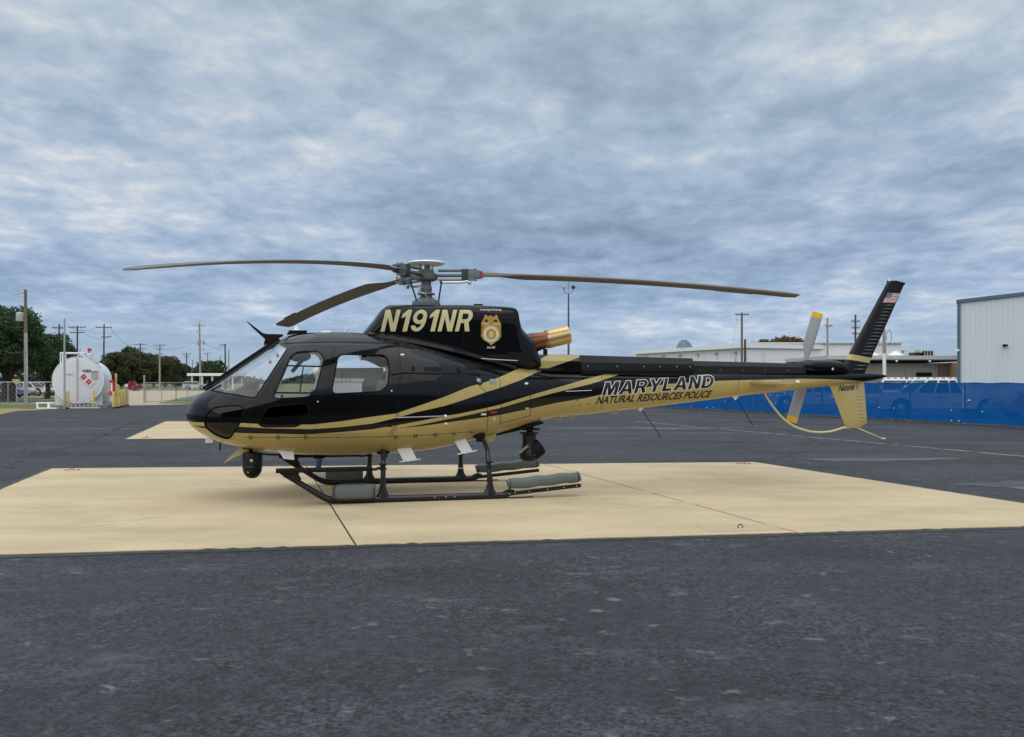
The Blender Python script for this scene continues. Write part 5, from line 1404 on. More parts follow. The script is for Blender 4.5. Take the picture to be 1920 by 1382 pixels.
# ------------------------------------------------------------------ person standing beyond the helicopter
def person(loc, rz):
    root = empty('person', loc, rz, 'person in blue jeans and red shirt standing behind the helicopter cabin', 'person')
    V = {'pelvis': (0, 0, .98, .155, .12), 'waist': (0, 0, 1.12, .15, .115), 'chest': (0, -.01, 1.34, .18, .13), 'collar': (0, .0, 1.50, .12, .09), 'neck': (0, 0, 1.57, .058, .06), 'chin': (0, -.015, 1.64, .07, .08), 'head': (0, -.01, 1.72, .082, .10), 'crown': (0, 0, 1.79, .06, .075)}
    E_ = [('pelvis', 'waist'), ('waist', 'chest'), ('chest', 'collar'), ('collar', 'neck'), ('neck', 'chin'), ('chin', 'head'), ('head', 'crown')]
    for s_, n_ in ((-1, 'l'), (1, 'r')):
        V['hip' + n_] = (s_ * .09, 0, .90, .095, .10); V['knee' + n_] = (s_ * .10, -.02, .50, .062, .065); V['ankle' + n_] = (s_ * .11, .02, .10, .042, .05); V['toe' + n_] = (s_ * .125, -.13, .04, .042, .03)
        E_ += [('pelvis', 'hip' + n_), ('hip' + n_, 'knee' + n_), ('knee' + n_, 'ankle' + n_), ('ankle' + n_, 'toe' + n_)]
        V['sh' + n_] = (s_ * .19, 0, 1.46, .062, .062); V['el' + n_] = (s_ * .25, .02, 1.16, .042, .045); V['wr' + n_] = (s_ * .24, -.08, .92, .028, .032); V['pl' + n_] = (s_ * .235, -.105, .83, .026, .042)
        E_ += [('collar', 'sh' + n_), ('sh' + n_, 'el' + n_), ('el' + n_, 'wr' + n_), ('wr' + n_, 'pl' + n_)]
        for q, (dy, ln) in enumerate(((-.045, .07), (-.018, .085), (.008, .08), (.03, .062))):
            V[f'f{n_}{q}'] = (s_ * .23, -.115 + dy, .78, .010, .010); V[f'g{n_}{q}'] = (s_ * .215, -.125 + dy, .78 - ln * .7, .008, .008)
            E_ += [('pl' + n_, f'f{n_}{q}'), (f'f{n_}{q}', f'g{n_}{q}')]
        V['th' + n_] = (s_ * .20, -.16, .82, .011, .011); V['tt' + n_] = (s_ * .19, -.175, .77, .009, .009); E_ += [('pl' + n_, 'th' + n_), ('th' + n_, 'tt' + n_)]
    keys = list(V); me = bpy.data.meshes.new('body')
    me.from_pydata([V[k][:3] for k in keys], [(keys.index(a), keys.index(b)) for a, b in E_], [])
    o = bpy.data.objects.new('body', me); COL.objects.link(o)
    sk = o.modifiers.new('s', 'SKIN'); o.modifiers.new('d', 'SUBSURF').levels = 2
    for i, k in enumerate(keys):
        d = me.skin_vertices[0].data[i]; d.radius = V[k][3:]; d.use_root = (k == 'pelvis')
    m2 = bpy.data.meshes.new_from_object(o.evaluated_get(bpy.context.evaluated_depsgraph_get()))
    bpy.data.objects.remove(o)
    for mm in (mat('skin', (.45, .26, .18), .55), mat('red_shirt', (.42, .09, .09), .85, var=.2, vscale=10, bump=.3, bscale=14), mat('blue_jeans', (.025, .05, .14), .9, var=.3, vscale=30, bump=.2, bscale=90), mat('pale_shoes', (.45, .45, .44), .7)): m2.materials.append(mm)
    for p in m2.polygons:
        p.use_smooth = True; c = p.center
        arm = abs(c.x) > .16 + .0 * c.z
        p.material_index = 3 if c.z < .085 else 2 if (c.z < 1.0 and not (arm and c.z > .6)) else 1 if (c.z < 1.52 and not (arm and c.z < 1.22)) else 0
    link('body', m2, None, root)
    mb = MB(); mb.sphere((0, .0, 1.765), .098, 18, 12, (.95, 1.12, .78)); mb.prism([(-.075, -.09), (.075, -.09), (.06, -.19), (0, -.205), (-.06, -.19)], 1.752, 1.764, 'z'); mb.build('cap', M['offwhite'], root)
    mb = MB(); mb.sphere((0, -.108, 1.705), .016, 8, 6, (.8, 1.2, 1.5)); mb.build('nose', m2.materials[0], root)
    for s_ in (-1, 1):
        mb = MB(); mb.sphere((s_ * .03, -.088, 1.728), .011, 8, 6); mb.build('eye', M['matte_black'], root)
        mb = MB(); mb.sphere((s_ * .083, .005, 1.715), .024, 8, 6, (.4, .8, 1.2)); mb.build('ear', m2.materials[0], root)
        mb = MB(); mb.box((s_ * .122, -.07, .05), (.10, .29, .10), bev=.035); mb.build('shoe', m2.materials[3], root)
    mb = MB(); mb.box((0, -.092, 1.662), (.045, .02, .008)); mb.build('mouth', M['seat_dark'], root)
    return root
person((-3.22, 14.85, 0.0), R(105))

# ================================================================== SURROUNDINGS
F_, HZ = 1669.0, 715.0
def at(px, Y): return (px - 960) / F_ * Y              # x of something seen in that column at depth Y
def zat(py, Y): return 1.6 - (py - HZ) / F_ * Y        # its height

M['tank'] = mat('tank_white', (.74, .76, .78), .45, var=.05, vscale=1.5, dirt=((.62, .61, .55), 1.0, .64), stretch=(3, 3, .5))
M['galv'] = mat('galvanised_steel', (.42, .44, .45), .45, metal=.6, var=.15, vscale=10)
M['yellow'] = mat('safety_yellow', (.62, .46, .14), .55, var=.12, vscale=6, dirt=((.35, .25, .08), 5, .66))
M['wood'] = mat('weathered_pole_wood', (.17, .13, .095), .9, var=.3, vscale=3, bump=.4, bscale=20, stretch=(6, 6, .6))
M['wood_grey'] = mat('grey_pole_wood', (.30, .28, .25), .9, var=.25, vscale=3, stretch=(6, 6, .6))
M['wood_dark'] = mat('dark_pole_wood', (.06, .05, .042), .9, var=.3, vscale=3, stretch=(6, 6, .6))
M['insul'] = mat('insulator', (.20, .19, .18), .4)
M['transformer'] = mat('transformer_grey', (.42, .45, .44), .5, var=.08)
M['kerb'] = mat('containment_concrete', (.22, .20, .18), .9, var=.25, vscale=2)
M['bark'] = mat('bark', (.07, .055, .04), .95, var=.35, vscale=6, bump=.6, bscale=15)
M['cable'] = mat('cable', (.03, .03, .032), .6)

# ---- fuel tank
TX, TY = at(146.5, 53.4), 53.4
tdir = Vector((at(170, 62.8) - TX, 62.8 - TY, 0)); tlen = tdir.length; tdir.normalize()
tk = empty('fuel_tank', (TX, TY, 0), math.atan2(tdir.y, tdir.x), 'big white horizontal fuel tank with red diamond placards on its round end', 'fuel tank')
RX = Matrix.Rotation(R(90), 4, 'Y')
r = 1.5; zc = 1.82; tk.scale = (1, .92, .92)
Tm = Matrix.Translation((0, 0, zc)) @ RX
mb = MB(); mb.lathe([(.02, -.06), (.8, -.05), (1.3, -.03), (1.46, -.005), (1.5, .02), (1.5, 3.3), (1.515, 3.31), (1.515, 3.36), (1.5, 3.37), (1.5, 6.7), (1.515, 6.71), (1.515, 6.76), (1.5, 6.77), (1.5, tlen), (1.3, tlen + .04), (.02, tlen + .06)], 56, Tm); mb.build('tank_shell', M['tank'], tk)
mb = MB(); mb.lathe([(1.47, -.02), (1.53, -.02), (1.53, .05), (1.47, .05), (1.47, -.02)], 56, Tm, caps=False); mb.build('end_rim', M['white'], tk)
for x in (.5, tlen - .8):
    mb = MB(); mb.prism([(-1.4, .12), (1.4, .12), (1.4, 1.15), (1.15, .75), (.6, .33), (0, .22), (-.6, .33), (-1.15, .75), (-1.4, 1.15)], x, x + .3, 'x'); mb.build('saddle', M['tank'], tk, smooth=False)
mb = MB(); mb.box((tlen / 2, 0, .06), (tlen + 1.2, 3.6, .26), bev=.02); mb.build('containment_slab', M['kerb'], tk, smooth=False)
def end_sign(name, poly, m, off=.085): 
    # end face looks along -x; its right-hand side as seen is -y
    mb = MB(); mb.prism([(-u, zc + v) for u, v in poly], -off - .02, -off, 'x'); return mb.build(name, m, tk, smooth=False)
def diamond(cu, cv, s): return [(cu - s, cv), (cu, cv - s), (cu + s, cv), (cu, cv + s)]
end_sign('placard_backing', [(.02, .22), (.30, .52), (.98, -.16), (.68, -.47)], M['white'], .075)
for cu, cv, tx in ((.33, .21, 0), (.63, -.11, 1)):
    end_sign('hazard_placard', diamond(cu, cv, .21), M['flag_red'], .098)
end_sign('grade_label', [(.28, .55), (.75, .55), (.75, .68), (.28, .68)], M['decal_black'])
end_sign('rules_notice', [(.80, .08), (1.16, .08), (1.16, .44), (.80, .44)], mat('notice_grey', (.42, .43, .47), .6, var=.25, vscale=14))
end_sign('rules_heading', [(.80, .50), (1.20, .50), (1.20, .58), (.80, .58)], M['flag_red'])
def tank_text(t, u, v, w, h, m, off):
    me, gw = font_mesh(t, .02)
    bm = bmesh.new(); bm.from_mesh(me)
    for q in bm.verts: q.co = (-off, -(u + q.co.x / gw * w), zc + v + q.co.y / .72 * h)
    bm.normal_update()
    if sum(f.normal.x for f in bm.faces) > 0: bmesh.ops.reverse_faces(bm, faces=bm.faces[:])
    m3 = bpy.data.meshes.new('tank_lettering'); bm.to_mesh(m3); bm.free(); link('tank_lettering', m3, m, tk)
tank_text('JET A', .33, .57, .36, .09, M['decal_white'], .108)
tank_text('NO SMOKING', -.72, .33, .44, .075, M['flag_red'], .095)
tank_text('FLAMMABLE', .20, .19, .26, .045, M['decal_white'], .122)
tank_text('1863', .53, -.135, .20, .055, M['decal_white'], .122)
mb = MB(); mb.box((-.075, .05, zc), (.03, .10, 2.9)); mb.build('weld_stripe', mat('pale_yellow_streak', (.52, .50, .38), .6, var=.12, vscale=2), tk, smooth=False)
# railing, piping and valve on top
mb = MB()
for p in ([(0.2, 1.05, 2.6), (.2, 1.05, 3.62)], [(.2, .75, 2.85), (.2, .75, 3.62)], [(1.4, 1.05, 2.6), (1.4, 1.05, 3.62)], [(.2, 1.05, 3.60), (.2, -.35, 3.60)], [(.2, 1.05, 3.60), (1.4, 1.05, 3.60)], [(1.4, 1.05, 3.6), (1.4, -.5, 3.6)], [(.2, -.35, 3.6), (1.4, -.5, 3.6)]):
    mb.tube(p, .036, 8)
mb.build('top_railing', M['white'], tk)
mb = MB(); mb.lathe([(.16, 3.1), (.16, 3.5), (.22, 3.5), (.22, 3.62), (.05, 3.62)], 14, Matrix.Translation((1.2, -.62, 0))); mb.build('manway', M['white'], tk)
mb = MB(); mb.sphere((1.2, -.55, 3.85), .10, 12, 8, (1, 1, 1.3)); mb.sphere((1.2, -.66, 3.83), .08, 10, 8); mb.tube([(1.2, -.55, 3.6), (1.2, -.55, 3.95)], .05, 8); mb.build('vent_valve', M['red'], tk)
mb = MB(); mb.tube([(.6, .05, 3.2), (.6, .05, 3.6), (.6, -.1, 3.72), (.6, -.25, 3.66), (.6, -.5, 3.38), (.6, -1.0, 3.0), (.6, -1.3, 2.6)], .055, 8); mb.tube([(.6, .0, 3.55), (.6, -.08, 3.95)], .04, 8); mb.build('vent_pipe', M['galv'], tk)
for k, (u, z) in enumerate(((2.2, .6), (3.4, .6))):
    a = R(52); mb = MB(); mb.box((u, -1.5 * math.cos(a), zc + 1.5 * math.sin(a)), (.25, .12, .10)); mb.build('lifting_lug', M['matte_black'], tk, smooth=False)

def bollard(px, Y, top, label, r=.09):
    X = at(px, Y); o = empty('bollard', (X, Y, 0), 0, label, 'bollard', 'yellow bollards round the fuel tank')
    mb = MB(); mb.lathe([(r, -.01), (r, top - .05), (r * .8, top - .01), (.01, top)], 14); mb.build('post', M['yellow'], o)
    mb = MB(); mb.lathe([(r * 1.25, -.01), (r * 1.25, .05), (r, .07)], 14); mb.build('footing', M['matte_black'], o)
    return o
bollard(127, 52.4, 1.02, 'yellow bollard in front of the left half of the tank end')
bollard(175, 52.4, 1.06, 'yellow bollard in front of the right half of the tank end')
bollard(213, 53.0, 1.0, 'leftmost yellow bollard of the row right of the tank')
bollard(221, 54.0, 1.4, 'taller yellow bollard just right of the red cabinet')
bollard(228, 55.4, 1.1, 'yellow bollard third from the tank in the row')
bollard(233.5, 57.0, 1.15, 'yellow bollard second from the right end of the row')
bollard(238.5, 58.6, 1.1, 'yellow bollard at the right end of the row beside the white disc')
# lamp post and extinguisher cabinet
lp = empty('warning_post', (at(217.5, 54.6), 54.6, 0), 0, 'tall yellow post with an amber lamp behind the red cabinet', 'post')
mb = MB(); mb.tube([(0, 0, 0), (0, 0, 1.85)], .06, 10); mb.build('post', M['yellow'], lp)
mb = MB(); mb.lathe([(.07, 1.85), (.08, 1.88), (.06, 1.92), (.05, 2.05), (.02, 2.08)], 12); mb.build('lamp', M['tr_tip'], lp)
ec = empty('extinguisher_cabinet', (at(211.5, 53.6), 53.6, 0), 0, 'red fire extinguisher cabinet on a white post beside the tank', 'cabinet')
mb = MB(); mb.box((0, 0, .42), (.08, .08, .84)); mb.build('post', M['white'], ec, smooth=False)
mb = MB(); mb.box((0, -.04, 1.25), (.24, .24, .70), bev=.02); mb.box((0, -.04, 1.62), (.30, .3, .07), bev=.01); mb.box((0, -.04, .85), (.30, .3, .14), bev=.01); bx_ = mb.build('cabinet_body', M['red'], ec)
mb = MB(); mb.box((0, -.17, 1.25), (.11, .02, .5)); mb.build('cabinet_window', M['decal_white'], bx_, smooth=False)
wd = empty('marker_disc', (at(237.5, 58.0), 58.0, 0), 0, 'small white round marker on a short post right of the bollards', 'marker')
mb = MB(); mb.tube([(0, 0, 0), (0, 0, 1.3)], .03, 8); mb.build('post', M['galv'], wd)
mb = MB(); mb.lathe([(.12, -.02), (.12, .02)], 18, Matrix.Translation((0, -.06, 1.32)) @ Matrix.Rotation(R(90), 4, 'X')); mb.build('disc', M['white'], wd)
# ladder lying along the slab
ld = empty('ladder', (at(130, 52.0), 52.0, 0), R(2), 'aluminium ladder lying on its edge against the tank base', 'ladder')
for z, x1 in ((.06, 1.75), (.40, 1.65)):
    mb = MB(); mb.box((x1 / 2, .1 * z, z + (0 if z < .1 else -.01)), (x1, .06, .085), Matrix.Rotation(R(0 if z < .1 else 2.5), 3, 'Y')); mb.build('rail', M['alu'], ld, smooth=False)
for k in range(7):
    mb = MB(); mb.tube([(.12 + k * .24, .01, .06), (.12 + k * .24, .03, .40)], .032, 8); mb.build('rung', M['alu'], ld)
# white trestle
ts = empty('trestle', (at(88, 51.5), 51.5, 0), R(8), 'low white steel trestle on the grass left of the tank', 'trestle')
mb = MB(); mb.box((-.1, 0, .36), (1.0, .09, .07)); mb.build('top_bar', M['white'], ts, smooth=False)
mb = MB(); mb.box((.05, 0, .05), (1.05, .4, .06)); mb.build('base_bar', M['white'], ts, smooth=False)
mb = MB(); mb.box((.1, 0, .2), (.12, .12, .3)); mb.build('leg', M['white'], ts, smooth=False)
mb = MB(); mb.box((-.52, 0, .2), (.08, .08, .3)); mb.build('leg', M['white'], ts, smooth=False)

# ---- poles
def pole(px, py_top, Y, label, m='wood', r=.13, arms=(), trans=None, base_m=None, group='utility poles', insul=True, lean=0.0, base_frac=.35):
    X = at(px, Y); h = zat(py_top, Y)
    o = empty('utility_pole', (X, Y, 0), 0, label, 'pole', group)
    tp_ = Vector((lean * h, 0, h))
    if base_m:
        mid = tp_ * base_frac
        mb = MB(); mb.tube([(0, 0, -.03), tuple(mid)], [r, r * .92], 10); mb.build('pole_base', M[base_m], o)
        mb = MB(); mb.tube([tuple(mid), tuple(tp_)], [r * .92, r * .75], 10); mb.build('pole_shaft', M[m], o)
    else:
        mb = MB(); mb.tube([(0, 0, -.03), tuple(tp_)], [r, r * .7], 10); mb.build('pole_shaft', M[m], o)
    for (dz, w, rz, off) in arms:
        a = MB(); Rm = Matrix.Rotation(R(rz), 3, 'Z')
        c = Vector((tp_.x + off, -.1, h - dz)); a.box(tuple(c), (w, .11, .12), Rm); ar = a.build('crossarm', M[m], o, smooth=False)
        if insul:
            for k in (-.46, -.22, .22, .46):
                p = c + Rm @ Vector((k * w, 0, .12)); b = MB(); b.lathe([(.03, -.06), (.06, -.02), (.04, .03), (.06, .05), (.02, .11)], 8, Matrix.Translation(p)); b.build('insulator', M['insul'], ar)
        if w > 1.5:
            b = MB()
            for s_ in (-1, 1): b.tube([tuple(c + Rm @ Vector((s_ * w * .28, .0, -.05))), (tp_.x, -.1, h - dz - .55)], .025, 6)
            b.build('arm_brace', M['galv'], ar)
    if trans:
        for (dx, dz, rr, hh) in trans:
            b = MB(); b.lathe([(rr * .9, -hh / 2), (rr, -hh / 2 + .04), (rr, hh / 2 - .06), (rr * .8, hh / 2), (.05, hh / 2 + .03)], 14, Matrix.Translation((dx, -.05, h - dz))); t_ = b.build('transformer', M['transformer'], o)
            b = MB(); b.tube([(dx, -.05, h - dz + hh / 2), (dx, -.05, h - dz + hh / 2 + .18)], .04, 8); b.build('bushing', M['insul'], t_)
    return o
P = {}
P['a'] = pole(49, 543, 57, 'near wooden pole with a grey transformer in front of the dark trees', 'wood', .115, arms=(), trans=((-.36, 1.75, .24, .55),), base_m='wood_grey', base_frac=.63, lean=-.006)
mb = MB(); mb.tube([(-.05, -.1, zat(543, 57) - .15), (-.45, -.1, zat(543, 57) - .28), (-.72, -.1, zat(543, 57) - .34)], .035, 6); mb.build('bracket_arm', M['galv'], P['a'])
mb = MB(); mb.tube([(.16, -.15, 0), (.10, -.15, 4.7)], .055, 8); mb.build('conduit', M['galv'], P['a'])
pole(121, 597, 52.2, 'slim grey steel mast standing in front of the white tank', 'galv', .065, group=None, insul=False)
pole(111, 608, 120, 'short pole top rising above the dark trees', 'wood_dark', .14, arms=((.5, 1.6, 20, 0),))
P['b'] = pole(145, 611, 150, 'dark pole with two crossarms just above the tank', 'wood_dark', .17, arms=((.25, 2.9, 0, 0), (1.15, 2.3, 0, 0)))
P['c'] = pole(194, 608, 147, 'pole with a bare crossarm right of the tank top', 'wood_dark', .16, arms=((.55, 2.6, 0, 0), (2.1, 1.6, 0, .4)), lean=.01)
P['d'] = pole(263, 643, 215, 'pole with a wide crossarm rising behind the tree row', 'wood_dark', .19, arms=((.35, 3.0, 0, 0), (1.4, 2.0, 0, .3)))
P['e'] = pole(299.5, 645, 148, 'pale grey pole standing in front of the tree row', 'wood_grey', .15, arms=((.25, 1.95, 0, 0), (.95, .9, 0, 0), (1.7, 1.1, 0, 0)), base_m='wood_grey')
P['f'] = pole(350, 662, 255, 'thin dark pole at the right end of the tree row', 'wood_dark', .2, arms=((.3, 2.6, 0, 0), (1.1, 1.6, 0, 0)))
P['g'] = pole(376, 606, 205, 'tallest utility pole with transformers near the helicopter nose', 'wood_grey', .27, arms=((.6, 3.0, 0, 0), (4.3, 1.9, 0, .3)), trans=((-.55, 4.7, .26, .8), (.7, 4.5, .26, .8), (.55, 6.0, .2, .6), (-.8, 1.9, .2, .35)), lean=-.018)
pole(389, 661, 262, 'pale pole with a small crossarm beside the tallest pole', 'wood_grey', .2, arms=((.3, 2.6, 0, 0),))
pole(361, 675, 240, 'very thin post between the canopy and the tree row', 'wood_dark', .1, insul=False)
pole(413, 667, 250, 'plain short pole above the canopy roof', 'wood_dark', .13, insul=False)
P['h'] = pole(423.5, 645, 224, 'dark leaning pole just left of the wire cutter bar', 'wood_dark', .24, arms=((.25, 1.6, 25, -.5),), lean=-.02)
pole(429, 655, 230, 'grey pole standing close behind the dark leaning pole', 'wood_grey', .2, insul=False)
pole(335, 673, 300, 'faint far pole above the right end of the tree row', 'wood_grey', .14, insul=False)
P['r1'] = pole(1391, 586, 100, 'brown pole with one crossarm in front of the white hangar', 'wood', .15, arms=((.25, 1.5, 0, 0),), base_m='wood_dark', base_frac=.38)
pole(1397, 636, 98, 'short dark post beside the brown pole at the white hangar', 'wood_dark', .16, insul=False, group=None)
P['r2'] = pole(1551.5, 596, 95, 'grey pole just right of the tail rotor blade', 'wood_grey', .14, arms=((.9, .9, 20, .1),), insul=True)
P['r3'] = pole(1604, 590, 120, 'pole with many insulators seen in front of the tail fin edge', 'wood_dark', .17, arms=((.9, 1.2, 0, 0), (1.8, 1.1, 0, 0), (2.6, 1.0, 0, 0)))
P['r4'] = pole(1659, 617, 72, 'white based pole with looped wires right of the tail fin', 'wood_grey', .15, base_m='white', base_frac=.66, lean=-.012)
mb = MB(); mb.tube([(.0 + .35 * math.cos(a) * .6 + .25, -.2, zat(632, 72) + .55 * math.sin(a)) for a in np.linspace(-1.5, 3.6, 18)], .02, 6); mb.build('looped_wire', M['cable'], P['r4'])

def wire(p, q, sag, label, r=.02):
    p, q = Vector(p), Vector(q); pts = []
    for t in np.linspace(0, 1, 24): 
        v = p.lerp(q, t); v.z -= sag * 4 * t * (1 - t); pts.append(tuple(v))
    mb = MB(); mb.tube(pts, r, 5); o = mb.build('overhead_wire', M['cable']); return tag(o, label, 'wire', 'overhead wires')
def top(k, dz, dx=0.0): 
    o = P[k]; h = max(c.bound_box[6][2] for c in o.children if c.name.startswith('pole_shaft'))
    return (o.location.x + dx, o.location.y - .1, h - dz)
wire(top('b', .2, -1.2), top('c', .5, -1.1), .6, 'overhead wire between the two crossarm poles above the tank', .025)
wire(top('b', 1.0, 1.0), top('c', 2.0, 1.0), .7, 'lower overhead wire between the two poles above the tank', .025)
wire(top('c', .5, 1.1), top('d', .3, -1.2), 1.2, 'overhead wire from the tank pole to the tree row pole', .025)
wire(top('d', .3, 1.2), top('g', 4.2, -.8), 1.5, 'overhead wire sagging from the tree row pole to the tallest pole', .025)
wire(top('g', 4.2, .8), top('h', .3, -.5), 1.2, 'overhead wire between the tallest pole and the leaning pole', .025)
wire(top('a', 2.4), (at(-60, 40), 40, 5.4), .5, 'overhead wire from the transformer pole out of the left edge', .015)
wire(top('a', 4.0), (at(-60, 40), 40, 3.9), .4, 'lowest overhead wire from the transformer pole to the left edge', .015)
wire(top('r1', .2, -.5), (at(1371, 92), 92, zat(662, 92)), .1, 'thin guy wire slanting down left of the brown pole', .012)

# ---- twin floodlight pole
fl2 = empty('floodlight_pole', (at(1066, 90), 90, 0), 0, 'tall slim blue floodlight pole with two curved lamp arms', 'lamp post')
M['bluepole'] = mat('dull_blue_paint', (.055, .10, .16), .5, var=.1)
h = zat(551, 90)
mb = MB(); mb.tube([(0, 0, -.03), (0, 0, h)], [.13, .08], 12); mb.tube([(0, 0, h), (0, 0, zat(528, 90))], .02, 6); mb.build('pole_shaft', M['bluepole'], fl2)
for s_ in (-1, 1):
    mb = MB(); mb.tube([(0, 0, h), (s_ * .28, 0, h + .05), (s_ * .42, 0, h + .28), (s_ * .44, 0, h + .5)], .035, 8); a_ = mb.build('lamp_arm', M['bluepole'], fl2)
    mb = MB(); mb.lathe([(.04, -.16), (.16, -.13), (.19, .0), (.17, .12), (.05, .18)], 14, Matrix.Translation((s_ * .48, -.05, h + .66)) @ Matrix.Rotation(R(25 * s_), 4, 'Y')); mb.build('lamp_head', M['transformer'] if s_ < 0 else M['interior_dark'], a_)

# ---- yield sign seen from behind
ys = empty('yield_sign', (at(31, 60), 60, 0), R(8), 'back of a triangular yellow yield sign on a steel post', 'sign')
mb = MB(); mb.tube([(0, 0, 0), (0, 0, 1.75)], .035, 8); mb.build('post', M['galv'], ys)
mb = MB(); mb.prism(rounded([(-.28, 1.74), (.28, 1.74), (.05, 1.40), (-.05, 1.40)], .03), -.06, -.045); mb.build('sign_plate', mat('faded_yellow_sign', (.50, .38, .16), .6, var=.1), ys)

# ---- chain link fences (rails and posts)
def rail_fence(name, pts, hgt, label, gap=3.0, m='galv', mesh=True):
    o = empty(name, (pts[0][0], pts[0][1], 0), 0, label, 'fence'); o0 = Vector((pts[0][0], pts[0][1], 0))
    for a, b in zip(pts[:-1], pts[1:]):
        a, b = Vector(a + (0,)) - o0, Vector(b + (0,)) - o0; n = max(1, round((b - a).length / gap))
        for k in range(n + 1):
            p = a.lerp(b, k / n); mb = MB(); mb.tube([tuple(p), tuple(p + Vector((0, 0, hgt + .04)))], .03, 6); mb.build('post', M[m], o)
        mb = MB(); mb.tube([tuple(a + Vector((0, 0, hgt))), tuple(b + Vector((0, 0, hgt)))], .028, 6); mb.build('top_rail', M[m], o)
        mb = MB(); mb.tube([tuple(a + Vector((0, 0, .08))), tuple(b + Vector((0, 0, .08)))], .018, 6); mb.build('bottom_rail', M[m], o)
        d = (b - a); L = d.length; d.normalize(); q = MB()
        if mesh:
            s_ = .34
            for k in range(int(L / s_)):
                for dd in (1, -1):
                    x0 = k * s_ + (0 if dd > 0 else s_); x1 = x0 + dd * hgt
                    t1 = 1.0
                    if x1 > L: t1 = (L - x0) / hgt
                    if x1 < 0: t1 = x0 / hgt
                    q.tube([tuple(a + d * x0), tuple(a + d * (x0 + dd * hgt * t1) + Vector((0, 0, hgt * t1)))], .006, 3, caps=False)
            g_ = q.build('wire_netting', M[m], o, smooth=False); g_["kind"] = "stuff"
    return o
rail_fence('chain_link_fence', [(-47, 60.5), (at(103, 60.5), 60.5)], 1.55, 'chain link fence with pale top rail left of the tank')
rail_fence('chain_link_fence', [(at(274, 66), 66), (at(330, 72), 72), (at(372, 78), 78)], 1.50, 'chain link fence behind the grass near the helicopter nose', 4.0)
gt = empty('gate_post', (at(270.5, 65.6), 65.6, 0), 0, 'thick grey gate post at the end of the chain link fence', 'post')
mb = MB(); mb.tube([(0, 0, 0), (0, 0, 1.95)], .06, 10); mb.lathe([(.075, 1.95), (.07, 2.0), (.02, 2.04)], 10); mb.build('post', M['galv'], gt)

# ---- foliage
def leaf_mat(name, c1, c2, c3):
    m, n, l, b = new_mat(name)
    g = n.new("ShaderNodeNewGeometry"); r_ = n.new("ShaderNodeValToRGB")
    for i, (p, c) in enumerate(((0, c1), (.6, c2), (1, c3))):
        e_ = r_.color_ramp.elements[i] if i < 2 else r_.color_ramp.elements.new(p)
        e_.position = p; e_.color = c + (1,)
    l.new(g.outputs["Random Per Island"], r_.inputs[0]); l.new(r_.outputs[0], b.inputs["Base Color"])
    b.inputs["Roughness"].default_value = .7; b.inputs["Specular IOR Level"].default_value = .25
    tr_ = n.new("ShaderNodeBsdfTranslucent"); l.new(r_.outputs[0], tr_.inputs[0])
    mx = n.new("ShaderNodeMixShader"); mx.inputs[0].default_value = .25
    o = n["Material Output"]; l.new(b.outputs[0], mx.inputs[1]); l.new(tr_.outputs[0], mx.inputs[2]); l.new(mx.outputs[0], o.inputs[0])
    return m
M['leaf_dark'] = leaf_mat('dark_oak_leaves', (.024, .050, .021), (.054, .096, .038), (.10, .148, .06))
M['leaf_olive'] = leaf_mat('olive_leaves', (.035, .046, .018), (.068, .078, .030), (.115, .10, .042))
M['leaf_green'] = leaf_mat('fresh_leaves', (.03, .05, .02), (.06, .09, .035), (.10, .13, .06))
M['leaf_autumn'] = leaf_mat('autumn_leaves', (.05, .045, .015), (.12, .085, .03), (.19, .12, .045))
M['leaf_far'] = leaf_mat('far_leaves', (.03, .05, .04), (.05, .075, .055), (.07, .10, .07))
M['flower'] = leaf_mat('pink_blossom', (.22, .03, .08), (.42, .07, .17), (.55, .16, .26))
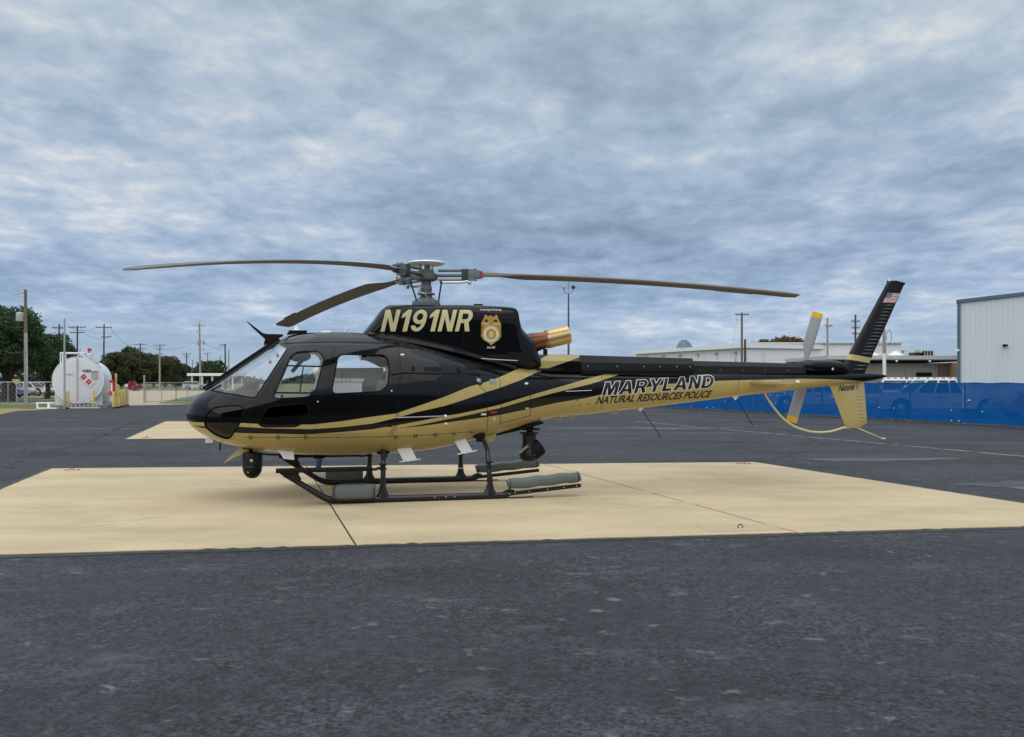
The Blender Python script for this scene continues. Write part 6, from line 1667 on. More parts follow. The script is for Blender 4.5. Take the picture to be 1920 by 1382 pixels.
def tree(name, X, Y, h, w, label, leaf='leaf_dark', n=5000, seed=1, trunk=.22, base=.25, group=None, ls=.22, clumps=26, flat=1.0, cat='tree', trunk_r=None):
    rnd = np.random.default_rng(seed); o = empty(name, (X, Y, 0), 0, label, cat, group)
    tr_ = trunk_r or .03 * h + .05
    zb = h * base
    C = []
    for k in range(clumps):
        a = rnd.uniform(0, 2 * math.pi); t = rnd.uniform(0, 1) ** .8
        rr = w * .5 * math.sqrt(rnd.uniform(0, 1)) * (1 - .55 * max(0, t - .35)) * .82
        C.append((rr * math.cos(a), rr * math.sin(a), zb + (h - zb) * (.10 + .76 * t), rnd.uniform(.13, .24) * min(w, h * 1.3)))
    C.append((0, 0, h * .84, .16 * h))
    C = np.array(C)
    C[:, 3] = np.minimum(C[:, 3], np.maximum((h - C[:, 2]) * 1.15, .05 * h))
    mb = MB(); mb.tube([(0, 0, -.05), (.02 * h, 0, zb * .5), (0, .02 * h, zb), (0, 0, h * .6)], [tr_ * 1.25, tr_, tr_ * .85, tr_ * .35], 10)
    for c in C[:9]: mb.tube([(0, 0, zb * rnd.uniform(.75, 1.3)), (c[0] * .45, c[1] * .45, (zb + c[2]) * .52), (c[0], c[1], c[2])], [tr_ * .45, tr_ * .28, tr_ * .08], 6)
    mb.build('trunk', M['bark'], o)
    ci = rnd.choice(len(C), n, p=(C[:, 3] ** 2) / np.sum(C[:, 3] ** 2))
    d = rnd.normal(size=(n, 3)); d /= np.linalg.norm(d, axis=1)[:, None]
    rad = C[ci, 3] * rnd.uniform(.45, 1.06, n) ** .6 * (1 + .14 * np.sin(7 * d[:, 0] + ci) * np.cos(6 * d[:, 2]))
    pos = C[ci, :3] + d * rad[:, None] * np.array([1, 1, .78 * flat])
    u = rnd.normal(size=(n, 3)); u /= np.linalg.norm(u, axis=1)[:, None]
    v = np.cross(u, rnd.normal(size=(n, 3))); v /= np.linalg.norm(v, axis=1)[:, None]
    s = ls * rnd.uniform(.6, 1.35, n)[:, None]
    V = np.stack([pos - u * s, pos - v * s * .55, pos + u * s, pos + v * s * .55], 1).reshape(-1, 3)
    me = bpy.data.meshes.new('crown'); me.from_pydata(V.tolist(), [], [(4 * i, 4 * i + 1, 4 * i + 2, 4 * i + 3) for i in range(n)])
    link('crown', me, M[leaf], o); return o
tree('oak_tree', at(14, 74), 74, 8.0, 6.6, 'large dark oak at the left edge behind the near pole', n=30000, seed=3, ls=.105, clumps=34, base=.22, trunk_r=.55)
tree('oak_tree', at(88, 84), 84, 6.2, 6.0, 'dark spreading oak between the near pole and the tank', n=26000, seed=5, ls=.105, clumps=30, base=.20)
tree('oak_tree', at(-22, 70), 70, 8.0, 6, 'dark oak cut by the left edge of the picture', n=14000, seed=8, ls=.12)
row = [(212, 205, 8.6, 9), (236, 215, 8.6, 10), (262, 226, 9.3, 11), (287, 236, 9.2, 10.5), (309, 252, 9.0, 11), (327, 275, 8.4, 10), (341, 300, 7.2, 9.5)]
nm = ['first', 'second', 'third', 'fourth', 'fifth', 'sixth', 'last']
for k, (px, Y, h, w) in enumerate(row):
    tree('row_tree', at(px, Y), Y, h, w, f'{nm[k]} tree from the tank in the long dense olive tree row', 'leaf_olive', 11000, 20 + k, ls=.25, clumps=24, base=.08, group='dense tree row right of the tank')
tree('round_tree', at(243, 290), 290, 13.0, 12, 'light green tree top rising above the olive tree row', 'leaf_green', 4500, 41, ls=.42, clumps=16, base=.3)
tree('round_tree', at(393, 245), 245, 7.6, 10.2, 'dark rounded tree behind the canopy near the helicopter nose', 'leaf_dark', 7000, 42, ls=.30, clumps=24, base=.1)
tree('flowering_shrub', at(252, 150), 150, 1.7, 3.4, 'pink flowering shrub at the foot of the tree row', 'flower', 2200, 43, ls=.07, clumps=12, base=.05, cat='shrub', trunk_r=.06)
tree('autumn_tree', at(1432, 150), 150, 8.9, 7.5, 'brownish autumn tree left of two behind the white hangar', 'leaf_autumn', 5000, 44, ls=.25, clumps=22, base=.3)
tree('autumn_tree', at(1480, 152), 152, 9.4, 9.0, 'brownish autumn tree right of two behind the white hangar', 'leaf_autumn', 6000, 45, ls=.25, clumps=22, base=.3)
for k, (px, h, w) in enumerate(((1010, 9, 16), (1035, 12, 14), (1075, 13, 14), (1098, 10, 15), (1120, 9, 12), (1150, 10, 12), (1178, 8, 12))):
    tree('far_tree', at(px, 380), 380, h * .95, w, ['far tree on the skyline directly below the exhaust pipe', 'far tree on the skyline just right of the exhaust bracket', 'far tree on the skyline at the foot of the floodlight pole', 'far tree on the skyline just right of the floodlight pole', 'far tree on the skyline midway between floodlight pole and hangar', 'far tree on the skyline second from the left end of the white hangar', 'far tree on the skyline touching the left end of the white hangar'][k], 'leaf_far', 1400, 60 + k, ls=.7, clumps=10, base=.1, group='far trees beyond the tail boom')
# far woods closing the horizon
rnd = np.random.default_rng(9); V = []; Fc = []
for side_, x0, x1, Y0 in (('l', -420, 40, 620), ('r', 40, 520, 700)):
    n = 26000
    X = rnd.uniform(x0, x1, n); hh = 5.0 + 2.2 * np.sin(X * .045) + 1.6 * np.sin(X * .13 + 1) + rnd.normal(0, .5, n)
    Z = rnd.uniform(0, 1, n) * hh; Y = Y0 + rnd.uniform(-6, 6, n)
    u = rnd.normal(size=(n, 3)); u /= np.linalg.norm(u, axis=1)[:, None]; v = np.cross(u, rnd.normal(size=(n, 3))); v /= np.linalg.norm(v, axis=1)[:, None]
    p = np.stack([X, Y, Z], 1); b0 = len(V)
    q = np.stack([p - u * .9, p - v * .6, p + u * .9, p + v * .6], 1).reshape(-1, 3); V += q.tolist(); Fc += [(b0 + 4 * i, b0 + 4 * i + 1, b0 + 4 * i + 2, b0 + 4 * i + 3) for i in range(n)]
me = bpy.data.meshes.new('far_woods'); me.from_pydata(V, [], Fc); tag(link('far_woods', me, M['leaf_far']), 'distant low belt of woods along the horizon', 'woods', kind='stuff')

# ---- open canopy near the nose
cn = empty('canopy', (at(362, 185), 185, 0), 0, 'low flat white canopy on posts near the helicopter nose', 'canopy')
mb = MB(); mb.box((4.3, 2, 3.0), (10.0, 7, .55)); mb.build('roof', M['white'], cn, smooth=False)
for k in range(5):
    for yy in (-1.1, 5):
        mb = MB(); mb.box((.2 + k * 2.1, yy, 1.35), (.28, .28, 2.75)); mb.build('post', M['offwhite'], cn, smooth=False)

# ---- cars and trucks
M['car_glass'] = mat('car_glass', (.010, .012, .015), .25, var=.1, spec=.4)
M['tyre'] = mat('tyre', (.015, .015, .016), .8)
M['rim'] = mat('wheel_rim', (.45, .45, .46), .35, metal=.8)
M['lamp_red'] = mat('tail_lamp', (.35, .01, .012), .25, coat=.6)
M['head'] = mat('headlamp_lens', (.6, .62, .64), .15, coat=.8)
def vehicle(name, X, Y, rz, col, L, Hh, label, cat, kind='suv', group=None, bar=False):
    """local x forward; kinds: suv, pickup, sedan, van"""
    o = empty(name, (X, Y, 0), rz, label, cat, group); W = .92 if kind != 'sedan' else .86
    pm = mat('vehicle_paint', col, .3, coat=.8, var=.04)
    rw = .40 if kind != 'sedan' else .32; belt = Hh * .60; xf, xr = L * .5 - .95, -L * .5 + 1.05
    def archpts(cx): return [(cx + (rw + .07) * math.cos(a), rw + (rw + .07) * math.sin(a)) for a in np.linspace(math.pi, 0, 9)]
    low = .36
    if kind == 'pickup': topl = [(L/2, low + .1), (L/2, belt - .12), (L/2 - .1, belt - .02), (L * .5 - 1.35, belt + .06), (-L * .5 + 1.95, belt + .05), (-L * .5 + 1.93, belt), (-L/2, belt), (-L/2, low + .1)]
    else: topl = [(L/2, low + .1), (L/2, belt - .2), (L/2 - .15, belt - .06), (L * .5 - 1.2, belt + .02), (-L/2 + .1, belt + .04), (-L/2, belt - .1), (-L/2, low + .1)]
    poly = [(-L/2, low)] + archpts(xr) + archpts(xf) + [(L/2, low)] + topl[:]
    mb = MB(); mb.prism(poly[::-1], -W, W); bd_ = mb.build('body', pm, o, angle=30)
    if kind == 'pickup': g0, g1, g2, g3 = L * .5 - 1.45, L * .5 - 2.15, -L * .5 + 2.35, -L * .5 + 2.05
    elif kind == 'sedan': g0, g1, g2, g3 = L * .5 - 1.25, L * .5 - 1.95, -L * .5 + 1.2, -L * .5 + .45
    else: g0, g1, g2, g3 = L * .5 - 1.2, L * .5 - 1.95, -L * .5 + .45, -L * .5 + .12
    wt = W * .82
    def fr(z, t): return [(g0 + (g1 - g0) * t, -(W - .03) + (W - .03 - wt) * t, z), (g3 + (g2 - g3) * t, -(W - .03) + (W - .03 - wt) * t, z), (g3 + (g2 - g3) * t, (W - .03) - (W - .03 - wt) * t, z), (g0 + (g1 - g0) * t, (W - .03) - (W - .03 - wt) * t, z)]
    mb = MB(); mb.rings([fr(belt, 0), fr(Hh - .07, .95)]); mb.build('glazing', M['car_glass'], o, smooth=False)
    mb = MB(); mb.rings([fr(Hh - .09, .93), fr(Hh - .03, 1.0), [(x * .94, y * .9, Hh) for x, y, z in fr(Hh, 1)]]); rf = mb.build('roof', pm, o, smooth=False)
    for s_ in (-1, 1):
        for t0 in ((0, .0), (.40, .40), (.74, .74), (1, 1)):
            xa = g0 + (g3 - g0) * t0[0]; xb = g1 + (g2 - g1) * t0[1]
            mb = MB(); mb.tube([(xa, s_ * (W - .025), belt - .02), (xb, s_ * (wt + .005), Hh - .06)], .038, 6); mb.build('pillar', pm, o)
        mb = MB(); mb.box((g0 - .15, s_ * (W + .10), belt + .12), (.12, .16, .18), bev=.03); mb.build('mirror', pm, o)
        mb = MB(); mb.box((L/2 - .03, s_ * (W - .2), belt - .22), (.1, .32, .18), bev=.03); mb.build('headlight', M['head'], o)
        mb = MB(); mb.box((-L/2 + .02, s_ * (W - .08), belt - .2), (.08, .16, .3), bev=.02); mb.build('taillight', M['lamp_red'], o)
        mb = MB(); mb.box((.2, s_ * (W + .012), belt - .12), (.2, .03, .04), bev=.008); mb.build('door_handle', M['matte_black'], o)
        mb = MB(); mb.box((0, s_ * (W + .008), low + .28), (L * .42, .02, .05)); mb.build('side_trim', M['offwhite'], o, smooth=False)
        for cx in (xf, xr):
            Wm = Matrix.Translation((cx, s_ * (W - .12), rw)) @ Matrix.Rotation(R(-90 * s_), 4, 'X')
            mb = MB(); mb.lathe([(rw * .55, -.12), (rw * .97, -.12), (rw, -.07), (rw, .07), (rw * .97, .12), (rw * .62, .12)], 20, Wm, caps=False); wh = mb.build('tyre', M['tyre'], o)
            mb = MB(); mb.lathe([(rw * .62, .10), (rw * .58, .06), (rw * .3, .07), (rw * .15, .10), (.01, .10)], 16, Wm, caps=False); mb.build('rim', M['rim'], wh)
    mb = MB(); mb.box((L/2 + .02, 0, low + .14), (.12, 1.7, .2), bev=.03); mb.box((-L/2 - .02, 0, low + .14), (.12, 1.7, .2), bev=.03); mb.build('bumper', M['rim'], o)
    if bar:
        mb = MB(); mb.box((g1 - .5, 0, Hh + .07), (.3, 1.3, .13), bev=.03); lb = mb.build('light_bar', M['white'], o)
        for s_ in (-1, 0, 1): 
            mb = MB(); mb.box((g1 - .5, s_ * .42, Hh + .08), (.31, .22, .06)); mb.build('lamp_lens', M['interior_dark'], lb, smooth=False)
    return o
# fence line runs from (9.4, 55) to (18.2, 28.6): vehicles parked behind it
def behind(t, off): 
    a, b = Vector((9.6, 54.6)), Vector((17.9, 30.0)); d = (b - a).normalized(); p = a.lerp(b, t) + Vector((-d.y, d.x)) * off
    return p, math.atan2(d.y, d.x)
FD = math.atan2(30.0 - 54.6, 17.9 - 9.6)
vehicle('pickup_truck', 19.2, 40.2, math.pi - R(4), (.66, .67, .68), 5.7, 1.71, 'white pickup truck side on behind the blue mesh fence', 'truck', 'pickup')
vehicle('pickup_truck', 16.3, 47.5, math.pi - R(8), (.60, .61, .62), 5.4, 1.62, 'pale pickup truck behind the fence left of the lower tail fin', 'truck', 'pickup')
vehicle('parked_car', 22.6, 37.0, math.pi, (.32, .02, .025), 4.7, 1.58, 'dark red car behind the blue fence at the right edge', 'car', 'sedan')
for k, (px, Y) in enumerate(((1678, 63), (1722, 62), (1752, 61), (1781, 60))):
    vehicle('patrol_car', at(px, Y), Y, R(250), (.68, .69, .70), 4.9, 1.74, ['leftmost', 'second from left', 'third from left', 'rightmost'][k] + ' white patrol car roof showing above the blue fence', 'car', 'suv', 'white patrol cars parked behind the fence', bar=True)
vehicle('parked_car', at(6, 88), 88, R(10), (.04, .10, .30), 4.4, 1.45, 'blue car parked at the left edge beyond the fence', 'car', 'sedan')
vehicle('parked_car', at(22, 96), 96, R(5), (.55, .52, .48), 4.4, 1.45, 'beige car parked beyond the yield sign', 'car', 'sedan')
vehicle('parked_car', at(60, 100), 100, R(-6), (.66, .66, .66), 4.4, 1.5, 'white car parked under the second oak', 'car', 'suv')
vehicle('parked_car', at(80, 102), 102, R(6), (.25, .26, .28), 4.4, 1.5, 'grey car parked nearest the tank beyond the fence', 'car', 'sedan')
vehicle('parked_car', at(366, 176), 176, R(12), (.60, .60, .60), 4.6, 1.6, 'white car parked beside the canopy posts', 'car', 'suv')

# ---- blue mesh fence
def screen_mat():
    m = bpy.data.materials.new('blue_mesh_screen'); m.use_nodes = True; n, l = m.node_tree.nodes, m.node_tree.links
    b = n["Principled BSDF"]; t = n.new("ShaderNodeTexCoord"); nz = n.new("ShaderNodeTexNoise"); nz.inputs["Scale"].default_value = 1.3; nz.inputs["Detail"].default_value = 5; l.new(t.outputs["Object"], nz.inputs["Vector"])
    mx = n.new("ShaderNodeMixRGB"); mx.inputs[1].default_value = (.002, .085, .30, 1); mx.inputs[2].default_value = (.003, .105, .36, 1); l.new(nz.outputs[0], mx.inputs[0]); l.new(mx.outputs[0], b.inputs["Base Color"])
    b.inputs["Roughness"].default_value = .8; b.inputs["Specular IOR Level"].default_value = .05
    tr_ = n.new("ShaderNodeBsdfTransparent"); tr_.inputs[0].default_value = (.8, .85, .95, 1)
    ms = n.new("ShaderNodeMixShader"); rp = n.new("ShaderNodeMapRange"); rp.inputs[3].default_value = .055; rp.inputs[4].default_value = .095; l.new(nz.outputs[0], rp.inputs[0]); l.new(rp.outputs[0], ms.inputs[0])
    l.new(b.outputs[0], ms.inputs[1]); l.new(tr_.outputs[0], ms.inputs[2]); l.new(ms.outputs[0], n["Material Output"].inputs[0])
    return m
M['screen'] = screen_mat()
bf = empty('mesh_fence', (9.0, 56.4, 0), math.atan2(28.0 - 56.4, 18.55 - 9.0), 'bright blue privacy mesh fence along the apron edge', 'fence')
FL = math.hypot(28.0 - 56.4, 18.55 - 9.0); npan = 11; pw = FL / npan
rnd_ = random.Random(4)
for k in range(npan + 1):
    mb = MB(); mb.tube([(k * pw, .06, 0), (k * pw, .06, 1.56)], .035, 8); mb.build('post', M['galv'], bf)
mb = MB(); mb.tube([(0, .06, 1.52), (FL, .06, 1.52)], .025, 8); mb.build('top_rail', M['galv'], bf)
for k in range(npan):
    mb = MB(); cols = 14; rows = 5; g = []
    for i in range(cols + 1):
        g.append([mb.bm.verts.new((k * pw + .002 + (pw - .004) * i / cols, -.012 * math.sin(i * 1.3 + k) * math.sin(math.pi * j / rows) + (.03 * math.sin(math.pi * i / cols) if 0 < j < rows else 0), .05 + (1.50) * j / rows + (.012 * math.sin(i * .9 + k * 2) if j == rows else 0))) for j in range(rows + 1)])
    for i in range(cols):
        for j in range(rows): mb.face([g[i][j], g[i + 1][j], g[i + 1][j + 1], g[i][j + 1]])
    mb.build('screen_panel', M['screen'], bf)
mb = MB()
for k in range(npan * 3):
    x = rnd_.uniform(0, FL); mb.sphere((x, -.03, rnd_.choice((.12, .5, .9, 1.4))), .025, 6, 4)
mb.build('screen_tie', M['white'], bf)
# weeds along the foot of the fence
V = []; Fc = []; rnd = np.random.default_rng(12)
d = Vector((18.55 - 9.0, 28.0 - 56.4)).normalized()
for k in range(5200):
    t = rnd.uniform(0, FL); off = rnd.normal(0, .13) - .12
    if math.sin(t * 1.7) + math.sin(t * .63 + 1) + rnd.normal(0, .5) < .1: continue
    bx0 = Vector((9.0 + d.x * t + d.y * off * 1.0, 56.4 + d.y * t - d.x * off * 1.0, -.015)); hh = rnd.uniform(.03, .15); a = rnd.uniform(0, 6.28); w = .012
    b0 = len(V); V += [(bx0.x - w * math.cos(a), bx0.y - w * math.sin(a), bx0.z), (bx0.x + w * math.cos(a), bx0.y + w * math.sin(a), bx0.z), (bx0.x + rnd.normal(0, .05), bx0.y + rnd.normal(0, .05), bx0.z + hh)]; Fc.append((b0, b0 + 1, b0 + 2))
me = bpy.data.meshes.new('weeds'); me.from_pydata(V, [], Fc); tag(link('weeds', me, leaf_mat('dry_weeds', (.10, .09, .035), (.22, .19, .085), (.34, .30, .17))), 'dry weeds growing along the foot of the blue fence', 'weeds', kind='stuff')

# ---- big metal building at the right
M['metal_wall'] = mat('pale_blue_metal_wall', (.58, .64, .67), .5, var=.05, vscale=.5, dirt=((.53, .59, .63), .8, .58), stretch=(1, 1, .25))
M['blue_trim'] = mat('slate_blue_trim', (.075, .12, .165), .5, var=.1)
BY = 58.0; bx0 = at(1799, BY); bz = zat(565, BY)
mbld = empty('metal_building', (bx0, BY, 0), R(-30), 'tall pale blue metal building with slate trim at the right edge', 'building')
W_ = 24.0; slope = math.tan(R(4.8))
pn = .305; npn = int(W_ / pn)
me0 = None
for k in range(npn):
    x0 = k * pn; zt0 = bz + slope * min(x0, W_ / 2) - slope * max(0, x0 - W_ / 2)
    x1 = x0 + pn; zt1 = bz + slope * min(x1, W_ / 2) - slope * max(0, x1 - W_ / 2)
    if k < 34:
        mb = MB(); mb.prism([(x0 + .004, 0), (x0 + .03, 0), (x0 + .03, zt0)], 0, .02); mb.bm.free(); mb = MB()
        prof = [(x0 + .001, .018), (x0 + .04, .006), (x0 + .07, .006), (x0 + .10, .015), (x1 - .001, .018)]
        mb.rings([[(x, y, 0) for x, y in prof] + [(x1 - .003, .06, 0), (x0 + .003, .06, 0)], [(x, y, zt0 + (zt1 - zt0) * (x - x0) / pn) for x, y in prof] + [(x1 - .003, .06, zt1), (x0 + .003, .06, zt0)]])
        mb.build('wall_panel', M['metal_wall'], mbld, smooth=False)
mb = MB(); mb.prism([(0, 0), (W_, 0), (W_, bz), (W_ / 2, bz + slope * W_ / 2), (0, bz)], .08, 30); mb.build('wall', M['metal_wall'], mbld, smooth=False)
mb = MB(); mb.prism([(-.18, bz - .12), (W_ / 2, bz + slope * W_ / 2 - .1), (W_ / 2, bz + slope * W_ / 2 + .10), (-.18, bz + .10)], -.12, 30.2); mb.prism([(W_ / 2 + .002, bz + slope * W_ / 2 - .1), (W_ + .2, bz - .12), (W_ + .2, bz + .17), (W_ / 2 + .002, bz + slope * W_ / 2 + .22)], -.12, 30.2); mb.build('roof', M['blue_trim'], mbld, smooth=False)
mb = MB(); mb.box((-.03, .0, bz / 2 - .1), (.20, .22, bz - .1)); mb.build('corner_trim', M['blue_trim'], mbld, smooth=False)
xx = 2.55; zz_ = zat(648, 56.8)
mb = MB(); mb.box((xx, -.12, zz_), (.16, .2, .16), bev=.03); mb.box((xx + .15, -.2, zz_), (.15, .15, .12), bev=.03); mb.build('wall_light', M['matte_black'], mbld)
mb = MB(); mb.box((-.1, -.15, zat(657, BY)), (.2, .2, .14), bev=.04); mb.build('security_light', M['white'], mbld)

# ---- low flat roofed building
M['beige_wall'] = mat('drab_beige_wall', (.27, .255, .215), .85, var=.08, vscale=.7)
M['fascia'] = mat('pale_fascia', (.52, .50, .47), .6, var=.06)
M['soffit'] = mat('brown_soffit', (.07, .05, .04), .8)
LY = 78.0; lx0 = at(1560, LY); lx1 = at(1815, LY); lz = zat(671, LY)
lb = empty('low_building', (lx0, LY, 0), 0, 'low drab building with a deep flat roof left of the metal building', 'building'); LW = lx1 - lx0
mb = MB(); mb.box((LW / 2, 5.6, lz / 2 - .2), (LW - .6, 10, lz - .5)); mb.build('wall', M['beige_wall'], lb, smooth=False)
mb = MB(); mb.box((LW / 2, 5.8, lz + .02), (LW + 1.0, 12.0, .34)); mb.build('roof', M['fascia'], lb, smooth=False)
mb = MB(); mb.box((LW / 2, 5.8, lz - .22), (LW + .9, 11.8, .12)); mb.build('soffit', M['soffit'], lb, smooth=False)
for px in (1645, 1704, 1762):
    x = at(px, LY) - lx0; mb = MB(); mb.box((x, .55, lz / 2 - .2), (.16, .1, lz - .5)); mb.build('pilaster', M['beige_wall'], lb, smooth=False)
x = at(1738, LY) - lx0; mb = MB(); mb.box((x, .56, zat(702, LY)), (1.35, .12, .36)); mb.build('louvre', M['matte_black'], lb, smooth=False)
x = at(1773, LY) - lx0; mb = MB(); mb.box((x, .5, lz / 2 - .2), (.9, .25, lz - .5)); mb.build('brown_bay', mat('brown_brick', (.13, .09, .065), .9, var=.2, vscale=3), lb, smooth=False)
x = at(1791, LY) - lx0; mb = MB(); mb.box((x, .2, lz / 2 - .2), (.62, 1.0, lz - .45)); mb.build('brick_pier', mat('tan_brick', (.30, .19, .12), .9, var=.2, vscale=3), lb, smooth=False)
for px in (1679, 1741): mb = MB(); mb.sphere((at(px, LY) - lx0, -.25, lz - .30), .10, 10, 6); mb.build('eave_lamp', M['white'], lb)
def roof_unit(px, w, hh, m, kind):
    x = at(px, LY) - lx0; e_ = bpy.data.objects.new('roof_unit', None); COL.objects.link(e_); e_.parent = lb
    z0 = lz + .19
    if kind == 'box':
        mb = MB(); mb.box((x, 4, z0 + hh / 2), (w, 1.2, hh), bev=.03); mb.build('casing', m, e_)
        for k in range(4): mb = MB(); mb.box((x - w * .3 + k * w * .2, 3.38, z0 + hh * .5), (w * .12, .04, hh * .6)); mb.build('grille', M['matte_black'], e_, smooth=False)
    elif kind == 'frame':
        mb = MB()
        for dx in (-w / 2, w / 2): mb.tube([(x + dx, 4, z0), (x + dx, 4, z0 + hh)], .05, 6)
        mb.tube([(x - w / 2, 4, z0 + hh * .98), (x + w / 2, 4, z0 + hh * .98)], .05, 6); mb.tube([(x, 4, z0 + hh), (x, 4, z0 + hh + .5)], .03, 6); mb.tube([(x - .5, 4, z0 + hh + .2), (x + .4, 4, z0 + hh + .2)], .02, 6); mb.build('frame', M['galv'], e_)
        mb = MB(); mb.box((x, 4.1, z0 + hh * .72), (w * .9, .6, hh * .35)); mb.build('duct', M['fascia'], e_, smooth=False)
    else:
        mb = MB(); mb.lathe([(w / 2, z0), (w / 2, z0 + hh * .4), (w * .3, z0 + hh * .6), (w * .2, z0 + hh * .7), (w * .2, z0 + hh), (.02, z0 + hh)], 14, Matrix.Translation((x, 4, 0))); mb.build('cowl', m, e_)
roof_unit(1652, 1.0, .6, M['transformer'], 'box'); roof_unit(1671, 1.1, .55, M['white'], 'dome'); roof_unit(1684, 1.25, 1.0, M['fascia'], 'frame'); roof_unit(1716, 1.5, .55, M['white'], 'dome'); roof_unit(1757, .9, .4, M['interior_dark'], 'box'); roof_unit(1773, 1.3, .65, M['transformer'], 'box')

# ---- white hangars further back
M['hangar_white'] = mat('weathered_white_metal', (.78, .79, .80), .55, var=.04, vscale=.4, dirt=((.68, .68, .68), .6, .6), stretch=(1, 1, .3))
HYa, HYb = 133.0, 108.0
a0 = Vector((at(1193, HYa), HYa)); b0 = Vector((at(1398, HYb), HYb)); hd = (b0 - a0); HL = hd.length
hg = empty('white_hangar', (a0.x, a0.y, 0), math.atan2(hd.y, hd.x), 'long low white hangar with pipes on its wall beyond the tail boom', 'building')
hh = 6.0
npn = 9
for k in range(npn):
    mb = MB(); mb.box(((k + .5) * HL / npn, .1, hh / 2), (HL / npn - .05, .2, hh)); mb.build('wall_panel', M['hangar_white'], hg, smooth=False)
mb = MB(); mb.prism([(.02, 0), (HL - .02, 0), (HL - .02, hh), (.02, hh)], .25, 25); mb.build('wall', M['hangar_white'], hg, smooth=False)
mb = MB(); mb.prism([(-.6, hh - .35), (-.6, hh + .12), (25.6, hh + .12), (25.6, hh - .35)], -.4, HL + .3, 'x'); mb.build('roof', M['hangar_white'], hg, smooth=False)
mb = MB(); mb.tube([(2, -.15, 4.1), (HL * .62, -.15, 4.1)], .07, 6); mb.tube([(HL * .60, -.15, 4.1), (HL * .60, -.15, 3.0)], .07, 6); mb.tube([(HL * .7, -.15, 3.9), (HL * .98, -.15, 3.9)], .06, 6); mb.tube([(HL * .93, -.15, 2.5), (HL * .93, -.15, 4.6)], .06, 6); mb.build('wall_pipe', M['galv'], hg)
for k in (.12, .3, .46, .62, .78, .93):
    mb = MB(); mb.box((k * HL, -.3, 5.15), (.35, .5, .28), bev=.05); mb.build('flood_lamp', M['transformer'], hg)
h2 = empty('white_block', (at(1403, 112), 112, 0), 0, 'plain white block building behind the tail rotor', 'building')
L2 = at(1690, 112) - at(1403, 112); z2 = zat(644, 112)
npn = 6
for k in range(npn):
    mb = MB(); mb.box(((k + .5) * L2 / npn, .1, z2 / 2), (L2 / npn - .04, .2, z2)); mb.build('wall_panel', M['hangar_white'], h2, smooth=False)
mb = MB(); mb.prism([(.02, 0), (L2 - .02, 0), (L2 - .02, z2 - .05), (.02, z2 - .05)], .25, 18); mb.build('wall', M['hangar_white'], h2, smooth=False)
mb = MB(); mb.box((L2 / 2, 9, z2 + .05), (L2 + .3, 18.6, .14)); mb.build('roof', M['fascia'], h2, smooth=False)
for k, (px, w, z) in enumerate(((1495, 2.0, 3.6), (1540, 3.2, 4.2))):
    o = empty('roof_plant', (at(px, 92), 92, 0), 0, ['round grey plant unit behind the tail rotor blade', 'white framed plant unit right of the tail rotor blade'][k], 'machine')
    mb = MB(); mb.box((0, 0, z * .5 - .2), (w, 1.5, z - .4), bev=.1); mb.build('casing', M['transformer'] if k == 0 else M['fascia'], o)
    for q in range(4): mb = MB(); mb.box((-w * .38 + q * w * .25, -.8, z * .75), (w * .06, .06, z * .4)); mb.build('grille', M['galv'], o, smooth=False)

# ---- far tower with a rounded stepped top
TYd = 1500.0
tw = empty('domed_tower', (at(1283, TYd), TYd, 0), 0, 'far bluish grey office tower with a rounded stepped top', 'tower')
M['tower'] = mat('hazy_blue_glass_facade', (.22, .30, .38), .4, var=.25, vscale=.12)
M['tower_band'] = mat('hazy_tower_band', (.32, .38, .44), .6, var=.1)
tiers = [(14, 0, 52), (14, 52.6, 57), (13, 57.6, 61), (11.2, 61.6, 64.6), (8.6, 65.2, 67.8), (5.2, 68.4, 70.6)]
for rr, za, zb_ in tiers:
    mb = MB(); mb.lathe([(rr, za), (rr, zb_)], 16); mb.build('storey_band', M['tower'], tw, smooth=False)
    mb = MB(); mb.lathe([(rr + .4, zb_ + .02), (rr + .4, zb_ + .58)], 16); mb.build('floor_slab', M['tower_band'], tw, smooth=False)

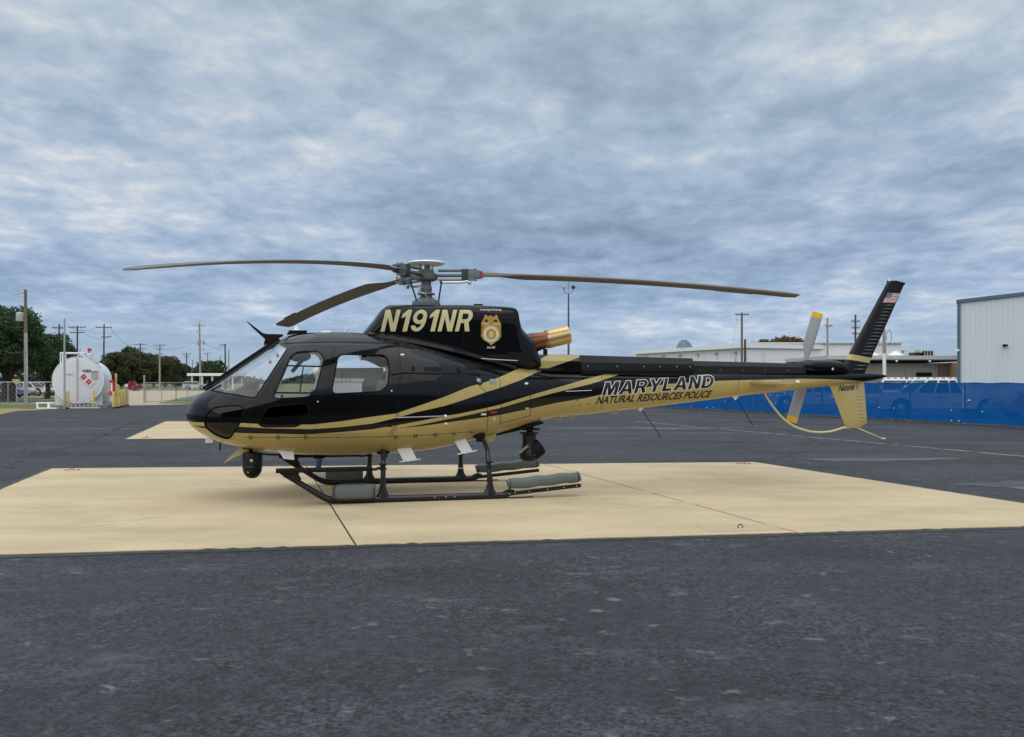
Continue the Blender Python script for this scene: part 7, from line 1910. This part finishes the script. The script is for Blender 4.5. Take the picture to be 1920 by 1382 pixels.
# ---- unseen hangar added behind the camera as something dark for the paint to mirror
M['dark_metal_wall'] = mat('slate_metal_wall', (.10, .11, .12), .6, var=.15, vscale=.5, stretch=(1, 1, .3))
hb = empty('hangar', (-4, -26, 0), R(6), 'added unseen dark hangar with open doors, for the black helicopter side to mirror', 'building')
for k in range(16):
    mb = MB(); zc_, hh_ = (5.4, 1.0) if 3 < k < 12 else (2.95, 5.9); mb.box((-36 + k * 4.5 + 2.25, 0, zc_), (4.4, .3, hh_)); mb.build('wall_panel', M['dark_metal_wall'], hb, smooth=False)
mb = MB(); mb.box((0, -12, 6.15), (73, 26, .4)); mb.build('roof', M['dark_metal_wall'], hb, smooth=False)
mb = MB(); mb.box((0, -24.5, 2.95), (72, .3, 5.9)); mb.box((-36.2, -12, 2.95), (.3, 24, 5.9)); mb.box((36.2, -12, 2.95), (.3, 24, 5.9)); mb.build('wall', M['dark_metal_wall'], hb, smooth=False)
for x in (-15.9, 15.9): mb = MB(); mb.box((x, -.4, 2.45), (4.2, .2, 4.8)); mb.build('sliding_door', M['blue_trim'], hb, smooth=False)

# ---- tie-downs with red paint round them on the pads
def tie_down(px, py, label, mark=True):
    Y = F_ * 1.6 / (py - HZ); X = at(px, Y)
    o = empty('tie_down', (X, Y, 0), .15, label, 'tie down', 'tie-down points on the pads')
    if mark:
        mb = MB()
        for k in range(9):
            a = k * 2 * math.pi / 9; mb.prism([((.10 if q in (0, 1) else .145) * math.cos(a + (.08 if q in (0, 3) else .55)), (.10 if q in (0, 1) else .145) * math.sin(a + (.08 if q in (0, 3) else .55))) for q in range(4)], .001, .004, 'z')
        mb.build('paint_mark', M['red'], o, smooth=False)
    else:
        mb = MB(); mb.prism([(-.42, -.2), (.42, -.2), (.42, .2), (-.42, .2)], .001, .003, 'z'); mb.build('patch', mat('patch_mortar', (.43, .35, .225), .9, var=.2, vscale=12), o, smooth=False)
    mb = MB(); mb.tube([(.026 * math.cos(a), .0, .016 + .026 * math.sin(a)) for a in np.linspace(0, 2 * math.pi, 15)], .006, 6, caps=False); mb.build('ring', M['wood_dark'], o)
    return o
tie_down(135, 881, 'red marked tie-down at the far left corner of the near pad')
tie_down(1394, 869, 'red marked tie-down at the far right corner of the near pad')
tie_down(275, 821, 'red marked tie-down at the near corner of the second pad')
tie_down(1388, 990, 'dark tie-down ring in a mortar patch at the near pad edge', False)
